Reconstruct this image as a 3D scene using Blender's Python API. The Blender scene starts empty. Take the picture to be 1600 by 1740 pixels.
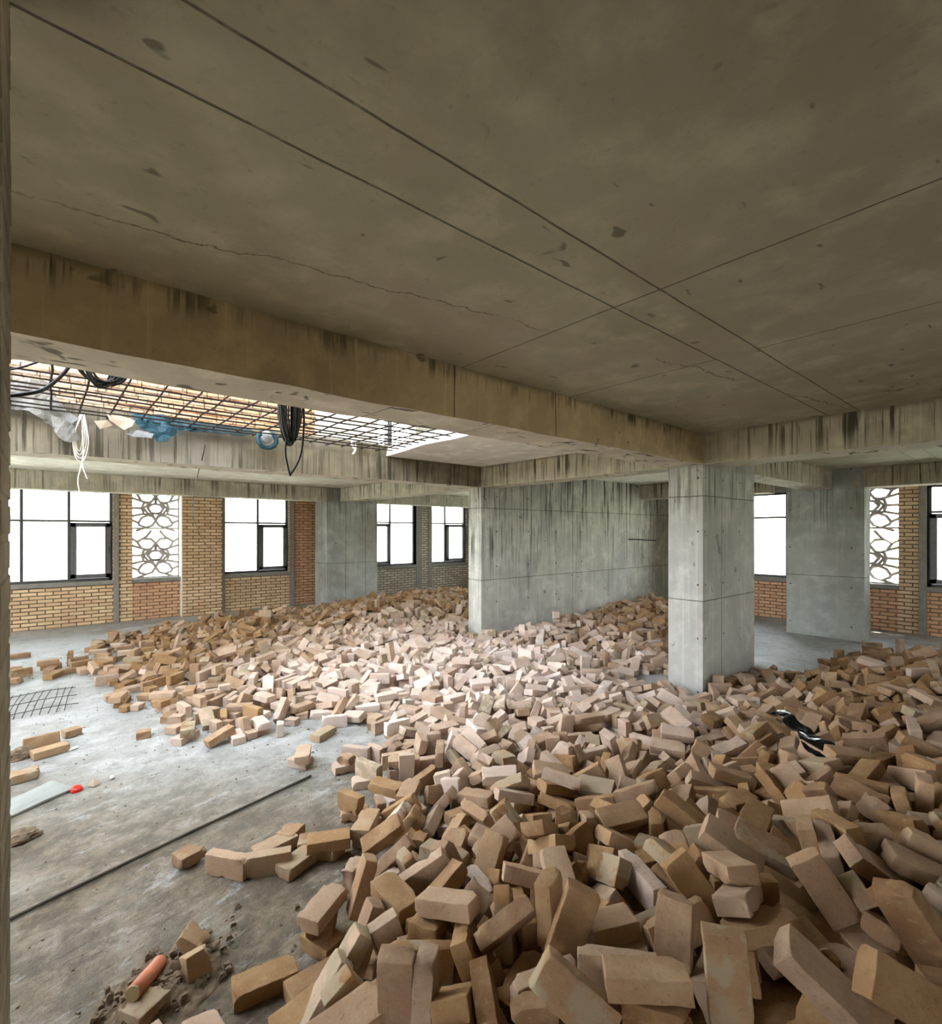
import bpy, bmesh, math, random
from mathutils import Vector, Matrix, Quaternion, Euler, noise
PI = math.pi
S = bpy.context.scene
COL = S.collection

# ---------------------------------------------------------------- camera, sky, exposure
PSI = 0.8656
cam_d = bpy.data.cameras.new('camera'); cam = bpy.data.objects.new('camera', cam_d); COL.objects.link(cam)
cam.location = (0, 0, 1.7)
cam.rotation_euler = (PI/2, 0, -(PI/2 - PSI) )
cam_d.sensor_fit = 'HORIZONTAL'; cam_d.sensor_width = 36.0
cam_d.lens = 36.0*850.0/1600.0
cam_d.shift_y = (904.0 - 870.0)/1600.0
cam_d.clip_start = 0.05; cam_d.clip_end = 600
S.camera = cam
W = bpy.data.worlds.new('sky'); S.world = W; W.use_nodes = True
nt = W.node_tree; nt.nodes.clear()
wo = nt.nodes.new('ShaderNodeOutputWorld'); wb = nt.nodes.new('ShaderNodeBackground')
wg = nt.nodes.new('ShaderNodeTexCoord'); ws = nt.nodes.new('ShaderNodeSeparateXYZ'); wr = nt.nodes.new('ShaderNodeValToRGB')
nt.links.new(wg.outputs['Generated'], ws.inputs[0]); nt.links.new(ws.outputs['Z'], wr.inputs[0])
wr.color_ramp.elements[0].position = 0.0; wr.color_ramp.elements[0].color = (1.0, 0.985, 0.94, 1)
wr.color_ramp.elements[1].position = 0.7; wr.color_ramp.elements[1].color = (0.72, 0.82, 0.98, 1)
nt.links.new(wr.outputs[0], wb.inputs['Color']); wb.inputs['Strength'].default_value = 7.0
nt.links.new(wb.outputs[0], wo.inputs[0])
sd = bpy.data.lights.new('sun', 'SUN'); sun = bpy.data.objects.new('sun', sd); COL.objects.link(sun)
sd.energy = 26.0; sd.angle = math.radians(3); sd.color = (1.0, 0.93, 0.82)
sun.rotation_euler = Vector((0.25, 0.12, 1.0)).to_track_quat('Z', 'Y').to_euler(); sun.location = (0, -6, 14)
S.view_settings.view_transform = 'Standard'; S.view_settings.look = 'None'
S.view_settings.gamma = 1.0; S.view_settings.use_curve_mapping = False
S.view_settings.exposure = 1.0
cy = S.cycles
cy.max_bounces = 10; cy.diffuse_bounces = 7; cy.glossy_bounces = 3; cy.transparent_max_bounces = 12
cy.use_denoising = True; cy.caustics_reflective = False; cy.caustics_refractive = False

# ---------------------------------------------------------------- node helpers
class N:
    def __init__(s, name):
        s.m = bpy.data.materials.new(name); s.m.use_nodes = True
        s.t = s.m.node_tree; s.t.nodes.clear()
        s.out = s.t.nodes.new('ShaderNodeOutputMaterial'); s.b = s.t.nodes.new('ShaderNodeBsdfPrincipled')
        s.t.links.new(s.b.outputs[0], s.out.inputs[0])
        s.b.inputs['Roughness'].default_value = .85
        if 'Specular IOR Level' in s.b.inputs: s.b.inputs['Specular IOR Level'].default_value = .3
        tc = s.t.nodes.new('ShaderNodeTexCoord'); s.P = tc.outputs['Object']
        s.xyz = s.sep(s.P)
    def L(s, v, inp):
        if isinstance(v, (int, float)): inp.default_value = v
        elif isinstance(v, (tuple, list)):
            inp.default_value = (*v, 1) if len(inp.default_value) == 4 and len(v) == 3 else v
        else: s.t.links.new(v, inp)
    def sep(s, v):
        n = s.t.nodes.new('ShaderNodeSeparateXYZ'); s.L(v, n.inputs[0]); return n.outputs
    def comb(s, x, y, z):
        n = s.t.nodes.new('ShaderNodeCombineXYZ')
        for i, v in enumerate((x, y, z)): s.L(v, n.inputs[i])
        return n.outputs[0]
    def m2(s, op, a, b=0.0, c=0.0, clamp=False):
        n = s.t.nodes.new('ShaderNodeMath'); n.operation = op; n.use_clamp = clamp
        s.L(a, n.inputs[0]); s.L(b, n.inputs[1]); s.L(c, n.inputs[2]); return n.outputs[0]
    def scale(s, v, k):
        n = s.t.nodes.new('ShaderNodeVectorMath'); n.operation = 'MULTIPLY'; s.L(v, n.inputs[0]); n.inputs[1].default_value = k; return n.outputs[0]
    def noise(s, v, scale=1., detail=4., rough=.55, dist=0., out=0):
        n = s.t.nodes.new('ShaderNodeTexNoise'); s.L(v, n.inputs['Vector']); n.inputs['Scale'].default_value = scale
        n.inputs['Detail'].default_value = detail; n.inputs['Roughness'].default_value = rough; n.inputs['Distortion'].default_value = dist
        return n.outputs[out]
    def ss(s, v, a, b, lo=0., hi=1.):
        n = s.t.nodes.new('ShaderNodeMapRange'); n.interpolation_type = 'SMOOTHSTEP'
        s.L(v, n.inputs[0]); n.inputs[1].default_value = a; n.inputs[2].default_value = b
        n.inputs[3].default_value = lo; n.inputs[4].default_value = hi; return n.outputs[0]
    def mix(s, f, a, b, mode='MIX'):
        n = s.t.nodes.new('ShaderNodeMix'); n.data_type = 'RGBA'; n.blend_type = mode; n.clamp_factor = True
        s.L(f, n.inputs[0]); s.L(a, n.inputs[6]); s.L(b, n.inputs[7]); return n.outputs[2]
    def line(s, coord, at, w, wob=None):
        v = s.m2('SUBTRACT', coord, at)
        if wob is not None: v = s.m2('ADD', v, wob)
        v = s.m2('ABSOLUTE', v); return s.ss(v, w, w*.25, 0., 1.) if False else s.ss(v, w*.3, w, 1., 0.)
    def mx(s, *a):
        r = a[0]
        for x in a[1:]: r = s.m2('MAXIMUM', r, x)
        return r
    def bump(s, h, strength=.5, dist=.01):
        n = s.t.nodes.new('ShaderNodeBump'); n.inputs['Strength'].default_value = strength; n.inputs['Distance'].default_value = dist
        s.L(h, n.inputs['Height']); s.t.links.new(n.outputs[0], s.b.inputs['Normal'])
    def col(s, c): s.L(c, s.b.inputs['Base Color']); return s.m

def wob(n, k=.012, sc=3.):
    return n.m2('MULTIPLY', n.m2('SUBTRACT', n.noise(n.P, sc, 3), .5), k)

def concrete(name, base, dark, streak=0., top=None, jx=(), jy=(), jz=(), jseg=(), dots=None, tint=None, spots=0., joint_col=(.07, .06, .045), zfade=1.0, jw=.007, crack=False):
    """bare board-marked concrete; joints at x=, y=, z=; streaks run down the face"""
    n = N(name); x, y, z = n.xyz[0], n.xyz[1], n.xyz[2]
    u = n.m2('ADD', x, n.m2('MULTIPLY', y, 1.07))
    big = n.noise(n.P, .9, 5, .6); mid = n.noise(n.P, 4.5, 6, .62); fine = n.noise(n.P, 38, 4, .6)
    c = n.mix(n.ss(big, .3, .7), base, dark)
    c = n.mix(n.ss(mid, .42, .75), c, tuple(min(1, v*1.22) for v in base))
    if tint: c = n.mix(n.ss(n.noise(n.P, 1.3, 3, .5, .6), .48, .68, 0, .6), c, tint)
    c = n.mix(n.ss(fine, .58, .8, 0, .35), c, tuple(v*.5 for v in dark))
    if streak:
        sv = n.comb(n.m2('MULTIPLY', u, 15.), n.m2('MULTIPLY', z, .55), 0.0)
        s1 = n.ss(n.noise(sv, 1., 4, .62), .50, .62)
        sv2 = n.comb(n.m2('MULTIPLY', u, 38.), n.m2('MULTIPLY', z, 1.1), 3.0)
        s2 = n.ss(n.noise(sv2, 1., 3, .6), .53, .66)
        st = n.mx(s1, n.m2('MULTIPLY', s2, .7))
        if top is not None:
            d = n.m2('SUBTRACT', top, z)
            sh = n.m2('MULTIPLY', n.noise(n.comb(n.m2('MULTIPLY', u, 9.), 0., 1.), 1., 3, .7), zfade*2.0)
            fade = n.ss(n.m2('DIVIDE', d, sh), .25, 1., 1., 0.)
            st = n.m2('MULTIPLY', st, fade)
            lip = n.ss(d, .0, .05, .55, 0.); st = n.mx(st, lip)
        patch = n.ss(n.noise(n.comb(n.m2('MULTIPLY', u, 1.6), n.m2('MULTIPLY', z, .5), 7.), 1., 3), .35, .6, .25, 1.)
        st = n.m2('MULTIPLY', n.m2('MULTIPLY', st, patch), streak)
        c = n.mix(st, c, (.055, .048, .032))
        lt = n.ss(n.noise(n.comb(n.m2('MULTIPLY', u, 21.), n.m2('MULTIPLY', z, .4), 11.), 1., 3, .6), .56, .7, 0, .4*min(1, streak))
        c = n.mix(lt, c, tuple(min(1, v*1.5) for v in base))
    if spots:
        sp = n.ss(n.noise(n.P, 7., 2, .4, .8), .70-(.06 if spots > .75 else 0), .76-(.06 if spots > .75 else 0), 0, spots)
        sp2 = n.ss(n.noise(n.scale(n.P, (3, 9, 5)), 1.7, 2, .5, .3), .71-(.06 if spots > .75 else 0), .76-(.06 if spots > .75 else 0), 0, spots)
        c = n.mix(n.mx(sp, sp2), c, (.05, .045, .035))
    w = wob(n)
    js = [n.line(x, a, jw, w) for a in jx] + [n.line(y, a, jw, w) for a in jy] + [n.line(z, a, jw, w) for a in jz]
    for (c1, a, c2, lo, hi) in jseg:
        q = {'x': x, 'y': y, 'z': z}; l = n.line(q[c1], a, jw, w)
        l = n.m2('MULTIPLY', l, n.m2('MULTIPLY', n.m2('GREATER_THAN', q[c2], lo), n.m2('LESS_THAN', q[c2], hi))); js.append(l)
    if crack:
        cr = n.m2('SUBTRACT', n.m2('ADD', n.m2('MULTIPLY', x, -.18), 1.98), y)
        cr = n.m2('ADD', cr, n.m2('MULTIPLY', n.m2('SUBTRACT', n.noise(n.P, 2.2, 5, .7), .5), .25))
        cr = n.m2('MULTIPLY', n.ss(n.m2('ABSOLUTE', cr), .001, .006, 1., 0.), n.ss(n.noise(n.P, 1.1, 2), .42, .5)); js.append(n.m2('MULTIPLY', cr, .8))
    if js:
        J = n.mx(*js) if len(js) > 1 else js[0]
        brk = n.ss(n.noise(n.P, 11., 4, .7), .25, .5, .45, 1.); J = n.m2('MULTIPLY', J, brk)
        # grime soaked in along the form joints
        c = n.mix(n.m2('MULTIPLY', J, .85), c, joint_col)
    hgt = n.m2('ADD', n.m2('MULTIPLY', mid, .6), n.m2('MULTIPLY', fine, .25))
    if dots:
        (du, dz, ou, oz, r) = dots
        fu = n.m2('SUBTRACT', n.m2('FRACT', n.m2('DIVIDE', n.m2('ADD', u, ou), du)), .5); fz = n.m2('SUBTRACT', n.m2('FRACT', n.m2('DIVIDE', n.m2('ADD', z, oz), dz)), .5)
        dd = n.m2('SQRT', n.m2('ADD', n.m2('POWER', n.m2('MULTIPLY', fu, du), 2.), n.m2('POWER', n.m2('MULTIPLY', fz, dz), 2.)))
        dd = n.m2('ADD', dd, wob(n, .03, 20.))
        D = n.ss(dd, r*.6, r*1.3, 1., 0.); c = n.mix(n.m2('MULTIPLY', D, .85), c, (.05, .045, .04))
        hgt = n.m2('SUBTRACT', hgt, n.m2('MULTIPLY', D, 1.))
    if js: hgt = n.m2('SUBTRACT', hgt, n.m2('MULTIPLY', J, .8))
    n.bump(hgt, .45, .012); n.b.inputs['Roughness'].default_value = .82
    return n.col(c)

def simple(name, c, rough=.6, metal=0., var=.15, bscale=30., bstr=.15):
    n = N(name); f = n.noise(n.P, bscale*.3, 5, .6)
    cc = n.mix(n.ss(f, .3, .7), c, tuple(v*(1-var) for v in c)); n.b.inputs['Roughness'].default_value = rough; n.b.inputs['Metallic'].default_value = metal
    n.bump(n.noise(n.P, bscale, 4), bstr, .003); return n.col(cc)

def brickwall(name, c1, c2, mortar, course=.065, length=.215, contrast=1., tan=(.42,.33,.2), red_z=None):
    n = N(name); x, y, z = n.xyz[0], n.xyz[1], n.xyz[2]
    u = n.m2('ADD', x, y)
    v = n.comb(u, n.m2('ADD', z, wob(n, .012, 5)), 0.)
    b = n.t.nodes.new('ShaderNodeTexBrick'); n.L(v, b.inputs['Vector'])
    b.offset = .5; b.inputs['Scale'].default_value = 1.; b.inputs['Brick Width'].default_value = length; b.inputs['Row Height'].default_value = course
    b.inputs['Mortar Size'].default_value = .0095; b.inputs['Mortar Smooth'].default_value = .25; b.inputs['Bias'].default_value = 0.
    b.inputs['Color1'].default_value = (*c1, 1); b.inputs['Color2'].default_value = (*c2, 1); b.inputs['Mortar'].default_value = (*mortar, 1)
    blotch = n.noise(n.P, 1.5, 4, .6); c = n.mix(n.ss(blotch, .45, .65, 0, .45), b.outputs[0], tuple(a*.8 for a in c2), 'MIX')
    c = n.mix(n.m2('MULTIPLY', b.outputs['Fac'], .95), c, mortar)
    g = n.noise(n.scale(n.P, (9, 9, 30)), 1., 4, .6); c = n.mix(n.ss(g, .4, .75, 0, .5), c, tan)
    hh = n.m2('SUBTRACT', n.m2('MULTIPLY', n.noise(n.P, 40, 4), .3), b.outputs['Fac'])
    n.bump(hh, .8, .015); n.b.inputs['Roughness'].default_value = .9
    return n.col(c)

M = {}
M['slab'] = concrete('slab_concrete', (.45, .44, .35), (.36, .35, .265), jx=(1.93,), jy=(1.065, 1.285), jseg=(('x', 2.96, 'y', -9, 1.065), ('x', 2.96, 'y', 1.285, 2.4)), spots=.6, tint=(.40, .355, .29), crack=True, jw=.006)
M['slab_lit'] = concrete('far_slab_concrete_lit', (.82, .82, .77), (.72, .71, .66), jx=(7.1,), jy=(8.3,), spots=.4)  # ceiling concrete made paler: bounce light from the windows put into the colour
M['beam_tan'] = concrete('tan_beam_concrete', (.50, .405, .25), (.40, .325, .20), streak=1., top=2.70, zfade=.13, jseg=(('x', 1.87, 'z', 0, 9), ('x', 2.8, 'z', 0, 9)), tint=(.46, .36, .24), spots=.6)
M['beam'] = concrete('streaked_beam_concrete', (.38, .345, .27), (.29, .265, .205), streak=1.1, top=2.70, zfade=.45, spots=.2)
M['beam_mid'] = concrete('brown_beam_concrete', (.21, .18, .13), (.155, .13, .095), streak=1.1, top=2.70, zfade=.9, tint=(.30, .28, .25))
M['beam_far'] = concrete('far_beam_concrete', (.50, .475, .40), (.40, .375, .31), streak=.8, top=2.70, zfade=.5, spots=.2)
M['soffit'] = concrete('soffit_concrete', (.62, .58, .50), (.50, .46, .38), spots=.8, jx=(1.45, 2.2, 3.1, 4.0), tint=(.50, .42, .35))
M['col'] = concrete('pillar_concrete', (.45, .455, .43), (.36, .36, .335), streak=.7, top=2.39, zfade=.8, jz=(.99, 2.07), jx=(5.53,), dots=(.42, .55, .1, .22, .011), tint=(.33, .345, .34), spots=.5)
M['wall'] = concrete('shear_wall_concrete', (.56, .57, .52), (.42, .43, .39), streak=1.15, top=2.75, zfade=2.4, jz=(.955, 2.07), jx=(7.33, 8.46), dots=(.72, .55, .3, .22, .014), tint=(.35, .36, .34), spots=.5)
M['col_far'] = concrete('far_pillar_concrete', (.42, .45, .435), (.32, .345, .335), streak=.7, top=2.39, zfade=.9, jz=(.99,), jx=(5.25, 5.75), dots=(.9, .62, .3, .1, .013), tint=(.29, .275, .235))
M['plaster'] = simple('grey_plaster', (.30, .29, .27), .9, 0, .2, 40, .3)
M['jamb'] = simple('rough_brown_render', (.34, .28, .19), .95, 0, .7, 9, 1.)
M['white_plaster'] = simple('white_plaster', (.75, .73, .68), .9, 0, .1, 30, .3)
M['brickwall'] = brickwall('yellow_brickwork', (.90, .70, .46), (.72, .47, .29), (.13, .095, .07), tan=(.60,.47,.29))
M['brickwall_red'] = brickwall('reddish_brickwork', (.80, .50, .31), (.62, .33, .20), (.14, .10, .075), tan=(.66, .46, .29))
M['brickwall_grey'] = brickwall('dusty_grey_brickwork', (.66, .60, .50), (.48, .39, .30), (.10, .095, .085), tan=(.36, .34, .30))
M['alu'] = simple('dark_grey_frame', (.10, .105, .115), .45, .3, .15, 60, .05)
M['alu_in'] = simple('sash_grey_frame', (.17, .18, .20), .4, .3, .15, 60, .05)
M['lattice'] = simple('grey_lattice', (.46, .44, .43), .9)
M['steel'] = simple('rusty_rebar', (.03, .02, .015), .85, .1, .4, 60, .3)
M['rod'] = simple('dusty_dark_rod', (.11, .095, .075), .8, .2, .4, 20, .3)
M['cable'] = simple('black_cable', (.012, .012, .013), .5)
M['rope'] = simple('white_cord', (.8, .76, .72), .9)
M['card'] = simple('brown_cardboard', (.38, .29, .22), .95)
M['red'] = simple('red_plastic', (.55, .03, .015), .35)
M['pipe'] = simple('orange_plastic_pipe', (.56, .19, .10), .4, 0, .25, 14, .05)
M['cap'] = simple('beige_pipe_plug', (.42, .33, .18), .7)
M['board'] = simple('grey_board', (.32, .33, .31), .75, 0, .25, 12, .2)
M['black'] = simple('black_sheet', (.008, .008, .009), .22, 0, .3, 20, .6)
M['dirt'] = simple('brown_dirt', (.22, .16, .105), .95, 0, .5, 60, 1.)
M['outside_ground'] = simple('pale_hillside', (.42, .42, .34), .95, 0, .45, .15, .1)

# translucent sheets
def sheet_mat(name, c, alpha=1.):
    n = N(name); n.b.inputs['Roughness'].default_value = .35
    f = n.noise(n.P, 14, 5, .6, .5); cc = n.mix(n.ss(f, .35, .7), c, tuple(v*.7 for v in c))
    n.bump(f, .8, .01); n.col(cc)
    tr = n.t.nodes.new('ShaderNodeBsdfTranslucent'); n.L(cc, tr.inputs[0]); mx = n.t.nodes.new('ShaderNodeMixShader'); mx.inputs[0].default_value = .45
    n.t.links.new(n.b.outputs[0], mx.inputs[1]); n.t.links.new(tr.outputs[0], mx.inputs[2]); n.t.links.new(mx.outputs[0], n.out.inputs[0]); return n.m
M['blue'] = sheet_mat('blue_plastic_film', (.04, .12, .165))
M['blue_dark'] = sheet_mat('dusty_dark_teal_film', (.035, .075, .095))
M['tarp'] = sheet_mat('grey_white_film', (.33, .315, .29))
M['wrap'] = sheet_mat('clear_white_film', (.5, .52, .55))

# glass
n = N('window_glass'); n.t.nodes.remove(n.b)
tr = n.t.nodes.new('ShaderNodeBsdfTransparent'); tr.inputs[0].default_value = (.96, .985, .975, 1)
gl = n.t.nodes.new('ShaderNodeBsdfGlossy'); gl.inputs['Roughness'].default_value = .03; mxs = n.t.nodes.new('ShaderNodeMixShader')
fr = n.t.nodes.new('ShaderNodeFresnel'); fr.inputs[0].default_value = 1.45
n.t.links.new(fr.outputs[0], mxs.inputs[0]); n.t.links.new(tr.outputs[0], mxs.inputs[1]); n.t.links.new(gl.outputs[0], mxs.inputs[2]); n.t.links.new(mxs.outputs[0], n.out.inputs[0])
M['glass'] = n.m

# floor
n = N('dusty_screed_floor'); x, y, z = n.xyz[0], n.xyz[1], n.xyz[2]
rot = n.comb(n.m2('ADD', n.m2('MULTIPLY', x, .98), n.m2('MULTIPLY', y, .2)), n.m2('SUBTRACT', n.m2('MULTIPLY', y, .98), n.m2('MULTIPLY', x, .2)), 0.)
big = n.noise(n.P, .55, 5, .6, .4); mid = n.noise(n.P, 2.6, 8, .72, .1); fine = n.noise(n.P, 30, 6, .7)
scr = n.noise(n.scale(rot, (1.2, 11., 1.)), 1.6, 6, .7, .6); scr2 = n.noise(n.scale(rot, (.6, 26., 1.)), 1.6, 5, .7, .2)
rough = n.noise(n.P, 6., 8, .72, .15)
c = n.mix(n.ss(big, .40, .60), (.42, .44, .44), (.30, .295, .275))
c = n.mix(n.ss(mid, .44, .60), c, (.50, .51, .505))
c = n.mix(n.ss(rough, .50, .64, 0, .55), c, (.24, .225, .195))
edge_ = n.m2('ADD', n.m2('ADD', n.m2('MULTIPLY', x, .75), y), n.m2('MULTIPLY', n.m2('ADD', big, mid), 1.5))
zone = n.ss(edge_, 5.0, 7.0, 1., .0)
mud = n.m2('ADD', n.m2('MULTIPLY', rough, .6), n.m2('MULTIPLY', scr, .4))
c = n.mix(n.m2('MULTIPLY', n.ss(mud, .22, .50), n.m2('MULTIPLY', zone, .95)), c, n.mix(n.ss(rough, .4, .6), (.195, .148, .09), (.10, .074, .043)))
c = n.mix(n.m2('MULTIPLY', n.ss(scr2, .58, .70, 0, .35), zone), c, (.13, .11, .085))
c = n.mix(n.ss(scr, .62, .78, 0, .3), c, (.46, .42, .36))
c = n.mix(n.ss(n.noise(n.scale(rot, (1., 2.2, 1.)), 2.4, 8, .75, .2), .56, .64, 0, .5), c, (.46, .47, .46))
c = n.mix(n.ss(fine, .56, .70, 0, .6), c, (.10, .085, .065))
n.L(n.ss(mid, .35, .65, .42, .8), n.b.inputs['Roughness']); n.b.inputs['Specular IOR Level'].default_value = .5
n.bump(n.m2('ADD', n.m2('ADD', n.m2('MULTIPLY', fine, .35), n.m2('MULTIPLY', scr, .5)), n.m2('ADD', n.m2('MULTIPLY', rough, 1.2), n.m2('MULTIPLY', scr2, .25))), 1., .03)
M['floor'] = n.col(c)

def brickmat(name, mode):
    n = N(name)
    if mode == 'obj':
        oi = n.t.nodes.new('ShaderNodeObjectInfo'); rnd = oi.outputs['Random']
        at = n.t.nodes.new('ShaderNodeAttribute'); at.attribute_type = 'OBJECT'; at.attribute_name = 'cement'; cem = at.outputs['Fac']
        at2 = n.t.nodes.new('ShaderNodeAttribute'); at2.attribute_type = 'OBJECT'; at2.attribute_name = 'pink_lit'; pk = at2.outputs['Fac']
        P = n.P
    else:
        a = n.t.nodes.new('ShaderNodeAttribute'); a.attribute_name = 'tone'; q = n.t.nodes.new('ShaderNodeSeparateColor'); n.L(a.outputs['Color'], q.inputs[0])
        rnd, cem, pk = q.outputs[0], q.outputs[1], q.outputs[2]; P = n.P
    r2 = n.m2('FRACT', n.m2('MULTIPLY', rnd, 7.31)); r3 = n.m2('FRACT', n.m2('MULTIPLY', rnd, 23.7))
    PP = n.t.nodes.new('ShaderNodeVectorMath'); PP.operation = 'ADD'; n.L(P, PP.inputs[0]); n.L(n.comb(n.m2('MULTIPLY', rnd, 40.), 0., 0.), PP.inputs[1]); P = PP.outputs[0]
    tan = n.mix(r2, (.37, .225, .112), (.225, .122, .058)); pink_lit = n.mix(r3, (.76, .66, .60), (.58, .43, .35))  # pale pink mix: brick tone plus skylight painted on the middle bricks
    c = n.mix(pk, tan, pink_lit)
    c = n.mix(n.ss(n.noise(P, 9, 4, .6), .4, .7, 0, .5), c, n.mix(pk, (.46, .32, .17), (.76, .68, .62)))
    c = n.mix(n.ss(n.noise(P, 70, 5, .7), .54, .72, 0, .45), c, (.14, .085, .045))
    c = n.mix(n.ss(n.noise(P, 30, 6, .75), .56, .7, 0, .4), c, (.52, .40, .25))
    cm = n.m2('MULTIPLY', n.ss(n.noise(P, 11, 4, .6), .44, .54), cem)
    c = n.mix(cm, c, (.37, .305, .21))
    n.bump(n.m2('ADD', n.m2('MULTIPLY', n.noise(P, 70, 6, .75), .7), n.m2('MULTIPLY', n.noise(P, 16, 4), .8)), .9, .007)
    n.b.inputs['Roughness'].default_value = .92; n.b.inputs['Specular IOR Level'].default_value = .15
    return n.col(c)
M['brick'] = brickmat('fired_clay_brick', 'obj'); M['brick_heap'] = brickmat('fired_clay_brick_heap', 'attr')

# ---------------------------------------------------------------- mesh helpers
def obj(name, bm, mat, parent=None, smooth=False, **props):
    me = bpy.data.meshes.new(name); bm.normal_update(); bm.to_mesh(me); bm.free()
    if isinstance(mat, (list, tuple)):
        for q in mat: me.materials.append(M[q])
    else: me.materials.append(M[mat])
    if smooth: me.polygons.foreach_set('use_smooth', [True]*len(me.polygons))
    o = bpy.data.objects.new(name, me); COL.objects.link(o)
    if parent: o.parent = parent
    for k, v in props.items(): o[k] = v
    return o
def box(bm, x0, x1, y0, y1, z0, z1, mi=0, bev=0.):
    v = [bm.verts.new((x, y, z)) for x in (x0, x1) for y in (y0, y1) for z in (z0, z1)]
    fs = []
    for f in ((0,1,3,2),(4,6,7,5),(0,4,5,1),(2,3,7,6),(0,2,6,4),(1,5,7,3)):
        q = bm.faces.new([v[i] for i in f]); q.material_index = mi; fs.append(q)
    if bev:
        bmesh.ops.bevel(bm, geom=list({e for f in fs for e in f.edges}), offset=bev, segments=1, affect='EDGES')
    return v
def struct(name, bm, mat, parent=None, smooth=False, label=None):
    o = obj(name, bm, mat, parent, smooth)
    if parent is None: o['kind'] = 'structure'
    if label: o['label'] = label
    return o
def empty(name, loc, label=None, cat=None, group=None, kind=None):
    o = bpy.data.objects.new(name, None); COL.objects.link(o); o.location = loc; o.empty_display_size = .1
    if label: o['label'] = label
    if cat: o['category'] = cat
    if group: o['group'] = group
    if kind: o['kind'] = kind
    return o
def tag(o, label, cat, group=None, kind=None):
    o['label'] = label; o['category'] = cat
    if group: o['group'] = group
    if kind: o['kind'] = kind
    return o
def tube(bm, pts, r, seg=8, closed=False, flat=1.):
    pts = [Vector(p) for p in pts]; n = len(pts); rings = []; up = Vector((0, 0, 1)); prev = None
    for i, p in enumerate(pts):
        a = pts[(i-1) % n] if (i > 0 or closed) else p; b = pts[(i+1) % n] if (i < n-1 or closed) else p
        t = (b-a).normalized()
        if prev is None:
            s = t.cross(up); s = s.normalized() if s.length > 1e-3 else t.cross(Vector((1, 0, 0))).normalized()
        else:
            s = prev - t*prev.dot(t); s.normalize()
        prev = s; w = t.cross(s); rr = r[i] if isinstance(r, (list, tuple)) else r
        rings.append([bm.verts.new(p + s*math.cos(2*PI*k/seg)*rr + w*math.sin(2*PI*k/seg)*rr*flat) for k in range(seg)])
    for i in range(n if closed else n-1):
        A, B = rings[i], rings[(i+1) % n]
        for k in range(seg):
            bm.faces.new((A[k], A[(k+1) % seg], B[(k+1) % seg], B[k]))
    if not closed:
        bm.faces.new(rings[0][::-1]); bm.faces.new(rings[-1])
def spline(pts, n=8):
    P = [Vector(p) for p in pts]; out = []
    for i in range(len(P)-1):
        a = P[max(i-1, 0)]; b = P[i]; c = P[i+1]; d = P[min(i+2, len(P)-1)]
        for k in range(n):
            t = k/n; out.append(.5*((2*b) + (-a+c)*t + (2*a-5*b+4*c-d)*t*t + (-a+3*b-3*c+d)*t*t*t))
    out.append(P[-1]); return out
def BM(): return bmesh.new()
def rough_boxes(bm, x0, x1, y0, y1, z0, z1, step=.25, amp=.006, mi=0):
    """a box cut into a fine grid whose skin is slightly uneven, as cast concrete is"""
    nx = max(1, int((x1-x0)/step)); ny = max(1, int((y1-y0)/step)); nz = max(1, int((z1-z0)/step))
    V = {}
    def g(i, j, k):
        if (i, j, k) not in V:
            p = Vector((x0+(x1-x0)*i/nx, y0+(y1-y0)*j/ny, z0+(z1-z0)*k/nz)); V[(i, j, k)] = bm.verts.new(p + noise.noise_vector(p*2.3)*amp + noise.noise_vector(p*9)*amp*.4)
        return V[(i, j, k)]
    for i in range(nx):
        for j in range(ny):
            bm.faces.new((g(i,j,0), g(i,j+1,0), g(i+1,j+1,0), g(i+1,j,0))).material_index = mi
            bm.faces.new((g(i,j,nz), g(i+1,j,nz), g(i+1,j+1,nz), g(i,j+1,nz))).material_index = mi
    for i in range(nx):
        for k in range(nz):
            bm.faces.new((g(i,0,k), g(i+1,0,k), g(i+1,0,k+1), g(i,0,k+1))).material_index = mi
            bm.faces.new((g(i,ny,k), g(i,ny,k+1), g(i+1,ny,k+1), g(i+1,ny,k))).material_index = mi
    for j in range(ny):
        for k in range(nz):
            bm.faces.new((g(0,j,k), g(0,j,k+1), g(0,j+1,k+1), g(0,j+1,k))).material_index = mi
            bm.faces.new((g(nx,j,k), g(nx,j+1,k), g(nx,j+1,k+1), g(nx,j,k+1))).material_index = mi

# ---------------------------------------------------------------- the building
ZS, ZB = 2.70, 2.39         # slab underside, beam underside
X0, X1, Y0, Y1 = -4.0, 11.25, -5.0, 11.75
b = BM(); nx, ny = 60, 66
box(b, X0, X1, Y0, Y1, -.25, 0.0); struct('floor', b, 'floor')
# slab with the hole between the two beams
b = BM(); box(b, X0, X1, Y0, 2.40, ZS, ZS+.13); struct('ceiling', b, 'slab', label='flat concrete ceiling slab with straight board joints')
b = BM()
e = [(3.40, 2.72), (3.36, 3.2), (3.31, 3.7), (3.35, 4.2), (3.30, 4.7), (3.38, 5.2), (3.43, 5.78)]
pts = [(X1, 2.40), (X1, 5.78)] + [(x, y) for x, y in e[::-1]] + [(3.40, 2.40)]
lo = [b.verts.new((x, y, ZS)) for x, y in pts]; hi = [b.verts.new((x + (.03*math.sin(9*y) if x < 4 else 0), y, ZS+.13)) for x, y in pts]
b.faces.new(lo[::-1]); b.faces.new(hi)
for i in range(len(pts)): b.faces.new((lo[i], lo[(i+1) % len(pts)], hi[(i+1) % len(pts)], hi[i]))
struct('ceiling', b, 'slab_lit', label='remaining slab beside the broken opening')
b = BM(); box(b, X0, X1, 5.78, Y1, ZS, ZS+.13); struct('ceiling', b, 'slab_lit')
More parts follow.
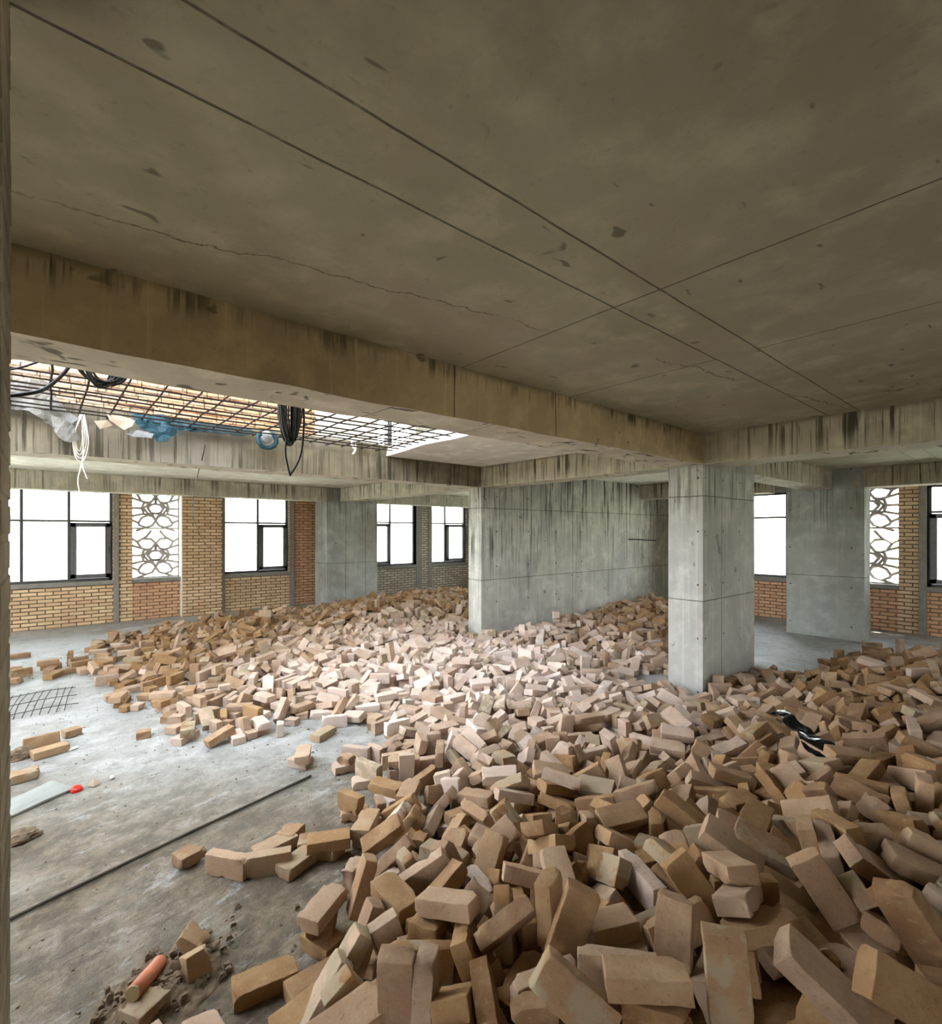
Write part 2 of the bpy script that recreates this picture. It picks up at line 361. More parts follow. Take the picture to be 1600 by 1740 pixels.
b = BM(); box(b, X0, -1.6, 2.40, 5.78, ZS, ZS+.13); struct('ceiling', b, 'slab_lit')

def beam(x0, x1, y0, y1, mat, label, zb=ZB, sof=None, amp=.006, zt=ZS+.01):
    b = BM(); rough_boxes(b, x0, x1, y0, y1, zb, zt, .22, amp)
    if sof:
        b.normal_update()
        for f in b.faces:
            if f.normal.z < -.7: f.material_index = 1
        mat = [mat, sof]
    o = struct('concrete_beam', b, mat, label=label); o['group'] = 'concrete beams under the slab'; return o
beam(X0, 5.10, 2.35, 2.72, 'beam_tan', 'long tan beam across the picture above the broken opening', sof='soffit', amp=.012)
beam(6.43, 9.6, 2.35, 2.74, 'beam', 'short beam between the near pillar and the right pillar', sof='soffit')
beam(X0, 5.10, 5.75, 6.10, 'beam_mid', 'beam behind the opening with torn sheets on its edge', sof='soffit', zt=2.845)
beam(X0, 4.80, 10.6, 10.98, 'beam_far', 'farthest beam above the back windows', sof='soffit')
beam(6.07, X1, 10.6, 10.98, 'beam_far', 'farthest beam right of the back pillar', sof='soffit')
beam(5.10, 5.55, Y0, 2.35, 'beam', 'streaked beam running to the right edge of the photo', sof='soffit')
beam(5.10, 5.45, 2.72, 5.75, 'beam', 'pinkish beam between near pillar and middle wall', sof='soffit')
beam(5.10, 5.45, 6.05, 10.6, 'beam_far', 'beam between middle wall and back pillar', sof='soffit')
beam(9.60, 9.95, Y0, 2.1, 'beam', 'beam in front of the right windows', sof='soffit')
beam(9.60, 9.95, 3.3, 5.75, 'beam', 'beam between right pillar and middle wall', sof='soffit')
def pillar(x0, x1, y0, y1, mat, label, z1=ZS+.01):
    b = BM(); rough_boxes(b, x0, x1, y0, y1, -.02, z1, .2, .004)
    o = struct('concrete_pillar', b, mat, label=label); o['group'] = 'concrete pillars'; return o
pillar(5.10, 6.43, 2.35, 2.72, 'col', 'nearest concrete pillar, standing in the bricks')
pillar(4.80, 6.07, 10.6, 11.25, 'col_far', 'bluish concrete pillar by the back windows')
pillar(9.60, 9.96, 1.94, 3.00, 'col_far', 'concrete pillar beside the right windows')
b = BM(); rough_boxes(b, 5.10, 11.0, 5.75, 6.05, -.02, ZS+.01, .25, .005); struct('wall_middle', b, 'wall', label='long streaked concrete wall behind the bricks')

# outer walls: back wall (y = 11.5 inner face) and right wall (x = 11 inner face)
class Face:
    """maps wall coordinates (u along, d outwards, z up) to the world"""
    def __init__(s, k): s.k = k
    def box(s, b, u0, u1, d0, d1, z0, z1, mi=0, bev=0.):
        if s.k == 'back': return box(b, u0, u1, 11.5+d0, 11.5+d1, z0, z1, mi, bev)
        if s.k == 'right': return box(b, 11.0+d0, 11.0+d1, u0, u1, z0, z1, mi, bev)
        if s.k == 'rear': return box(b, u0, u1, Y0-d1, Y0-d0, z0, z1, mi, bev)
        if s.k == 'left': return box(b, X0-d1, X0-d0, u0, u1, z0, z1, mi, bev)
    def pt(s, u, d, z):
        return {'back': (u, 11.5+d, z), 'right': (11.0+d, u, z), 'rear': (u, Y0-d, z), 'left': (X0-d, u, z)}[s.k]
def wall_face(F, name, ranges):
    b = BM()
    for (u0, u1, z0, z1, mi) in ranges: F.box(b, u0, u1, 0, .25, z0, z1, mi)
    return struct(name, b, ['brickwall', 'brickwall_red', 'brickwall_grey', 'plaster'])
SILL, HEAD = .80, 2.48
back = Face('back'); right = Face('right'); rear = Face('rear'); left = Face('left')
BW = [(-3.2, 0.97), (1.27, 2.13), (2.90, 4.28), (6.10, 7.80), (8.34, 9.62)]     # openings of the back wall
def cut(ops, u0, u1, pick):
    r = []; u = u0
    for a, c in ops:
        if a > u: r.append((u, a, 0, HEAD, pick(u)))
        r.append((a, c, 0, SILL-.07, pick(a, True))); u = c
    r.append((u, u1, 0, HEAD, pick(u))); r.append((u0, u1, HEAD, ZS, 3)); return r
wall_face(back, 'wall_back', cut(BW, X0, X1, lambda u, s=False: (1 if abs(u-1.27) < .01 or abs(u-4.28) < .01 else 2 if u > 5.9 else 0)))
RW = [(-4.5, -2.6), (-1.9, -.6), (-.25, 1.40), (1.76, 2.62), (3.44, 4.95), (6.2, 7.8), (8.6, 10.2)]
wall_face(right, 'wall_right', cut(RW, Y0, 11.5, lambda u, s=False: 1 if s else 0))
wall_face(rear, 'wall_rear', cut([(7.2, 8.6)], X0, X1, lambda u, s=False: 0))  # unseen opening behind the camera, added to let fill light in
wall_face(left, 'wall_left_far', cut([(-3.5, -1.5), (3, 5), (6, 8), (9, 10.8)], Y0, Y1, lambda u, s=False: 0))
# brick pilasters, plaster jambs and sills
ti = 1
def trim(F, u0, u1, d0, d1, z0, z1, mat, label=None):
    global ti
    b = BM(); F.box(b, u0, u1, d0, d1, z0, z1, 0, .004); o = struct('trim_%d' % ti, b, mat, label=label); ti += 1; return o
trim(back, .975, 1.06, -.03, .2, 0, HEAD, 'plaster'); trim(back, 2.10, 2.83, -.13, 0, 0, HEAD, 'brickwall', 'yellow brick pilaster between the back windows')
trim(back, 2.08, 2.098, -.128, .2, 0, HEAD, 'white_plaster')  # white strip paints the lit side face of the brick pilaster
trim(back, 2.835, 2.90, -.05, .2, 0, HEAD, 'plaster'); trim(back, 4.285, 4.40, -.03, .2, 0, HEAD, 'plaster')
trim(back, 7.80, 7.98, -.02, .2, 0, HEAD, 'plaster'); trim(back, 8.22, 8.335, -.02, .2, 0, HEAD, 'plaster')
for i, (a, c) in enumerate(BW): trim(back, a-.01, c+.01, -.045, .2, SILL-.075, SILL, 'plaster')
for i, (a, c) in enumerate(RW): trim(right, a-.01, c+.01, -.045, .2, SILL-.075, SILL, 'plaster')
trim(right, 1.40, 1.50, -.03, .2, 0, HEAD, 'plaster'); trim(right, 3.30, 3.44, -.02, .2, 0, HEAD, 'plaster'); trim(right, 3.0, 3.12, -.10, 0, 0, HEAD, 'brickwall')

wi = 1
def window(F, u0, u1, bars, sash, transom=1.98, flip=False, simple_=False):
    """aluminium window: outer frame, mullions, transom, one opening sash with its own frame"""
    global wi
    root = empty('window_%d' % wi, F.pt((u0+u1)/2, .12, SILL), kind='structure'); wi += 1
    inv = root.location
    def part(name, fn, mat, par=root):
        b = BM(); fn(b)
        for v in b.verts: v.co -= inv
        return obj(name, b, mat, par)
    w = .045
    def frame(b):
        F.box(b, u0, u0+w, .09, .15, SILL, HEAD); F.box(b, u1-w, u1, .09, .15, SILL, HEAD)
        F.box(b, u0, u1, .09, .15, SILL, SILL+w); F.box(b, u0, u1, .09, .15, HEAD-w, HEAD)
    part('window_frame', frame, 'alu')
    edges = [u0] + list(bars) + [u1]
    for m_ in bars: part('mullion', lambda b: F.box(b, m_-.022, m_+.022, .095, .145, SILL, HEAD), 'alu')
    part('transom', lambda b: F.box(b, u0, u1, .1, .14, transom-.018, transom+.018), 'alu')
    for i in range(len(edges)-1):
        a, c = edges[i], edges[i+1]
        part('pane', lambda b: F.box(b, a+.02, c-.02, .118, .122, transom, HEAD-.02), 'glass')
        if i != sash: part('pane', lambda b: F.box(b, a+.02, c-.02, .118, .122, SILL+.02, transom), 'glass')
    if sash is not None:
        a, c = edges[sash]+.02, edges[sash+1]-.03; z0, z1 = SILL+.05, transom-.03; s = .075
        def sf(b):
            F.box(b, a, a+s, .05, .12, z0, z1); F.box(b, c-s, c, .05, .12, z0, z1); F.box(b, a, c, .05, .12, z0, z0+s); F.box(b, a, c, .05, .12, z1-s, z1)
            F.box(b, a+s, a+s+.012, .04, .1, z0+s, z1-s); F.box(b, c-s-.012, c-s, .04, .1, z0+s, z1-s)
        so = part('sash', sf, 'alu_in'); b = BM(); F.box(b, a+s, c-s, .083, .087, z0+s, z1-s)
        for v in b.verts: v.co -= inv
        obj('sash_pane', b, 'glass', so)
        hu = a+.035 if flip else c-.035
        b = BM(); F.box(b, hu-.012, hu+.012, .015, .05, (z0+z1)/2-.07, (z0+z1)/2+.07, 0, .004)
        for v in b.verts: v.co -= inv
        obj('sash_handle', b, 'alu', so)
    return root
window(back, -3.2, .97, (-2.3, -1.3, -.31, .33), 4, 1.90)
window(back, 2.90, 4.28, (3.62,), 1, 1.90)
window(back, 6.10, 7.80, (7.03,), 0, 1.95, True); window(back, 8.34, 9.62, (8.88,), 1, 1.95)
window(right, 3.44, 4.95, (4.3,), None, 1.99); window(right, -.25, 1.40, (.55,), 1, 2.03, True)
for a, c in ((-4.5, -2.6), (-1.9, -.6), (6.2, 7.8), (8.6, 10.2)): window(right, a, c, ((a+c)/2,), 0, 1.95)

# openwork screens (geometric lattice)
LT = [[(430,545),(370,612),(262,672)],[(262,672),(325,636),(430,640),(482,690),(432,752),(380,762),(312,748),(262,672)],
 [(390,830),(430,787),(485,776),(545,787),(585,830),(540,882),(485,890),(430,882),(390,830)],
 [(275,1000),(318,940),(390,912),(450,925),(487,972),(440,1032),(370,1052),(290,1030),(275,1000)],
 [(485,690),(485,776)],[(432,752),(390,785),(338,830),(385,885),(450,925)],[(385,760),(338,775),(318,830),(340,895),(390,912)],
 [(338,830),(190,830)],[(312,748),(190,712)],[(340,895),(190,925)],[(262,672),(190,630)],[(275,1000),(190,965)],[(370,1052),(250,1092)],[(540,882),(487,972)],[(430,882),(487,972)]]
def lattice(F, u0, u1, label, dz=0.):
    root = empty('openwork_screen', F.pt((u0+u1)/2, .15, SILL), label, 'screen', 'openwork screens in the window walls')
    inv = root.location; b = BM()
    def U(px): return u0 + (u1-u0)*(px-190)/(780-190.)
    def Zv(py): return 2.44 - (py-120)*(2.44-SILL)/(1092-120.)
    segs = []
    for pl in LT:
        for mir in (False, True):
            q = [((970-x) if mir else x, y) for x, y in pl]
            segs.append(q); segs.append([(x, y-548) for x, y in q])
    for pl in segs:
        for (xa, ya), (xb, yb) in zip(pl, pl[1:]):
            if ya < 100 and yb < 100: continue
            A = Vector(F.pt(U(xa), .15, min(Zv(ya), HEAD))); B_ = Vector(F.pt(U(xb), .15, min(Zv(yb), HEAD)))
            A -= inv; B_ -= inv
            if (B_-A).length < .005: continue
            d = (B_-A).normalized(); tube(b, [A-d*.008, B_+d*.008], .026, 6, flat=1.)
    obj('lattice_bars', b, 'lattice', root)
    b = BM()
    for z in (2.44-(520-120)*(2.44-SILL)/972., ): F.box(b, u0, u1, .13, .17, z-.008, z+.022)
    F.box(b, u0, u0+.02, .12, .18, SILL, HEAD); F.box(b, u1-.02, u1, .12, .18, SILL, HEAD); F.box(b, u0, u1, .12, .18, SILL, SILL+.02); F.box(b, u0, u1, .12, .18, HEAD-.02, HEAD)
    for v in b.verts: v.co -= inv
    obj('frame', b, 'lattice', root)
lattice(back, 1.27, 2.08, 'grey openwork star lattice between the two back left windows')
lattice(right, 1.76, 2.62, 'grey openwork star lattice right of the far right pillar')

# brick wall end right beside the camera
b = BM()
for i in range(46):
    z = i*.065; j = noise.noise(Vector((0, i*1.7, 0)))*.003
    box(b, -2.2, -.050+j, 1.02, 1.30, z+.004, z+.061, 0, .004)
box(b, -2.2, -.0525, 1.025, 1.295, 0, ZS, 1); struct('wall_left', b, ['jamb', 'jamb'], label='rough brick wall end beside the camera')

# upper storey seen through the hole
b = BM(); R = random.Random(3)
for i in range(15):
    z = 2.83 + i*.068; u = -1.7 - (i % 2)*.11
    while u < 2.66:
        w = R.choice((.21, .21, .2, .12, .22)); o = R.uniform(-.02, .03)
        if R.random() > .03: box(b, u, min(u+w-.008, 2.68), 6.28-o, 6.40, z, z+.061+R.uniform(-.006, .004), 0, .005)
        u += w
box(b, -1.7, 2.68, 6.32, 6.42, 2.83, 3.85, 1)
struct('wall_upper', b, ['brickwall_red', 'plaster'], label='sunlit brick wall of the storey above')
b = BM(); box(b, 2.68, 3.60, 6.28, 6.45, 2.83, 4.0); struct('wall_upper_plaster', b, 'white_plaster')
b = BM(); box(b, 3.78, 3.85, 6.3, 6.4, 2.83, 4.0); struct('trim_%d' % ti, b, 'alu'); ti += 1
b = BM(); box(b, 4.25, 8., 6.28, 6.45, 2.83, 3.5); struct('wall_upper_far', b, 'plaster')

b = BM(); box(b, -.3, X1, Y0, Y1, 5.75, 5.9); box(b, -.3, X1, Y0, Y0+.2, 2.83, 5.75); box(b, X1-.2, X1, Y0, Y1, 2.83, 5.75); struct('ceiling', b, 'slab_lit', label='unseen roof and walls added above to shape light through the opening')  # unseen roof and two walls, added to limit light coming down the hole
# outside
b = BM(); bmesh.ops.create_grid(b, x_segments=80, y_segments=80, size=260)
for v in b.verts:
    d = math.hypot(v.co.x-4, v.co.y-4); hgt = max(0, d-60)*.10; v.co.z = -4.5 + hgt*(.6+.8*noise.noise(Vector((v.co.x*.012, v.co.y*.012, 0)))) + noise.noise(v.co*.05)*1.2
struct('outside_ground', b, 'outside_ground', smooth=True)

# near bricks: x, y, z in mm, rotation vector in hundredths of a radian, size; then how each one lies (for its description)
NEAR = [1472,383,580,57,48,-114,0,1517,223,627,122,-1,-101,0,1346,557,544,34,-136,51,0,1215,710,512,268,-121,-2,2,1061,827,474,138,-13,-117,0,1829,257,618,231,-44,-163,0,1957,502,527,175,-3,-154,0,772,1234,386,64,-158,57,0,1270,998,463,74,-121,32,0,1451,756,473,20,-132,26,0,622,1911,31,0,0,-17,0,1081,1394,389,244,-154,6,1,
664,1330,284,24,-45,-31,0,832,1179,370,175,-59,160,1,1168,1196,393,-29,127,226,1,2088,724,499,50,4,-129,0,1711,607,461,95,293,-38,1,1421,963,398,-5,15,264,3,1699,811,475,138,10,-151,0,878,1980,142,0,0,-259,1,2334,312,518,-145,-245,-34,1,1286,1104,446,-149,99,137,2,897,1124,345,104,-241,58,0,960,1055,343,-67,136,-177,0,
1824,747,526,116,-257,28,1,1740,683,497,29,-285,58,1,1055,1701,260,218,221,12,1,1992,808,503,58,23,-124,0,2193,426,534,61,-62,229,1,1675,1143,380,-164,187,-146,0,1711,1022,384,-94,151,-147,0,2065,1336,359,39,-21,-46,0,1232,807,452,120,-64,-74,0,1206,676,433,-144,83,-100,3,1067,1275,330,67,-210,-117,2,1034,1934,185,-37,-116,-16,0,
1223,1731,254,140,-83,0,2,2003,328,457,10,41,-21,2,1312,2236,150,7,-58,-39,0,693,1547,195,-32,-85,-17,0,2248,1140,397,-89,-174,77,1,1024,928,366,-64,-176,193,4,2492,289,513,-119,101,-56,0,1503,1639,248,-278,-42,-120,1,1129,2472,85,0,0,270,2,734,1455,222,149,66,-88,3,1142,1084,280,7,-2,-292,1,1224,1254,324,2,156,-134,0,
779,1582,220,-33,-85,-17,0,2207,550,521,135,17,41,2,644,1581,140,19,-50,-29,0,2965,615,439,-150,183,-74,0,944,1550,214,-135,-141,-153,1,1564,795,414,102,-49,-25,0,922,1342,305,135,-29,-53,0,2599,719,450,130,167,40,0,1790,550,391,-17,-33,268,0,2343,552,538,115,67,54,0,2077,423,478,88,-104,257,0,766,1784,29,6,314,0,1,
1022,1433,317,-25,2,-263,4,1462,1362,331,-101,-257,48,1,3046,398,480,-138,105,135,1,2150,678,379,-78,104,-183,0,1489,1233,394,-279,-139,-25,0,913,1685,187,-35,-108,-12,0,2741,428,455,125,88,45,2,1217,1600,273,17,260,-58,1,861,1949,28,0,0,188,3,2268,828,490,7,43,-294,0,1541,392,442,-68,27,285,1,3839,767,406,124,-145,-77,0,
2904,1179,343,-119,-264,-8,0,1659,1417,351,225,175,-98,0,3410,755,454,6,-20,237,0,2381,454,483,-167,-72,-189,2,2445,1755,209,38,-38,-122,0,1893,729,419,72,182,171,0,1525,664,368,107,19,15,0,1351,2486,85,0,0,-238,2,3213,646,449,-38,-30,-25,1,1921,376,413,-23,-29,-246,4,1873,1248,371,107,-240,-23,0,1374,2704,108,134,-97,-97,3,
2372,1446,331,146,245,-69,0,3343,483,448,57,-156,-142,1,2240,627,525,17,-221,-169,1,1822,946,444,44,23,130,0,1331,1272,283,87,-168,-147,1,1116,972,361,-164,25,-24,1,1667,1486,381,257,56,-64,1,3397,448,501,151,86,74,3,1179,1385,339,68,-92,4,3,3212,1717,239,-241,156,-22,2,1906,2188,161,-12,12,187,1,2631,1028,360,2,-6,-35,3,
2843,929,371,16,84,-184,0,2284,1871,267,256,-143,-45,0,3767,504,488,36,-23,197,1,1832,1351,278,103,54,-139,0,2021,2001,203,-71,-274,33,1,2873,543,431,73,-65,-188,4,1289,2095,112,80,227,-132,0,3392,1743,281,-21,-42,204,2,1644,2757,85,0,0,-116,2,1595,1695,262,-95,-79,279,2,2087,2187,234,14,-13,-73,1,3253,851,416,-31,-44,-215,2,
1742,1743,261,165,-3,-142,0,1783,367,423,169,-246,17,2,2945,887,395,240,119,104,1,1773,2026,178,161,-169,-82,1,2073,2082,210,-104,3,-121,0,1650,2995,108,110,136,136,2,3524,1443,237,-296,76,-51,1,1635,618,379,28,-221,-174,4,4312,522,496,-21,-35,-60,0,2984,465,464,123,30,-1,2,2519,1428,337,107,-51,-27,3,2736,711,475,228,-44,-156,4,
2656,1736,218,238,83,124,1,2256,1894,216,303,-33,-54,2,2830,1273,283,-87,-216,100,0,3767,1372,311,-39,-13,-12,2,1840,2825,110,-158,-92,-158,0,2413,751,420,-176,-57,104,0,2178,193,471,-91,149,-95,0,2197,1826,175,36,22,196,1,398,1782,57,-27,-5,-153,2,2281,2738,162,-54,-88,135,2,1782,141,515,-141,72,-74,0,1636,2268,71,-71,248,-107,1,
1634,1759,212,-257,156,17,0,1517,1898,199,142,246,26,4,1602,1085,314,78,-201,-75,1,1128,2209,51,-65,183,-183,4,2166,1218,327,56,-193,-182,3,1067,4368,63,-5,-31,19,2,3414,903,393,-100,167,-124,2,1360,1737,227,209,1,-153,0,2345,2004,238,-260,93,9,0,1672,2546,131,0,0,-239,0,3599,1855,290,-28,-65,116,2,1224,1836,189,253,-23,-183,0,
2273,1618,214,-119,-124,178,0,884,1989,85,0,0,-219,3,4285,1181,292,8,245,16,3,1416,1851,199,13,16,203,0,1871,1505,301,51,-140,52,3,1607,1257,321,10,-131,29,4,3064,628,427,-130,-126,126,2,3333,2451,200,311,-46,0,0,3059,809,378,-129,-155,221,0,1428,3560,85,0,0,111,0,2936,1984,246,-3,-205,-32,0,1496,2316,98,-96,44,211,1,
1913,1041,373,-4,-11,-74,0,1865,2466,80,-193,34,7,0,1552,2437,104,-168,25,-114,0,1930,2736,51,155,27,27,0,1066,1176,263,-7,249,162,4,2670,674,430,-5,-64,-149,0,1364,1545,230,121,97,125,3,1756,3948,29,-305,-74,0,0,2797,817,411,91,194,4,4,4497,954,370,285,-3,54,2,1668,356,425,177,-254,9,4,5357,688,376,-259,-124,-10,2,
2358,2425,173,192,-237,6,3,2093,948,359,-70,176,-5,0,2193,3510,108,157,-7,-7,1,2422,1099,349,-14,221,-98,4,4628,791,409,-116,-261,113,0,1768,3393,51,-144,75,-75,1,2879,1482,245,194,127,-43,0,1920,4086,51,154,-33,-33,1,1489,1478,235,261,-35,-73,1,2025,1026,324,79,-6,-221,0,3780,1168,274,9,-59,-285,1,2777,1203,256,-115,-134,166,2,
3095,2496,162,86,-120,73,0,1601,4483,109,-118,-104,1,2,2538,2063,210,-141,110,-145,1,1926,1425,296,-184,71,213,3,2823,283,504,-260,148,1,4,4104,580,464,40,-227,-202,2,2584,1300,277,-36,279,-49,3,3923,1737,255,26,2,2,3,3634,2032,233,-14,-131,262,0,2514,1862,197,-173,34,-114,0,1076,4813,77,42,40,-157,1,1444,2101,93,-194,-50,-213,3,
1936,827,428,-117,-236,3,1,1643,2065,109,72,-64,-277,1,2373,2761,179,79,-32,-165,1,1881,2382,153,-106,-131,172,4,1760,904,366,-102,130,-115,1,2109,3049,141,-122,-67,102,2,2799,2016,197,155,-22,-21,2,3322,1568,192,-10,177,69,1,2426,3170,138,23,309,14,1,2099,2801,154,79,-170,-170,0,2798,1741,193,-44,-10,29,0,1775,2348,100,123,196,-59,1,
1579,887,350,-271,82,-77,3,1705,463,431,-80,-63,-186,4,6118,831,396,-68,-190,179,1,4415,2335,153,133,-57,-139,0,3613,530,434,-4,228,-74,3,2557,2417,113,135,138,14,0,2986,1874,193,-81,-29,33,2,1869,2902,131,0,0,-53,2,2232,855,438,-241,158,20,0,1385,4375,85,0,0,156,1,1805,4524,85,311,44,0,1,2241,668,430,41,-36,179,1,
2939,1396,278,-99,-51,51,0,1400,4621,108,133,-99,-99,0,1650,3292,28,0,0,-16,2,892,4626,85,0,0,134,2,2198,3010,105,-74,144,74,1,1149,2478,28,0,0,-272,4,894,5758,85,0,0,263,0,1633,3284,85,0,0,-267,5,869,4609,28,106,-296,0,1,2774,3842,142,0,0,-143,0,3899,987,296,156,27,-162,3,3468,2210,112,23,156,-31,0,
1190,4352,28,0,0,151,0,1578,4854,142,0,0,-127,0,3621,652,397,290,-27,-9,0,2462,4134,143,-1,1,300,1,1712,1558,197,29,50,-149,1,4019,694,417,17,198,161,3,3907,1522,245,43,28,-199,0,2197,3731,51,-14,216,-216,0,1883,3303,51,127,-111,-111,3,3377,1163,293,-85,137,142,4,2472,2752,155,128,244,-144,0,2877,1630,211,16,-70,-298,1,
7283,955,376,80,-81,-63,2,2090,4064,59,15,-31,-118,0,-223,7855,51,157,13,13,0,1650,3005,28,0,0,-39,1,2977,3288,161,-93,266,61,0,5885,1063,318,50,-25,-122,0,4089,1319,250,-174,233,40,0,526,6888,51,-15,215,-215,0,3344,3782,174,72,295,37,1,1375,844,353,-12,3,67,0,2259,4121,85,0,0,269,2,2600,2100,198,221,3,221,0,
3369,1050,336,14,-166,-192,0,1466,2385,102,235,-108,107,0,2333,2584,150,2,-147,-277,1,3736,1316,269,-38,-17,-29,3,3965,1121,274,16,25,-242,0,1079,6219,108,71,-178,-178,2,2061,2354,167,-44,36,188,4,3313,2457,143,-108,-295,0,0,3532,1308,223,-131,-105,237,1,2074,4549,86,-117,-270,-104,0,6110,722,445,96,99,-116,2,2596,3425,142,-211,-220,-6,1,
4204,984,335,-205,89,-189,4,3109,3248,160,-104,270,-22,0,4076,457,443,24,294,5,3,2261,1361,301,83,226,-41,3,3136,1992,176,59,-90,-122,2,6373,1229,376,-189,231,2,0,545,5959,85,0,0,119,0,1418,3578,28,0,0,-104,3,1002,1769,36,-8,-3,-258,0,3085,321,460,29,123,-250,0,1943,4383,28,0,0,262,0,2518,3818,85,0,0,-125,1,
1400,2718,28,94,300,0,3,2983,2693,187,7,2,-178,4,4822,1506,203,42,219,95,2,3684,1638,185,-14,-306,6,0,2933,3668,142,1,-314,1,2,4908,1267,305,-30,104,203,0,4448,1201,290,121,108,134,2]
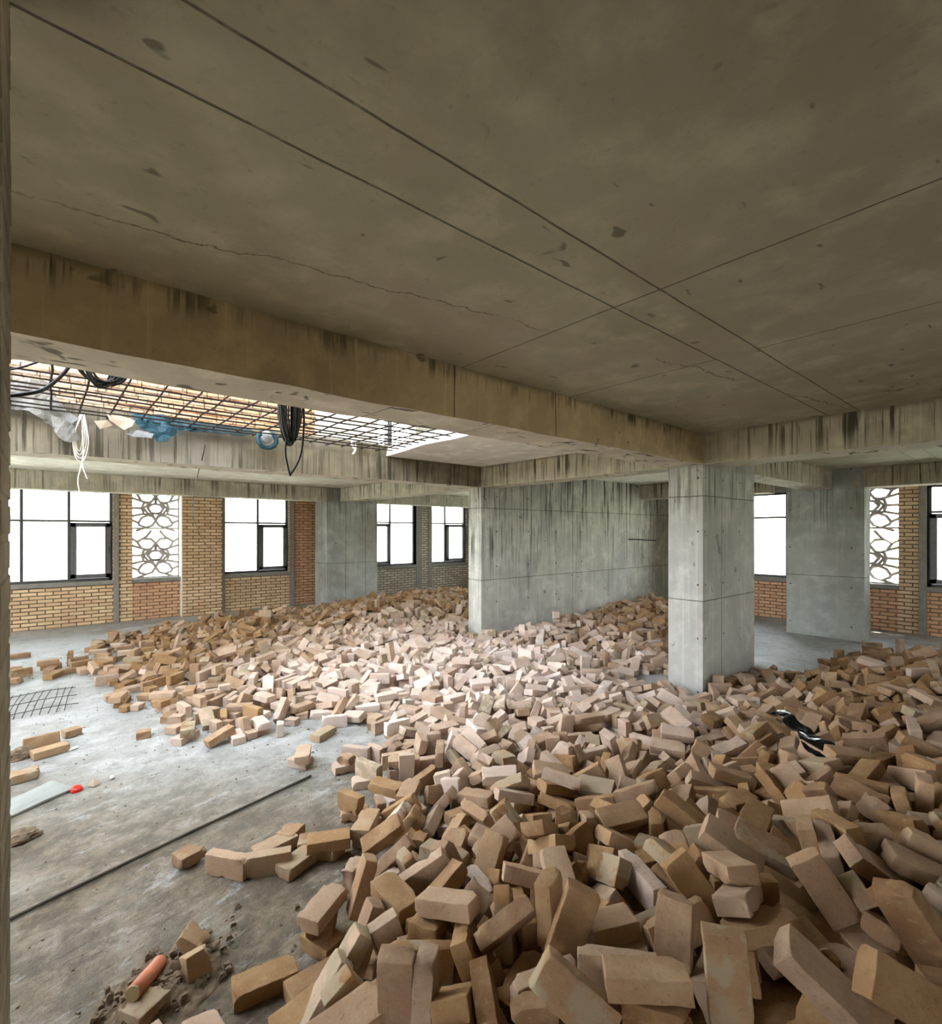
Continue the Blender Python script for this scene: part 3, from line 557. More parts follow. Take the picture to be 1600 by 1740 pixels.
HOW = [3,0,1,5,0,4,0,1,6,0,2,0,1,4,0,0,0,1,3,0,3,0,1,2,0,2,0,2,6,0,3,0,3,5,0,2,0,1,1,1,2,0,2,2,0,2,0,2,4,0,0,0,1,0,1,0,0,2,1,0,5,0,0,0,11,2,0,1,1,11,4,0,2,2,0,0,0,4,5,2,0,0,2,5,1,0,1,2,3,0,3,0,3,4,0,0,0,2,0,0,0,0,3,6,0,2,0,3,2,0,3,0,0,1,0,1,0,1,2,1,0,0,3,4,0,0,0,2,4,0,0,0,3,1,1,5,0,4,4,0,3,0,3,6,11,4,0,3,3,11,
1,0,3,3,1,0,0,4,3,0,1,0,1,3,0,1,1,0,3,0,4,0,2,1,0,2,0,3,0,0,3,0,3,1,11,0,0,2,6,0,3,0,4,1,1,3,0,1,0,0,4,0,4,4,0,1,2,0,2,0,1,0,4,6,11,3,0,3,2,0,0,0,4,0,1,3,1,1,0,0,0,0,1,2,0,3,0,2,2,0,3,0,2,0,0,1,0,4,5,12,5,0,0,0,1,4,0,4,6,1,2,0,2,1,0,4,0,2,4,0,1,0,1,1,0,4,0,4,5,0,0,0,2,5,11,1,0,4,5,11,3,0,3,6,1,0,0,1,0,2,
0,2,2,1,0,0,0,3,2,1,2,0,4,6,11,1,0,3,5,11,0,0,3,2,11,2,0,2,0,0,1,0,4,6,1,5,0,3,1,0,0,1,2,0,1,0,0,4,5,1,5,0,0,5,0,1,0,6,6,1,0,0,5,4,0,3,0,4,2,11,0,0,6,5,11,2,0,4,6,1,5,0,5,3,0,1,0,3,5,1,4,0,1,4,0,0,0,4,0,11,0,0,5,6,0,0,2,2,6,0,5,0,4,3,1,1,1,4,0,0,5,0,4,3,11,1,0,5,6,11,1,0,4,5,2,0,0,3,3,11,1,0,2,2,0,1,0,1,2,11,
3,0,4,2,12,1,1,5,6,0,3,1,3,1,0,0,0,6,4,1,0,0,4,1,0,0,1,4,4,11,5,0,5,5,1,0,0,5,2,11,0,0,6,6,11,3,0,4,3,0,0,0,4,2,2,4,2,4,6,0,3,0,3,1,1,0,0,6,4,2,0,0,5,1,1,3,0,4,2,1,0,0,5,2,1,0,0,5,5,0,3,0,4,2,2,0,0,1,5,0,5,0,5,5,11,4,0,4,1,11,4,0,5,2,0,1,0,5,0,0,0,0,6,4,12,1,2,1,5,0,0,0,7,6,11,1,0,4,6,2,1,1,5,3,0,3,2,4,5,11,
3,0,5,3,11,0,0,4,2,12,4,0,5,4,11,0,0,6,5,1,2,0,5,1,0,1,0,4,5,1,1,0,3,6,0,0,0,4,2,11,0,0,0,0,0,4,0,6,1,1,1,0,1,6,0,4,0,4,1,1,0,0,4,2,1,0,2,4,1,0,4,0,3,3,1,1,2,3,0,0,1,1,4,3,0,0,0,6,0,3,1,0,6,5,11,2,0,3,1,11,0,0,5,2,2,0,0,5,1,11,5,0,7,4,0,2,0,3,1,1,1,0,4,3,0,0,1,2,0,11,3,1,6,5,0,0,0,3,1,11,2,1,4,2,0,2,2,3,3,0,
1,0,5,6,1,0,0,7,3,0,3,0,5,5,0,0,0,6,0,12,2,0,6,3,1,3,0,4,1,12,0,0,3,3,1,1,0,4,1,0,3,0,4,1,2,1,0,5,1,0,1,2,1,2,0,5,0,4,6,0,1,1,3,1,0,0,0,6,0,11,3,2,4,5,1,0,0,7,6,1,0,2,0,6,0,0,0,7,6,2,0,1,6,2,0,2,0,4,4,0,1,0,6,1,2,3,2,4,4,0,4,0,7,6,0,1,0,6,0,0,3,0,5,4,0,1,0,7,0,11,5,0,3,2,0,3,0,4,4,0,0,0,6,5,3,1,0,4,4,0,
2,0,6,2,11,3,0,7,0,0,1,0,5,2,0,2,1,4,3,0,0,2,4,6,0,1,0,6,6,11,0,1,4,4,1,0,1,7,4,0,4,0,7,3,0,3,0,5,3,1,5,0,7,0,1,2,1,4,1,0,5,0,3,4,0,5,0,4,1,0,4,0,6,1,11,1,2,5,1,0,1,0,3,3,11,1,0,6,1,12,1,0,6,3,0,2,0,6,4,0,0,0,6,1,0,1,0,6,1,11,0,0,5,3,1,3,0,4,1,11,5,1,2,3,0,3,2,1,5,0,1,0,8,6,0,1,0,7,4,0,3,1,6,6,0,3,0,6,2,0,
4,0,6,3,11,0,0,5,1,2,0,0,4,4,0,0,0,6,0,13,0,0,7,0,4,0,0,4,5,11,4,0,5,4,1,1,0,7,0,12,0,0,5,0,1,0,0,6,0,2,2,0,6,1,0,0,2,3,0,0,0,0,7,0,2,0,3,6,0,0,0,0,6,0,1,0,0,7,1,3,2,1,6,5,0,2,0,6,3,11,0,0,6,0,4,0,0,7,0,3,0,0,6,6,1,0,0,7,1,1,5,0,4,2,0,1,1,6,6,0,0,0,6,4,11,1,0,6,1,1,1,1,6,0,0,2,2,6,5,0,4,0,6,2,11,0,0,5,3,11,
4,0,8,6,0,0,0,7,0,12,1,0,8,0,0,0,0,5,0,11,5,0,7,2,0,5,0,7,6,0,0,0,6,5,2,1,0,7,0,1,0,0,7,1,11,0,0,2,3,0,0,0,7,0,11,2,0,6,2,1,1,0,6,5,1,3,0,4,1,3,4,0,6,2,1,0,1,6,5,0,0,0,6,5,12,1,0,7,0,2,0,2,5,1,0,0,0,6,3,0,3,0,6,4,0,5,0,7,0,11,2,0,8,6,0,0,0,7,1,13,3,2,6,5,0,0,0,7,2,0,0,1,6,6,0,3,1,4,3,0,4,0,6,3,1,0,0,8,6,0,
0,0,7,0,1,0,1,5,0,0,0,0,1,0,11,4,0,4,6,11,0,0,7,0,13,0,0,7,1,2,0,1,4,0,0,0,2,7,2,0,4,0,7,5,0,0,0,6,4,3,0,0,7,1,12,3,0,7,5,0,1,0,7,5,0]
# farther bricks: the same in 5 mm steps and 0.04 rad steps
FAR = [604,-7,6,-3,78,0,1,593,5,21,1,-60,-50,0,657,-57,6,0,0,27,0,577,-12,22,39,-4,-4,4,412,37,93,10,-6,35,1,443,59,81,7,78,-2,1,448,36,94,-25,-33,20,1,411,68,105,-4,-65,-23,2,417,6,96,29,3,40,2,487,70,90,-65,-28,-1,1,467,77,93,-64,24,19,5,496,12,87,-1,-5,46,0,
520,11,88,4,2,-30,0,476,13,93,-13,62,4,1,564,47,87,4,3,50,2,578,67,88,48,-24,-15,0,541,31,90,-40,-63,0,1,516,119,83,46,-39,-8,4,530,90,87,65,32,-7,1,584,1,40,-48,-41,-15,4,621,45,79,23,-74,-3,1,630,24,82,-44,-44,-4,2,640,-42,10,34,24,24,0,611,-40,17,-35,70,0,0,
656,54,78,-61,-44,-1,0,671,40,84,19,-10,75,1,670,-2,12,0,69,-17,5,681,-31,13,-5,-8,-25,1,711,-51,6,-79,-1,0,0,700,86,93,-24,66,-29,4,715,45,71,-49,-59,1,5,728,-14,10,6,52,52,0,728,58,80,-7,10,27,0,698,55,79,-21,-24,33,0,715,76,77,35,29,25,4,732,88,83,-40,-16,36,1,
757,48,74,6,1,-69,3,778,-4,10,-13,-48,48,1,750,-1,8,-46,-15,-46,5,755,18,10,39,-3,-3,3,752,70,83,26,-65,13,2,751,97,76,-38,1,-7,5,801,58,84,-2,-6,40,0,779,57,85,46,-41,-18,3,791,9,11,0,-39,0,4,815,61,96,13,-3,76,0,848,64,95,46,-50,-16,1,856,12,6,-5,-78,0,2,
876,52,90,-54,55,4,2,897,41,86,0,5,-40,1,916,23,12,-43,1,1,2,849,-5,10,6,53,53,1,945,87,87,6,-2,-1,2,821,-14,6,0,0,68,0,932,54,80,-64,-34,8,2,959,17,18,-20,9,54,2,956,-7,10,-15,47,-47,0,990,-55,10,-32,28,-28,1,1004,-24,6,2,79,0,3,961,102,80,-72,-10,-4,2,
1022,40,21,-34,-27,-34,2,981,61,64,47,-54,-5,0,1010,-4,31,28,-34,-34,0,990,28,22,-43,-20,-43,0,993,4,10,38,-13,-13,1,1043,69,54,-34,33,-34,2,1067,70,47,56,53,-6,0,1061,74,58,50,-56,2,1,1081,31,10,-37,-16,16,4,1038,1,10,-14,48,-48,1,1031,77,61,-32,47,-23,2,1111,62,55,37,-25,-45,1,
1096,97,70,69,34,-13,0,1074,123,60,67,27,11,0,1095,12,6,-67,-41,0,0,1152,34,6,2,-79,0,3,1156,30,17,-38,68,0,0,1144,57,49,-1,-2,78,0,1138,79,56,58,36,-8,1,1128,-7,17,39,-68,0,0,1124,-13,6,-75,24,0,3,244,122,72,0,-4,-60,1,367,147,68,-1,-2,-71,0,300,161,61,28,72,-4,2,
377,128,69,76,11,-1,4,362,138,80,0,2,60,4,454,107,85,-17,74,18,1,451,86,88,7,11,-42,3,519,183,67,-64,15,-1,3,511,169,71,16,-12,13,3,493,107,94,26,-50,0,1,473,34,96,-41,20,35,3,555,132,66,53,-42,13,0,543,169,58,52,45,-14,2,560,191,58,12,-74,19,4,577,147,64,53,-48,20,0,
541,131,77,-7,-13,-16,1,568,157,78,60,7,28,3,630,190,73,64,18,0,0,655,117,81,0,1,15,0,635,87,81,1,-1,53,3,678,87,81,-14,-34,-14,5,729,132,67,63,40,-7,1,694,108,76,-44,-61,5,1,747,158,70,-22,18,34,4,776,126,74,72,-3,11,1,756,146,69,2,65,-37,5,751,116,84,32,18,35,4,
786,91,81,17,68,1,5,787,169,75,42,-51,20,3,893,115,88,-29,-68,11,0,888,147,74,2,-67,24,0,918,155,72,-18,9,0,0,920,122,86,8,-7,60,0,890,86,91,73,-27,-3,0,930,131,69,9,22,73,2,986,159,61,2,-11,17,1,975,146,66,2,-11,19,0,951,134,74,61,27,-16,4,994,121,63,4,6,-56,2,
987,107,71,3,-6,48,0,999,43,9,30,30,-30,5,972,80,76,0,68,-5,3,1020,149,57,-29,9,-32,4,1035,127,57,14,1,-56,0,1006,76,56,-29,-68,7,5,1028,113,68,-28,8,-19,3,1080,184,49,-57,33,26,3,1072,156,63,-4,38,-64,1,1096,92,54,-10,-58,-48,1,1122,110,48,20,35,36,1,1107,142,55,60,-43,16,0,
1140,131,59,-3,7,25,1,1154,131,68,23,-64,-2,0,1138,149,67,60,13,9,0,1199,95,60,-73,8,-5,3,1168,95,54,53,51,10,0,1158,106,66,69,21,9,1,1160,131,78,67,-26,-14,5,1187,117,74,-42,19,-27,0,1223,110,72,-12,-1,-3,1,1258,111,68,1,-8,70,4,1223,46,10,25,-37,-37,4,1259,54,18,-45,-45,-17,1,
1280,33,6,0,0,-50,0,1237,30,22,-15,37,15,0,1224,92,62,-73,5,-2,5,1271,131,76,43,13,12,4,1306,116,63,-73,1,9,1,1337,114,60,62,-8,46,4,1353,89,55,-24,68,16,1,1318,84,57,-57,35,15,1,1312,37,6,0,0,-61,3,1309,-20,6,60,50,0,2,1292,130,87,-27,14,-27,2,1384,105,43,3,3,21,1,
1365,123,47,-8,4,-63,0,1382,117,56,-1,4,-33,0,1377,71,22,9,-51,-51,0,1377,53,6,60,51,0,2,1423,70,10,-2,-55,54,0,1427,93,36,13,19,-47,1,1412,57,22,-34,18,9,1,1409,125,50,-11,1,57,0,1418,14,21,51,34,-25,2,1397,40,17,34,37,51,3,1465,94,40,9,78,9,1,1474,117,50,-5,5,26,3,
1453,127,56,-20,63,25,0,1450,37,6,-57,-54,0,4,1489,111,56,32,23,18,2,1520,45,10,35,21,21,0,1517,69,22,-5,-39,-5,0,1475,60,6,72,-32,0,0,1489,76,17,-16,-63,-42,1,1512,89,20,-43,-16,-13,3,1556,79,17,8,-10,-64,2,1579,79,11,24,65,-5,3,1618,39,10,-9,-51,51,0,1615,68,6,0,0,8,1,
1572,36,6,0,0,-22,0,1535,40,6,0,0,-51,1,1515,-19,6,69,-37,0,1,1680,92,8,-1,39,1,5,1685,51,6,58,53,0,2,1662,57,13,-15,69,-3,0,1591,97,13,-68,22,-18,4,271,196,67,31,-71,5,1,328,181,59,42,62,-3,0,306,214,64,21,-50,-20,1,449,184,68,-49,53,7,0,512,183,51,66,-34,-2,2,
518,209,54,-28,-53,30,0,489,208,53,-11,42,-53,4,533,217,60,36,66,6,3,484,174,70,-36,25,-57,1,542,219,50,-4,-5,50,0,568,217,58,-11,-48,-34,4,629,256,52,32,12,-41,5,591,207,57,42,-62,19,0,625,232,52,65,-27,-14,0,634,189,61,59,31,-4,1,625,212,66,-4,1,-65,1,680,187,58,65,-2,-5,3,
674,215,49,-11,5,-73,0,652,161,75,26,70,-16,1,712,200,56,-66,20,-1,2,708,167,71,5,1,-27,2,701,159,81,11,76,8,3,759,213,51,50,49,-7,0,784,252,45,16,-2,-3,4,755,182,64,68,2,3,0,819,171,67,-12,4,23,2,822,210,48,67,3,4,0,828,254,36,11,-21,-25,0,809,193,62,-19,-11,5,3,
839,170,76,50,-47,-8,4,889,207,57,37,1,2,1,862,185,72,-55,-51,-1,0,893,167,64,-69,1,10,2,923,185,64,36,70,-2,3,945,192,60,-17,5,-24,1,977,215,69,72,-4,-10,3,979,241,57,-25,-3,-16,3,946,170,77,41,65,13,1,1019,189,56,0,-12,-36,2,1005,210,62,-10,2,-45,1,1015,241,61,54,-30,-3,1,
1053,182,54,-11,-2,-44,2,1043,212,53,17,-34,-31,0,1070,218,44,-15,-3,-27,0,1079,230,49,-18,11,-7,1,1103,212,58,-56,-42,2,2,1082,170,55,21,1,6,3,1111,197,37,-1,9,-13,0,1121,186,45,-12,5,-66,0,1140,184,56,-10,-29,41,1,1135,175,62,0,-29,26,0,1118,177,64,31,-26,-32,2,1099,193,67,5,4,-2,4,
1167,178,55,33,55,5,1,1158,213,52,-22,-4,39,1,1208,198,72,1,-8,-23,4,1189,181,67,15,-5,-69,4,1192,152,73,-6,-22,74,1,1260,170,75,-61,-48,-1,0,1241,173,84,23,65,2,0,1238,131,79,-46,-1,3,1,1294,161,85,-12,-7,58,0,1301,182,82,8,36,47,3,1327,213,72,76,12,10,1,1351,179,73,37,-36,-25,2,
1392,163,65,-43,-51,-5,1,1400,213,51,35,-22,-38,0,1416,264,40,34,-64,14,3,1405,140,65,36,-57,-21,2,1416,77,38,-56,14,4,1,1419,212,60,-21,13,-69,3,1465,178,57,-28,21,-44,0,1441,183,58,4,12,40,1,1490,152,57,42,-8,6,5,1475,178,61,-30,-41,18,2,1522,181,66,39,62,3,3,1530,143,66,31,-40,-45,4,
1497,173,69,34,63,9,3,1571,167,75,-38,3,-2,0,1597,228,51,35,-48,3,0,1621,123,24,40,-50,-32,2,1649,102,17,78,-12,0,0,1703,74,10,-29,32,-32,1,1750,156,6,0,0,-6,0,1744,185,12,45,-56,7,2,182,210,49,13,70,-2,0,178,235,46,-2,10,69,0,167,213,66,22,-62,16,3,220,188,57,-2,1,9,1,
216,260,39,66,9,5,1,283,225,53,9,76,0,1,272,229,63,72,30,3,0,259,268,52,-58,17,40,5,313,258,47,6,7,64,0,347,247,56,-47,28,-6,0,358,216,56,0,-28,71,0,360,197,60,4,-1,1,0,448,238,45,8,53,49,1,440,225,55,12,-10,17,1,439,212,61,11,19,-69,4,469,212,50,-38,-27,30,4,
465,227,73,-13,30,-16,4,475,252,48,73,-2,13,1,472,258,58,-3,69,-7,2,484,233,60,21,4,-20,3,495,201,68,2,12,-43,5,537,253,46,54,12,56,5,520,249,43,-6,-1,6,4,592,248,55,17,-2,19,5,631,272,43,-14,-18,-5,0,614,273,47,-22,58,-29,2,597,271,51,17,-28,-59,0,645,261,39,7,-7,-61,1,
661,248,42,22,-70,12,0,685,264,38,-45,18,-17,0,726,282,39,-15,75,-6,3,723,231,36,-40,17,-35,4,701,238,45,-29,-41,-8,1,745,251,46,-10,-1,7,1,811,289,45,-13,69,21,0,875,254,36,63,5,6,2,848,267,32,-22,22,55,0,874,241,52,5,0,-39,1,854,214,58,-54,-23,-19,5,942,261,46,14,5,0,1,
928,272,33,61,5,1,2,906,265,51,5,-3,47,1,936,247,55,15,4,13,3,928,229,60,-63,5,7,0,937,216,69,-24,-3,6,1,1009,281,38,41,-55,15,1,1041,238,19,-7,6,3,0,1026,269,46,56,-24,43,0,1085,248,29,-39,-52,-25,0,1125,238,45,29,30,26,2,1191,267,38,11,28,71,0,1210,271,54,-3,10,-60,0,
1176,244,50,11,26,-69,2,1197,231,60,-59,-14,-13,1,1259,259,56,-15,-2,-8,0,1228,266,42,46,-51,27,1,1267,204,75,-16,-76,4,1,1242,233,69,-5,-10,-47,1,1256,286,43,-25,-10,-27,1,1324,287,46,7,-78,-5,1,1308,273,56,1,4,-64,1,1297,254,66,-65,42,1,0,1344,217,58,37,3,-60,4,1373,226,52,-6,63,-9,1,
1356,236,52,30,55,4,0,1454,266,39,47,0,-9,4,1404,279,34,15,28,-3,1,1478,238,41,18,29,26,1,1490,237,46,-45,-28,31,4,1495,263,55,-1,67,-15,3,1458,246,46,2,58,-8,1,1470,215,62,5,13,-70,2,1518,273,43,36,-41,-32,0,1556,286,26,13,9,-33,0,1553,252,39,-23,7,-3,1,1741,217,22,4,54,54,0,
181,291,39,-40,6,56,0,209,287,51,-4,3,-40,2,167,266,40,25,-19,-16,3,259,321,41,16,20,30,1,243,291,48,-48,-54,-29,3,230,306,34,5,-58,-38,4,336,305,50,1,17,-63,1,360,289,50,2,-31,20,0,330,276,47,65,12,-18,0,332,280,57,-11,13,8,2,362,245,66,4,17,26,1,390,286,35,68,21,0,0,
398,238,58,37,8,3,3,401,263,45,-13,-14,-41,4,436,274,39,77,4,-1,2,442,309,30,3,-76,16,1,477,311,36,-2,-4,48,1,408,311,33,-43,14,-25,3,425,295,49,10,20,12,5,422,333,26,16,48,35,4,478,273,49,-42,-37,-25,3,521,316,40,24,-7,-26,1,436,296,55,15,18,23,0,551,291,31,9,-76,14,3,
552,314,30,59,-7,6,1,578,343,22,55,-5,-52,4,547,276,44,4,-23,74,3,599,299,26,1,-74,9,4,605,326,27,-10,-11,-58,0,631,326,31,-22,-56,-5,1,644,347,37,6,-4,-25,1,630,308,36,17,9,0,1,587,282,39,12,4,3,1,681,301,31,-35,40,-54,1,678,324,35,8,14,-25,4,647,289,33,-45,51,18,1,
728,308,21,30,-31,-29,1,754,309,20,27,-32,-31,4,722,304,38,-1,1,10,4,783,326,33,-66,12,-4,0,779,314,40,-66,15,-3,4,768,285,51,-60,-38,-13,3,821,323,40,-3,1,47,2,815,344,51,-7,-13,-33,0,799,274,48,12,-12,31,0,867,326,28,-11,-9,73,1,852,319,37,-2,-10,11,0,846,294,39,-36,-7,-65,4,
923,303,20,2,-13,-5,0,893,313,35,25,15,32,2,920,292,38,7,8,-74,0,888,281,29,60,9,-34,5,971,283,28,-59,-11,21,1,995,291,28,39,8,51,2,1012,317,24,-18,5,-47,3,996,331,31,7,-17,-58,2,1050,293,22,-39,-1,1,0,1034,321,28,0,0,-39,0,1039,282,42,48,30,-41,4,1088,313,13,-10,-70,33,0,
1098,317,24,37,52,-27,3,1078,331,23,-30,-7,55,0,1137,298,25,7,9,-26,0,1130,328,35,-22,-8,13,2,1131,294,37,4,-73,-16,2,1145,280,33,50,5,-1,2,1149,266,25,-31,17,3,4,1146,270,51,3,2,53,3,1199,286,23,-53,-23,18,4,1212,295,41,-19,32,-34,2,1187,292,41,31,-6,-70,0,1164,304,24,26,19,-2,4,
1264,301,30,-43,9,-27,0,1261,330,23,47,36,-38,3,1261,351,20,61,3,-17,0,1280,339,31,-17,10,4,0,1319,316,25,20,59,24,1,1363,321,28,70,-2,-11,0,1310,312,32,26,4,-50,4,1355,301,42,59,-14,-36,2,1439,292,44,5,-3,-13,0,1504,278,32,63,43,15,4,1464,331,22,51,7,9,0,1506,337,18,22,48,-51,3,
1535,362,21,-19,36,19,1,1553,327,26,9,-8,-69,0,1585,295,17,0,0,34,1,1738,275,33,-41,22,41,2,53,371,6,0,0,45,2,235,354,20,-36,13,-8,2,246,325,31,11,-2,45,3,210,330,28,-66,35,-15,1,202,337,37,-38,60,-11,0,325,343,24,36,4,5,3,320,319,30,-24,0,9,0,384,335,20,33,-67,6,4,
364,347,23,7,-21,-55,1,363,360,34,8,35,28,1,398,350,26,-13,-8,-52,0,443,341,20,49,-56,6,4,428,363,22,-22,12,67,5,403,363,31,33,-59,9,0,526,365,15,-22,73,-11,0,476,364,21,-40,17,-15,2,476,331,22,-8,1,-16,0,511,324,26,-55,-41,22,1,562,354,21,-9,-8,-40,0,564,368,28,39,61,-14,5,
568,388,27,37,4,-13,1,544,373,39,-21,51,46,3,542,356,27,-8,39,-65,5,604,346,22,19,-48,-39,0,638,349,19,-12,-38,-10,5,634,368,18,-28,-34,-26,5,600,359,35,-13,-10,2,3,658,343,16,72,31,-1,1,663,349,27,66,-41,-1,0,678,356,36,15,-66,3,2,686,366,44,-38,-59,12,0,703,367,26,-11,40,8,3,
715,347,26,24,-33,25,3,720,424,39,-5,16,73,1,702,325,32,8,-30,-26,3,776,360,25,24,20,5,0,786,335,20,11,-3,29,2,790,360,42,-45,-58,-7,0,788,391,40,11,-14,39,1,784,402,34,-56,30,8,2,815,346,27,63,47,2,1,851,344,39,5,-29,-47,0,906,368,19,9,-54,-7,3,898,344,35,18,31,-27,4,
928,351,17,73,29,0,0,933,356,28,0,0,-72,1,937,359,40,73,-28,0,3,909,314,43,12,66,-11,4,931,333,35,8,7,-21,0,975,336,22,-17,44,-45,4,979,355,19,-34,-16,-1,1,1009,367,28,-1,29,-17,4,1033,349,10,-14,47,-47,2,1105,352,27,-39,-65,1,0,1083,356,19,-10,-39,31,4,1061,364,21,6,43,31,0,
1103,381,17,-4,28,-50,2,1118,362,19,0,-18,30,1,1129,350,29,9,14,-26,0,1221,346,18,-1,1,31,0,1189,354,13,-19,68,-13,0,1202,350,29,-77,-7,-6,1,1212,315,21,18,22,-55,4,1188,320,22,8,58,-12,0,1161,316,24,-36,-30,-4,3,1250,374,6,5,78,0,0,1290,401,10,6,-53,-53,2,1285,380,18,2,-68,17,4,
1250,382,22,-37,14,-14,0,1216,408,29,-61,49,-1,0,1351,361,12,1,8,3,1,1381,381,6,0,0,11,4,1307,365,18,-3,16,37,2,1375,342,17,0,0,-76,1,1414,355,10,36,18,18,2,1444,345,18,-70,-13,-26,2,1422,337,14,22,-1,-55,5,1476,365,13,-8,4,11,2,1469,321,17,-26,-9,2,1,1523,345,10,39,-6,-6,0,
1527,385,6,71,33,0,1,1567,348,14,0,-10,-8,0,1683,334,8,-49,11,49,5,1697,319,10,-38,-12,12,0,1726,304,14,-3,21,66,2,1698,284,10,0,-55,55,0,1743,340,6,0,0,16,1,1743,334,17,-65,-44,0,0,1753,337,28,0,0,56,1,266,400,11,14,-49,-49,1,267,380,21,-33,-59,-11,0,297,350,21,-39,-10,5,4,
234,404,11,-38,-3,3,0,234,433,11,19,36,-19,4,345,401,20,-12,1,34,3,319,377,31,56,53,4,0,368,390,16,76,9,-2,5,388,393,23,-2,9,9,0,405,398,29,74,3,-13,3,431,397,20,-34,-24,26,1,451,403,21,24,25,32,2,460,409,29,-17,29,-23,0,438,416,36,-2,1,40,1,527,392,25,6,58,-3,1,
495,389,13,-2,1,-46,3,496,418,38,-23,33,-25,0,552,408,23,0,0,-6,0,531,423,41,20,36,20,0,560,426,35,-70,6,21,0,583,418,33,-21,19,-52,4,608,396,24,-2,0,9,5,636,399,27,49,32,25,1,628,432,21,44,-15,44,3,655,396,25,-2,-2,-41,1,671,396,29,30,31,28,1,693,388,19,-4,-38,2,4,
710,389,30,-41,-13,54,2,726,405,13,-7,-16,59,4,738,415,28,75,14,-2,0,777,426,30,-18,-66,4,3,755,452,19,9,-18,22,1,804,382,17,0,0,17,4,733,361,29,29,-43,18,2,762,377,33,27,15,29,1,846,369,26,14,-17,63,0,839,409,22,40,23,-40,0,844,419,22,-20,35,20,0,867,397,10,25,-38,-38,1,
892,423,10,32,27,27,1,887,391,20,62,-5,-5,4,880,368,36,-1,-5,18,4,905,432,22,28,-34,-34,3,938,408,18,5,-47,-41,2,952,392,18,-47,-32,5,0,911,407,22,-26,36,-36,1,982,377,6,0,0,-16,0,986,390,17,0,0,-31,3,984,386,28,0,0,69,1,1046,411,17,46,-10,-17,1,1080,402,6,0,0,20,3,
1087,382,12,-9,29,-58,2,1072,414,16,-14,5,54,2,1146,395,17,0,0,-21,2,1116,424,23,-26,-51,-21,0,1207,397,17,53,58,0,1,1175,394,10,10,-8,-31,1,1182,402,28,-22,63,-1,0,1240,422,21,-8,38,53,0,352,438,9,-2,5,60,2,307,459,12,9,-26,-56,0,303,523,11,6,39,-6,4,389,461,12,12,55,43,0,
390,445,14,-12,-46,56,1,385,416,19,6,-58,-49,0,360,436,21,7,78,-6,1,436,461,31,50,-56,6,0,454,456,27,49,-2,50,4,418,458,23,23,-39,-21,2,458,437,16,35,9,7,1,510,455,21,-8,-15,-17,0,464,477,7,0,-2,-65,3,460,476,21,25,31,-27,5,555,443,23,22,-75,1,3,541,458,24,25,50,-15,2,
527,474,19,-44,33,4,5,584,448,30,40,-41,38,3,556,470,24,-45,-22,-43,2,610,442,31,25,-74,2,1,608,454,14,18,70,20,0,597,410,17,-16,45,-47,3,601,432,16,-41,3,-2,3,618,473,23,-13,-47,49,0,634,486,18,36,-69,1,4,660,440,14,-44,-24,-38,4,645,460,12,-37,-18,21,0,675,459,12,52,-9,50,4,
689,463,10,-33,-23,24,0,716,446,35,33,3,65,3,684,425,13,15,52,44,3,658,426,14,13,52,45,4,719,448,8,-31,30,31,5,720,464,17,0,0,78,1,722,465,33,-39,1,-1,2,741,436,23,5,46,-35,0,787,447,22,37,25,21,4,733,488,21,-3,39,3,1,793,464,20,-37,14,8,2,830,457,6,-53,58,0,1,
828,446,28,0,0,-71,0,871,438,11,3,39,-3,4,860,441,10,-32,-27,28,1,847,437,8,2,39,-2,5,920,448,22,28,-34,-34,1,949,435,17,2,5,8,0,987,436,6,0,0,-58,4,997,437,22,38,12,12,1,976,458,13,-4,-8,-20,1,1041,447,6,0,0,43,2,1044,446,22,37,-15,-15,0,992,416,10,-39,-4,4,2,
1062,457,22,8,-39,8,0,1091,443,10,33,-26,-26,2,1093,447,26,0,0,1,2,1102,411,21,-46,-16,-46,1,1140,437,6,0,0,-15,1,1154,442,17,14,-77,0,0,1143,463,10,1,55,55,0,1139,439,28,0,0,65,1,1186,425,11,-10,-23,54,4,1202,458,15,-16,-13,-74,3,1221,443,19,3,-67,-15,3,1268,446,17,0,0,-49,0,
274,499,6,0,0,-61,0,334,496,10,31,28,28,2,384,506,10,-3,-54,54,1,387,510,27,32,-64,13,0,399,480,21,-49,31,28,1,431,493,10,-29,-31,31,1,448,500,16,0,22,1,3,454,497,27,3,22,8,1,419,503,21,-18,-37,20,1,496,510,10,-66,-8,2,0,478,537,10,-64,0,0,0,487,528,18,-63,-7,-2,0,
489,494,15,12,-9,46,1,486,474,19,-62,28,12,4,549,500,11,37,-15,-15,2,537,495,23,-53,-46,-31,1,527,488,34,4,47,-30,5,546,525,29,-19,-23,70,5,556,531,24,-3,-23,46,1,580,523,24,-28,29,-14,4,573,470,25,44,12,-47,0,600,520,23,-26,32,26,4,633,526,33,-2,-8,-14,2,627,511,24,38,34,-47,1,
567,499,29,5,76,1,3,661,491,11,-19,-36,-19,4,679,520,23,18,9,21,0,665,529,23,-52,18,40,0,688,584,18,34,-27,-11,1,711,485,17,2,39,-2,3,707,482,39,0,0,-1,3,705,502,10,2,55,55,1,706,507,33,41,40,-23,0,697,518,36,-14,-28,-52,1,716,530,40,17,62,-39,2,768,508,22,29,32,32,5,
784,500,22,-32,-27,27,1,750,514,22,-33,-28,-33,0,838,499,16,-47,-45,1,0,848,482,18,16,-8,63,0,859,473,24,8,10,-3,2,806,484,18,48,-32,-37,4,891,496,17,77,-16,0,0,845,524,6,-66,43,0,4,925,501,13,-6,7,43,0,941,517,16,-17,-7,-58,2,946,535,20,-10,9,-4,1,987,494,10,37,16,16,0,
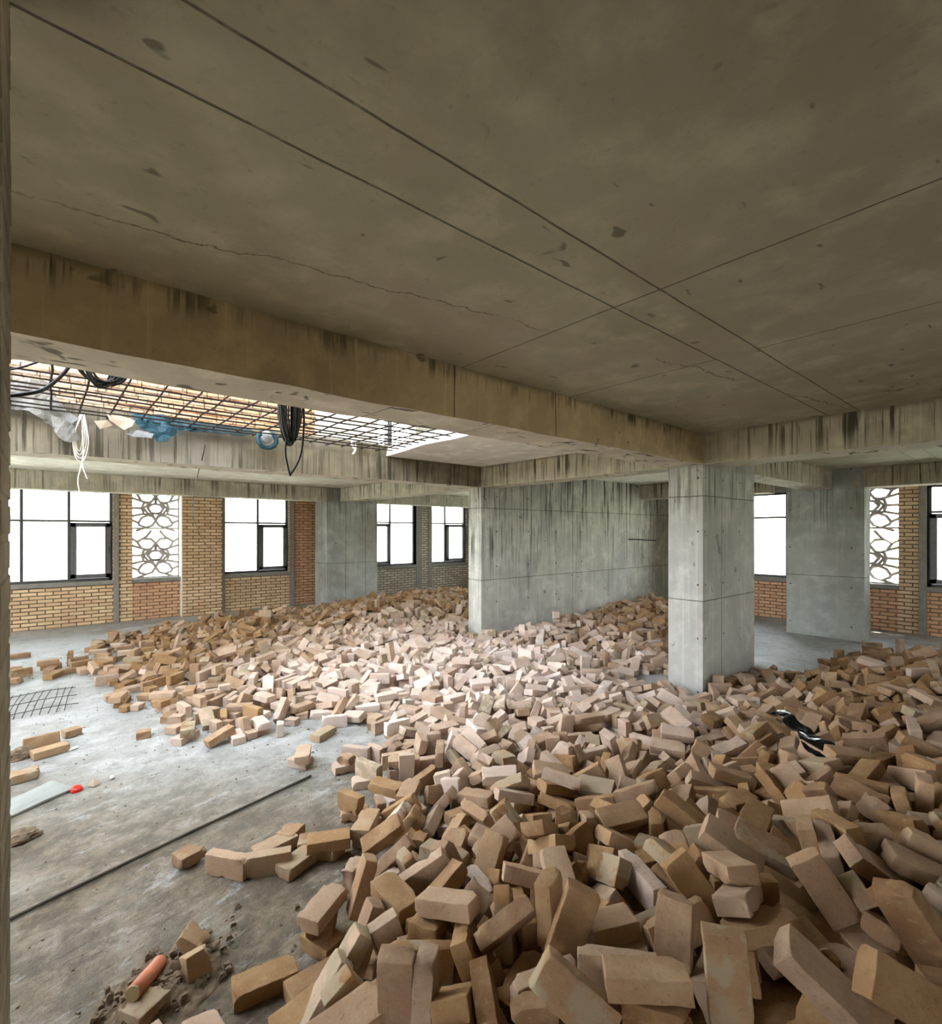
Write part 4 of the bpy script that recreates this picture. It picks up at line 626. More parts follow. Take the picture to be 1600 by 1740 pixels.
977,522,16,-58,-39,-15,0,330,547,6,0,0,-41,1,398,521,6,79,1,0,5,407,583,10,10,50,50,0,425,558,10,-12,-49,49,4,468,560,10,-17,45,-45,5,438,548,23,-21,18,-62,0,507,565,17,0,0,-31,3,428,527,10,-1,55,-55,1,551,544,6,68,40,0,0,531,544,13,7,-17,-43,3,574,541,15,8,9,-21,3,
577,570,18,24,63,6,2,542,569,20,8,63,-26,0,617,539,10,15,46,46,1,609,551,27,1,1,-51,3,591,501,18,6,-9,-20,5,597,582,21,-70,32,14,3,643,539,33,13,48,48,5,650,548,33,38,-10,-10,4,659,559,28,47,-7,-17,0,678,576,27,3,-44,19,1,720,542,27,38,60,18,1,787,532,16,-1,-39,-1,3,
785,552,10,39,-4,-4,1,752,577,27,-70,14,-2,0,762,547,27,-10,-8,46,5,815,533,10,-28,33,-33,0,811,537,29,20,-35,20,5,811,576,18,-7,66,16,0,822,555,27,6,19,71,0,848,587,24,21,13,17,4,879,547,10,-37,-16,16,0,855,556,6,23,-75,0,0,862,575,18,63,8,10,0,898,577,11,49,-11,49,4,
902,522,18,-6,15,39,1,923,549,6,0,0,-10,0,925,568,14,-10,-3,-33,1,934,575,23,3,14,70,0,993,545,10,38,-13,-13,2,966,598,10,2,-55,-55,3,389,602,10,39,0,0,1,388,622,10,9,51,51,0,372,579,10,7,52,52,1,443,636,18,-65,-24,-22,2,456,584,22,56,-17,38,2,493,601,22,-34,22,-23,2,
464,605,10,-38,13,-13,0,565,598,10,0,-55,55,1,515,618,17,0,0,-55,3,527,605,27,5,2,32,0,539,603,37,-72,-18,5,3,543,582,31,14,-65,-22,1,624,589,6,0,0,-40,0,605,610,13,-3,-10,15,3,576,615,9,38,24,-38,5,562,628,16,-18,-14,20,0,549,627,25,5,-47,35,5,657,615,6,78,11,0,0,
656,593,13,-67,18,8,3,664,571,15,9,-9,54,0,645,587,29,-27,-11,11,1,637,614,23,-8,-4,-52,2,643,622,32,1,9,58,0,716,586,11,23,34,-23,4,711,603,11,-19,-4,10,0,706,616,17,61,-5,9,2,725,628,27,-18,71,-27,2,679,658,24,-31,-56,-24,4,698,683,29,0,26,-62,2,755,597,6,0,0,-10,2,
747,606,17,-49,-62,0,3,780,612,24,-7,10,29,3,780,621,32,-8,-73,17,1,839,602,17,36,-70,0,1,820,613,17,69,37,0,3,821,615,28,0,0,62,4,880,605,23,0,0,9,0,918,602,10,21,41,41,4,930,607,10,-36,17,-17,0,967,634,6,-54,-57,0,3,1142,602,6,0,0,-75,2,1142,597,17,0,0,31,0,
1122,631,6,-54,-57,0,4,400,650,13,-14,-20,-28,4,405,668,12,-25,-4,8,0,439,656,6,0,0,62,3,417,639,8,24,34,-24,5,457,684,13,-77,3,14,2,416,617,8,7,39,-7,5,493,652,6,0,0,67,1,486,648,17,-45,-64,-4,0,477,682,17,-5,9,-28,4,517,669,10,-24,-38,38,4,548,668,17,0,0,-27,2,
521,647,24,10,-7,67,0,546,661,34,-41,21,42,4,599,653,10,23,40,40,3,579,686,20,-26,9,-40,0,571,678,14,14,24,40,1,589,628,16,-19,4,67,2,666,673,12,7,5,-47,2,640,633,6,-9,78,0,2,642,657,14,-73,-14,-17,1,617,657,17,5,-9,-25,0,669,630,23,25,-32,-16,1,708,654,17,0,0,-25,1,
729,665,24,-4,8,3,1,745,674,30,-7,6,-16,1,792,673,19,33,22,-14,3,686,640,12,-8,65,-5,4,744,661,6,79,2,0,2,759,683,13,-14,0,-14,1,770,647,12,-50,-12,7,0,808,641,29,-55,-37,-20,2,779,639,16,-47,-20,1,4,824,661,16,20,-3,70,1,842,647,17,3,14,-11,0,864,637,20,25,-16,-40,0,
848,646,26,51,-50,-20,1,890,658,17,-74,-26,0,3,893,651,28,0,0,12,4,934,632,18,-19,-64,-13,2,878,632,10,32,-28,-28,5,928,667,6,0,0,-64,0,931,672,17,0,0,-22,1,923,640,12,13,6,5,4,927,673,28,0,0,58,1,987,655,6,0,0,49,4,993,664,17,0,0,-52,5,1036,648,6,0,0,15,1,
1030,648,17,0,0,40,0,1093,652,6,0,0,47,1,1099,640,17,0,0,28,3,1077,658,18,25,4,-66,1,1141,653,6,0,0,55,0,1140,632,22,14,48,48,1,1151,644,24,-11,3,64,0,1199,651,6,-78,3,0,0,1214,673,14,15,68,7,0,1183,635,15,6,-8,44,0,1245,652,6,0,0,-40,0,1252,655,22,39,-3,-3,4,
1315,669,16,-56,3,6,1,436,701,6,0,0,37,0,450,724,21,-17,-19,-34,0,506,695,6,0,0,53,3,509,693,17,0,0,-68,0,486,719,14,-1,-10,-7,0,474,749,11,12,-12,-38,4,550,712,17,-27,32,27,3,592,719,6,0,0,61,1,589,732,17,0,0,45,0,606,691,19,-2,-51,38,1,622,683,29,7,10,-13,0,
614,707,21,18,13,-14,2,649,696,19,70,-9,29,1,635,707,27,41,-38,-6,1,633,741,17,0,0,-72,1,665,733,22,18,-44,-44,4,678,721,17,29,34,1,5,717,700,10,-35,21,-21,0,733,703,28,-7,-54,-46,3,691,696,19,-20,-57,-8,0,701,729,20,-26,-14,24,2,779,688,26,46,1,-4,0,773,700,30,1,-60,45,1,
771,718,32,-16,8,69,0,802,722,23,23,-12,36,0,828,700,26,-29,6,-31,2,832,714,29,-18,21,-3,3,844,727,34,49,-34,-17,0,861,716,36,-50,-41,27,2,872,725,38,46,-37,-15,0,870,675,10,7,-52,-52,1,898,698,17,48,16,-2,3,936,711,6,-78,7,0,0,921,730,10,-5,-53,53,0,886,724,21,-40,-32,-4,3,
947,708,33,39,24,-39,0,964,676,12,-4,-7,-31,1,985,706,21,-13,38,12,2,1035,710,6,0,0,39,4,1004,712,6,0,0,55,2,1055,694,10,-31,29,-29,1,1082,695,17,-59,-52,0,0,1103,676,21,-31,-18,48,0,1070,727,18,36,-28,-40,0,1143,706,10,9,51,51,4,1142,691,10,-11,-50,50,1,1135,677,26,-62,-28,-4,0,
1140,668,34,3,-16,74,1,1124,714,22,58,4,24,2,1201,724,10,-39,-5,5,0,1201,687,23,-3,-10,31,0,1165,667,21,-5,55,7,3,1239,686,13,5,69,6,3,1228,698,23,43,-59,20,1,1234,723,24,-3,-15,-46,0,1234,734,32,43,-61,20,3,1270,709,28,-71,21,-9,2,1268,680,23,-17,22,-9,0,1363,709,11,-10,20,-52,2,
1376,698,11,-54,-28,11,1,1402,711,19,-25,-1,25,0,439,769,6,-26,74,0,3,435,765,17,0,0,9,4,503,766,6,0,0,-51,2,520,734,12,2,-7,17,0,491,793,10,19,-44,-44,0,556,771,6,-77,16,0,0,554,765,17,60,50,0,0,599,761,10,-7,-52,52,1,590,777,10,39,-5,-5,1,582,798,6,0,0,76,0,
612,794,12,33,-43,-28,3,645,774,6,50,-60,0,1,660,773,15,-3,12,-20,1,684,765,16,-16,5,-71,1,695,761,23,-5,11,-31,4,624,782,14,-47,-38,14,1,710,777,19,-9,33,3,5,725,766,23,50,-10,50,4,734,757,22,-24,37,-38,0,741,742,22,-34,-23,22,0,721,721,21,-43,-20,-43,1,731,792,11,32,-29,32,4,
773,772,20,0,-13,75,0,770,745,21,37,-4,20,1,792,740,23,10,-55,-49,0,830,774,24,-36,28,-43,0,819,776,24,-41,-19,34,2,802,778,23,-42,-24,38,2,813,781,45,-3,-69,-38,0,872,777,16,-29,63,-18,0,865,785,22,-10,-11,4,0,851,762,29,-48,41,-3,2,835,734,18,-69,16,24,1,956,766,10,24,39,39,0,
947,746,6,0,0,53,1,909,785,9,-67,-29,4,1,923,748,25,1,-68,0,1,983,753,12,4,-39,4,4,982,746,29,18,-76,0,0,1021,770,23,66,-25,7,0,1047,756,6,0,0,33,1,1003,758,6,0,0,35,1,1030,743,17,-2,-79,0,0,1079,771,6,0,0,-3,3,1080,748,10,-67,5,-1,0,1082,730,20,-50,16,-51,4,
1055,727,22,10,38,-10,0,1102,774,14,-68,-22,17,3,1105,759,28,40,-64,-6,4,1105,735,21,35,-5,63,2,1123,743,26,3,21,-15,0,1134,745,34,4,21,-10,0,1158,718,19,-39,-39,9,5,1213,757,17,0,0,-35,2,1191,752,19,27,3,-68,0,1178,734,19,27,3,-67,2,1237,769,16,13,10,50,1,1250,768,21,3,-65,1,1,
1265,768,26,16,8,60,0,1273,776,40,-22,-55,-46,0,1299,786,45,-14,-18,-75,0,1308,787,25,-4,-17,-76,2,1330,794,38,1,-60,-45,5,1317,753,36,-31,33,27,0,1300,738,26,-39,8,-9,2,1371,765,23,-1,7,3,3,1364,788,25,3,65,18,0,1336,773,20,28,33,26,2,1346,733,19,1,6,13,1,1326,695,21,-54,-20,2,1,
1439,739,17,0,0,-63,0,1403,762,11,-19,-8,18,0,1410,746,21,-4,16,-56,1,446,816,6,0,0,-43,0,427,847,20,-5,-20,-11,0,486,813,6,71,35,0,0,494,821,17,73,28,0,1,523,796,11,-31,-30,-31,4,543,813,6,0,0,41,1,567,824,6,0,0,-46,5,562,828,17,0,0,-56,2,545,844,10,4,53,53,4,
522,819,11,-32,29,32,4,594,821,11,-57,8,-3,3,604,834,19,38,-49,15,0,613,851,18,-3,22,51,1,620,859,24,-19,-3,-26,3,598,852,27,-55,17,-24,0,661,852,28,0,0,-78,3,665,827,22,11,49,49,1,657,810,23,25,20,-50,1,649,796,27,-18,-16,-6,3,632,816,22,3,39,-3,0,657,844,40,-77,-15,0,0,
718,810,21,-35,27,35,1,712,821,10,-7,52,-52,3,712,848,15,-46,6,-42,4,705,836,24,4,49,21,2,686,800,10,39,7,7,0,699,792,21,-35,-18,-5,2,750,813,22,-38,-7,7,1,773,846,17,24,2,-9,1,782,809,35,7,9,49,0,754,798,33,12,-6,37,3,758,829,33,-12,50,-50,1,803,810,9,-78,5,-4,1,
810,831,17,55,42,-8,1,821,860,14,10,72,-27,4,808,851,24,-48,-40,-25,5,809,802,30,31,-43,-9,5,818,791,40,-53,1,-1,3,831,824,25,36,36,8,1,874,820,23,22,75,0,2,871,823,35,48,-62,0,1,870,820,51,30,-31,-30,0,850,806,27,-51,8,51,1,912,820,19,-5,-12,-14,3,933,822,8,-3,3,-54,1,
948,807,14,15,0,52,3,958,805,25,36,33,-49,5,947,793,30,23,-10,-6,1,958,759,29,-48,12,48,5,973,799,10,22,-41,-41,1,988,793,12,27,-51,-31,4,998,794,25,-12,17,-57,0,997,782,35,-13,17,-59,1,977,824,24,-33,-1,38,0,1032,820,17,30,73,0,0,1038,809,28,0,0,64,1,1031,791,31,36,59,37,2,
1085,804,10,24,38,38,2,1072,793,11,-4,-39,-4,4,1093,819,11,-29,-44,33,1,1106,829,20,-4,17,10,0,1117,798,12,21,33,43,0,1064,814,21,45,17,-45,1,1139,821,11,40,3,4,0,1145,808,17,-5,-59,-42,0,1143,782,32,-26,60,-14,2,1166,774,28,-41,50,38,1,1162,747,34,35,61,22,0,1185,792,21,-44,53,32,1,
1193,824,31,39,9,9,2,1176,834,17,-52,-42,-17,0,1238,804,18,46,-24,-4,0,1263,807,22,21,42,42,1,1276,812,23,23,-32,-4,0,1307,826,34,-44,-5,9,0,1316,836,52,31,25,18,0,1286,854,37,5,10,40,2,1357,826,49,38,-8,-4,1,1345,812,44,11,76,-2,0,1394,804,21,1,3,-60,0,1430,823,32,-39,-65,1,1,
1410,795,28,20,-6,45,1,1463,772,12,52,3,2,0,1457,788,19,-1,-21,36,4,1472,809,23,-15,4,-10,0,1463,825,36,-46,-7,27,4,1435,787,22,32,-29,32,0,1523,777,6,0,0,-42,3,1515,789,17,-79,-1,0,3,1484,825,40,-8,18,-22,2,1512,826,47,39,-22,-46,0,1527,822,39,11,13,-42,0,1546,810,27,18,-15,33,3,
1573,794,10,-4,19,-66,0,1575,790,27,-1,-2,-26,2,1606,805,37,-44,2,6,1,277,877,6,0,0,-37,4,258,865,6,0,0,-78,5,332,876,6,-24,75,0,5,299,842,11,7,39,-7,4,358,896,6,41,-67,0,4,402,889,14,-1,13,48,2,409,851,18,59,19,19,1,443,872,6,0,0,53,0,462,889,10,-32,28,-28,0,
452,847,17,0,0,-10,4,476,868,10,-30,30,-30,0,509,878,6,0,0,28,1,506,876,17,7,78,0,0,497,876,33,-34,23,-23,5,541,863,17,57,54,0,4,571,872,11,52,7,-52,4,553,891,11,21,-62,6,4,594,881,23,30,-29,33,4,618,889,31,2,-13,36,3,637,892,23,-54,-45,-12,3,682,878,25,0,-34,45,4,
641,861,6,0,0,11,0,641,862,17,10,-78,0,5,665,873,18,0,17,1,2,685,894,17,0,0,65,0,726,881,17,0,0,-59,2,719,872,28,0,0,-35,5,711,878,40,0,0,-8,1,714,869,51,-38,-69,0,1,786,893,16,-55,-27,0,1,765,872,27,-2,-3,77,1,747,871,37,2,0,-39,3,752,875,49,-73,-26,-3,3,
768,845,46,48,-49,22,1,815,891,27,-1,-3,-22,4,805,892,37,2,-3,-61,2,843,858,20,59,-17,-16,3,820,871,33,-18,-55,-16,4,873,893,19,-4,0,31,2,860,890,35,-40,10,-14,0,861,864,24,22,0,-18,1,904,881,23,26,5,-17,1,909,863,25,15,23,-31,1,907,844,23,-13,25,-73,2,981,869,22,-29,32,-32,0,
964,867,23,63,13,42,1,950,858,24,37,47,34,0,939,847,24,-38,24,-21,1,1029,852,11,6,73,24,4,1045,840,17,7,-19,58,1,1045,828,26,-6,28,27,5,1020,879,17,-22,3,70,0,1063,868,17,8,-14,-33,0,1050,890,20,28,57,6,0,1067,900,23,-24,1,-28,3,1103,852,28,13,-9,-10,0,1148,876,17,-53,-57,-10,3,
1154,840,27,-39,-7,33,0,1157,903,32,25,5,8,0,1123,896,31,-49,11,44,2,1227,851,28,-28,-22,39,1,1203,859,30,14,-14,-10,1,1181,884,29,-9,49,59,2,1255,840,17,0,0,8,0,1258,872,28,-47,-41,-6,3,1278,852,27,3,10,28,3,1247,839,33,-10,6,42,3,1313,846,18,0,-67,2,0,1318,866,28,-12,5,-52,0,
1328,878,44,13,1,30,0,1343,859,27,-7,-19,35,1,1333,845,28,-13,59,4,5,1413,864,43,-14,15,-29,2,1426,865,48,-15,13,-34,1,1446,850,33,6,-11,77,4,1463,850,46,4,-2,-60,2,1458,874,54,70,-26,13,0,1517,871,55,-52,57,0,0,1510,870,67,-10,76,1,1,1508,898,66,52,-42,20,2,1562,900,54,-37,-65,5,0,
1494,830,52,-14,-18,38,1,1527,782,30,-50,-51,-10,2,1576,839,48,32,2,-25,0,1568,822,44,22,69,28,1,1538,844,60,48,-55,3,2,1708,861,22,-4,53,-53,1,221,926,10,27,35,35,4,240,925,8,-50,-10,-50,5,275,925,6,0,0,76,2,300,946,6,35,70,0,3,255,894,16,-35,26,-36,0,334,934,6,0,0,-41,1,
335,932,17,0,0,47,2,389,926,6,0,0,60,4,389,934,17,0,0,9,5,360,922,16,36,-26,36,3,439,918,22,24,39,39,0,490,911,6,21,-76,0,0,498,911,17,0,0,37,0,505,912,28,27,-74,0,2,484,944,10,-39,-6,6,2,478,930,16,25,33,-25,3,546,922,6,-13,-77,0,1,545,927,17,78,-3,0,1,
535,923,33,-17,-45,45,1,557,934,28,66,-43,0,1,575,941,15,33,45,20,3,604,927,6,-75,23,0,2,603,937,17,-1,-2,-74,3,594,901,12,13,60,38,0,592,911,26,-9,6,8,1,663,925,17,78,5,0,1,656,918,33,-22,-40,40,0,714,927,17,21,-76,0,4,692,931,16,-34,-36,39,0,724,909,17,0,0,14,0,
725,907,28,-72,32,0,0,772,936,22,-22,-32,-64,0,785,945,21,-23,14,2,1,765,910,21,-33,-28,-33,2,762,895,23,-10,43,36,0,804,917,22,-31,41,21,1,825,931,28,0,0,-29,1,828,949,40,-75,22,0,5,801,954,26,21,33,0,2,864,929,29,-40,-8,-8,1,896,938,24,-40,4,-24,0,851,946,30,57,-5,13,3,
934,917,24,26,-13,-53,0,937,897,30,-49,-28,4,0,873,904,32,-13,4,65,1,959,893,26,-8,61,0,0,974,926,23,18,3,9,0,1022,914,16,-60,-38,-16,0,1014,901,21,10,17,-75,2,997,868,23,19,18,33,0,1053,945,18,-38,0,-4,2,1106,920,15,-20,74,1,1,1085,921,25,69,-15,12,3,1072,924,34,-12,-3,16,2,
1046,935,31,-29,61,14,4,1105,898,24,33,20,7,3,1140,928,23,35,-23,-18,2,1133,933,38,-1,-3,-14,3,1126,959,46,36,61,-6,0,1094,961,43,17,-1,-55,1,1074,956,45,-19,63,2,0,1176,935,33,-9,3,-3,2,1218,885,40,31,-14,-3,3,1218,964,30,28,-33,-26,2,1266,903,37,36,-64,-7,4,1223,909,36,20,44,43,1,
1311,938,21,-23,44,-43,1,1310,962,31,21,10,-59,0,1322,927,29,-28,21,-69,1,1334,914,25,-6,25,-40,1,1311,900,36,-70,-1,-4,1,1360,936,35,0,1,61,0,1370,955,39,5,-66,16,5,1346,905,32,36,1,-37,0,1394,928,20,50,50,-10,2,1402,948,24,-4,14,65,2,1397,952,35,8,-75,16,3,1415,902,36,-66,35,10,1,
1418,965,42,-33,16,-18,2,1443,925,33,-9,-12,-53,0,1461,943,38,11,71,-20,1,1465,960,41,23,-67,22,4,1535,964,58,-13,16,-32,1,1503,958,48,-38,-36,-39,4,1485,948,53,-3,8,-10,2,1457,930,48,-46,15,-1,2,1494,925,59,9,2,7,0,1583,929,52,26,43,34,0,1570,927,55,29,-21,-24,1,1578,925,70,-7,-4,-74,0,
1593,929,79,-7,-1,-58,2,1576,947,72,3,-51,-47,2,1632,923,43,-51,52,-7,1,1604,913,48,28,-21,-30,2,1695,920,43,-8,-2,-7,0,1702,894,33,-7,-22,-52,0,1704,917,33,-8,-1,3,0,1746,897,25,20,11,29,1,176,980,6,0,0,-60,0,174,990,17,0,0,-56,5,221,991,10,39,2,2,0,241,958,10,-27,34,-34,2,
275,979,6,-76,-21,0,1,272,977,17,0,0,-14,0,297,999,19,-5,-48,-45,0,332,976,6,0,0,-17,0,327,981,17,0,0,26,3,349,974,24,-33,39,-48,0,384,985,6,0,0,64,2,396,962,17,0,0,73,1,403,987,19,-19,-11,-48,2,362,962,16,33,-35,-39,1,434,998,13,-54,48,10,0,449,947,13,-38,59,21,4,
427,954,17,-44,65,0,5,475,972,13,4,8,-36,2,484,961,21,8,2,7,0,529,973,19,-33,-18,1,0,543,958,20,-35,-14,2,4,572,968,31,13,11,74,2,606,972,17,-56,55,0,1,603,964,33,-27,-35,35,1,620,945,32,-36,-19,21,2,642,965,30,20,54,43,3,634,938,43,-43,27,-50,1,679,965,32,-51,8,51,4,
623,916,36,40,5,-7,0,737,941,18,68,18,-24,2,704,947,31,2,-13,-26,0,755,969,26,-67,-40,0,3,755,969,38,-76,-19,0,0,751,976,49,-68,40,0,1,725,968,36,-26,32,-23,1,832,977,28,63,47,0,0,794,984,20,69,-8,32,1,785,986,26,-44,44,-24,1,869,997,16,-11,-11,-59,1,887,988,20,-14,-56,-6,2,
902,978,24,42,11,-22,0,892,962,21,-34,-27,-34,1,921,947,21,-47,-14,-47,1,914,969,37,10,-54,-12,1,974,1001,28,-4,-7,-73,2,961,972,30,16,-14,45,0,1035,983,10,-61,45,-8,1,1017,963,18,-20,8,56,0,993,961,22,33,-26,-25,1,981,962,22,26,34,35,3,981,960,38,1,0,-71,0,1083,985,16,39,68,0,0,
1076,981,32,41,-5,-1,3,1066,980,47,31,70,3,4,1067,982,59,4,0,-57,1,1133,982,43,-50,-10,-50,2,1141,1010,38,17,-11,-70,1,1109,967,27,-16,77,0,0,1186,984,24,-37,-2,-3,0,1177,971,37,7,7,-63,1,1159,988,39,-68,-12,-20,1,1260,987,24,-29,-33,-24,5,1267,973,26,-40,-10,15,4,1271,962,27,36,15,10,0,
1282,948,35,-11,-13,18,1,1282,882,18,-30,27,-16,5,1229,1008,24,-21,-40,45,0,1310,1000,29,58,-45,4,1,1312,1001,45,9,-53,-43,1,1302,1014,38,71,15,-3,0,1354,987,36,1,0,53,2,1348,992,48,1,0,44,0,1335,979,26,-53,36,-23,0,1386,985,31,-3,-26,5,0,1376,1000,30,-38,15,47,1,1367,1007,32,20,41,-12,0,
1449,980,41,11,-14,29,2,1477,984,44,-12,-29,35,0,1517,983,51,-2,-7,-46,2,1501,1003,54,-17,-2,30,0,1572,980,58,8,-22,23,2,1553,968,51,29,48,24,0,1540,1004,52,35,-33,4,4,1548,971,67,43,46,23,0,1587,970,60,-38,-28,1,0,1627,933,60,-39,-49,21,1,1691,970,50,1,-9,71,1,1701,948,54,-25,54,20,1,
1721,949,47,-22,43,-25,1,1675,945,53,17,61,24,1,1657,941,52,-8,-24,51,0,1789,945,28,0,0,-33,2,1752,952,44,-2,-18,74,1,1758,931,34,-19,12,-71,0,170,1039,6,0,0,-51,3,197,1055,10,-32,27,-27,2,124,981,6,0,0,-43,5,226,1036,6,0,0,-21,1,221,1048,22,27,34,34,3,255,1057,10,-16,46,-46,2,
297,1022,21,-28,11,54,0,279,1058,10,20,-43,-43,1,279,1037,10,19,-43,-43,3,323,1018,22,20,42,42,1,349,1041,11,15,53,43,2,363,1051,17,23,-34,23,3,397,1054,6,-45,64,0,0,394,1047,22,39,7,7,0,380,1013,13,-10,-6,-49,1,395,1069,22,11,-50,-50,0,403,1006,19,53,37,-21,0,427,1034,17,1,-3,-3,2,
403,1033,26,5,1,-70,0,448,971,26,-7,35,62,3,495,1029,17,0,0,-16,0,483,1020,26,40,56,36,2,479,1003,28,-26,-28,62,4,461,1004,28,21,-19,-9,1,444,994,28,30,67,23,4,540,1016,23,-77,5,-12,2,577,1015,24,49,-24,-20,0,613,992,29,72,-31,-1,1,516,1001,26,-31,28,-1,2,519,1031,34,-33,-44,33,0,
624,1031,26,0,-8,-71,2,617,1040,40,33,9,8,0,629,1036,53,-26,-38,-19,0,628,1007,31,-28,22,46,1,681,1008,14,64,35,-14,1,687,1037,14,3,21,69,1,662,1033,27,-50,30,1,1,675,1010,40,-6,-14,2,1,647,999,34,46,26,33,1,705,1006,22,46,6,25,1,704,1019,33,21,-38,-49,2,688,1027,36,13,-15,14,4,
742,1020,31,-54,-11,-16,3,715,995,27,-41,-21,3,0,763,1012,21,60,38,-21,1,790,1031,32,1,-50,-35,5,819,1039,16,42,55,22,5,858,1023,22,3,25,-1,0,831,1026,29,-72,0,21,2,926,1061,14,-22,68,10,2,873,1041,21,-28,-8,-10,0,844,1006,21,-36,-24,-38,1,906,1019,18,-66,-16,-18,1,890,1010,25,75,-20,6,0,
999,1055,16,24,-15,-12,3,949,1009,18,9,17,-23,1,1023,1023,15,-8,-70,-1,2,1070,1028,27,-36,-57,-4,0,1020,992,23,8,52,-54,1,1061,998,33,31,-41,-53,0,1097,1050,49,38,67,-1,0,1084,1037,42,-10,38,7,2,1135,1032,32,37,-13,-13,5,1156,1044,30,-17,-18,-35,0,1164,1078,32,76,-9,-10,1,1160,1113,26,-20,1,-9,1,
1218,1093,24,-15,-3,-64,0,1259,1039,22,10,15,44,1,1275,1051,28,62,-47,0,1,1279,1043,39,-1,0,-19,0,1290,1070,31,-2,27,3,1,1233,1069,36,39,42,27,1,1306,1043,16,76,18,-1,1,1308,1053,27,-1,-1,-72,0,1317,1055,38,-1,0,-37,0,1318,1059,50,0,1,40,4,1366,1052,27,1,0,-53,4,1360,1024,29,43,34,-11,4,
1387,1033,47,13,-4,-56,2,1377,1024,54,23,65,6,0,1446,1014,41,2,-68,-9,1,1519,1044,31,72,24,6,0,1505,1053,38,64,12,12,2,1489,1060,43,62,-41,19,3,1462,1072,42,-64,-34,-17,2,1529,1041,48,3,22,-42,2,1486,1024,35,74,-24,-7,0,1577,1043,48,25,-36,32,4,1581,1014,54,35,-58,15,1,1635,1038,53,0,-4,14,5,
1609,1049,49,5,-3,-49,2,1660,1060,55,-1,-1,25,0,1683,1033,67,9,78,0,0,1695,1066,72,6,-2,29,1,1677,990,58,-36,2,-4,1,1665,1008,67,-13,-12,-41,2,1640,1004,60,-49,-57,14,0,1758,1018,53,7,-76,-3,3,1728,1011,62,-75,-1,-10,2,1732,1043,66,52,-52,17,2,1724,1074,67,-1,-1,-65,5,1785,1020,50,-60,50,9,1,
1800,989,30,26,-24,38,1,1850,926,10,-36,-19,19,3,1827,957,21,48,39,-22,0,1853,1008,43,1,76,19,0,1851,989,32,0,-42,66,1,1919,942,6,0,0,40,2,1940,973,21,52,8,-52,2,1912,1034,54,10,2,1,3,1900,1001,38,15,-4,26,2,1982,979,22,-38,-13,13,0,1957,995,16,58,28,21,3,1996,1034,16,-1,-25,-58,1,
2021,1018,21,66,4,-39,1,2049,1000,11,46,16,-46,4,176,1094,6,0,0,50,0,167,1097,17,0,0,12,5,229,1084,6,-27,-74,0,0,230,1083,17,0,0,9,1,274,1090,17,0,0,-71,1,274,1086,28,0,0,37,5,306,1058,10,21,-42,-42,3,334,1083,17,66,42,0,4,330,1085,33,-23,39,-39,1,309,1099,13,-10,0,38,1,
344,1037,29,17,11,-47,1,369,1102,16,-1,-14,-2,1,360,1081,19,-40,45,-1,0,426,1083,10,-39,-4,4,5,466,1081,15,-47,51,11,2,451,1073,21,-9,56,4,0,433,1057,20,30,60,-27,1,466,1052,14,7,10,-60,2,493,1063,22,-23,13,-21,2,507,1086,26,-7,14,20,3,513,1110,25,-16,-58,50,3,529,1076,18,2,-8,26,0,
549,1050,31,38,68,3,1,578,1071,25,47,-14,-21,3,538,1104,37,31,18,11,2,611,1084,23,-1,7,-63,4,615,1059,19,27,-63,-34,0,623,1053,26,5,-63,-29,2,591,1108,37,13,5,-30,1,566,1116,33,-14,37,15,4,647,1095,22,4,4,-18,2,699,1064,27,12,3,-48,2,684,1047,30,-7,-12,67,1,649,1076,29,4,-8,64,3,
719,1048,47,7,1,-20,1,714,1039,56,-42,60,7,0,760,1051,25,23,-7,-1,2,742,1034,21,62,-16,-21,3,753,1075,47,-16,31,-15,2,803,1080,36,-28,-64,28,0,853,1071,22,8,-3,47,2,857,1050,34,57,43,15,3,793,1067,29,-32,11,8,3,828,1055,29,44,-1,0,3,873,1078,20,-44,-57,-14,2,894,1080,19,51,-32,-27,1,
906,1077,21,-49,-34,26,1,928,1095,21,-15,-6,-50,0,959,1058,18,33,38,17,1,982,1027,31,20,42,42,4,969,1075,32,3,-8,61,2,954,1094,24,6,4,-54,1,993,1088,43,-38,14,-14,2,1027,1078,22,-21,-35,-21,0,1034,1068,32,38,9,11,2,1040,1010,26,-36,0,12,0,1074,1098,16,47,-38,-15,0,1090,1106,28,-1,-2,2,4,
1146,1083,19,30,-31,-30,2,1119,1109,13,78,0,2,1,1149,1136,12,1,-7,-4,2,1193,1112,27,-48,-12,26,2,1222,1126,26,-13,19,1,1,1216,1144,19,-39,9,9,1,1260,1091,31,-37,-17,17,0,1261,1138,22,0,76,19,1,1296,1087,31,28,32,-28,2,1295,1085,64,-21,35,21,4,1297,1125,22,-23,40,-37,0,1354,1096,37,-64,-45,-1,0,
1354,1102,49,-1,-1,72,2,1348,1082,54,35,27,-34,4,1403,1086,24,23,23,35,3,1382,1079,38,-39,-14,1,2,1402,1131,20,-7,-22,-15,1,1415,1082,25,-23,23,-34,1,1424,1101,31,19,25,28,1,1466,1118,34,16,-6,-33,0,1547,1073,40,-26,57,-24,3,1519,1089,46,36,-27,-20,0,1587,1083,48,-39,-26,20,5,1623,1089,55,-41,-12,6,1,
1600,1088,67,-3,-4,14,2,1568,1061,56,-4,46,-50,1,1503,1075,48,-35,-41,47,4,1690,1088,55,-1,2,78,3,1693,1100,66,-12,77,-2,1,1685,1114,58,37,6,6,2,1689,1141,42,37,25,-37,1,1736,1084,55,-1,1,22,3,1741,1116,57,37,1,0,1,1797,1106,54,2,-2,-25,1,1803,1048,58,1,31,70,2,1792,1069,60,72,10,-12,3,
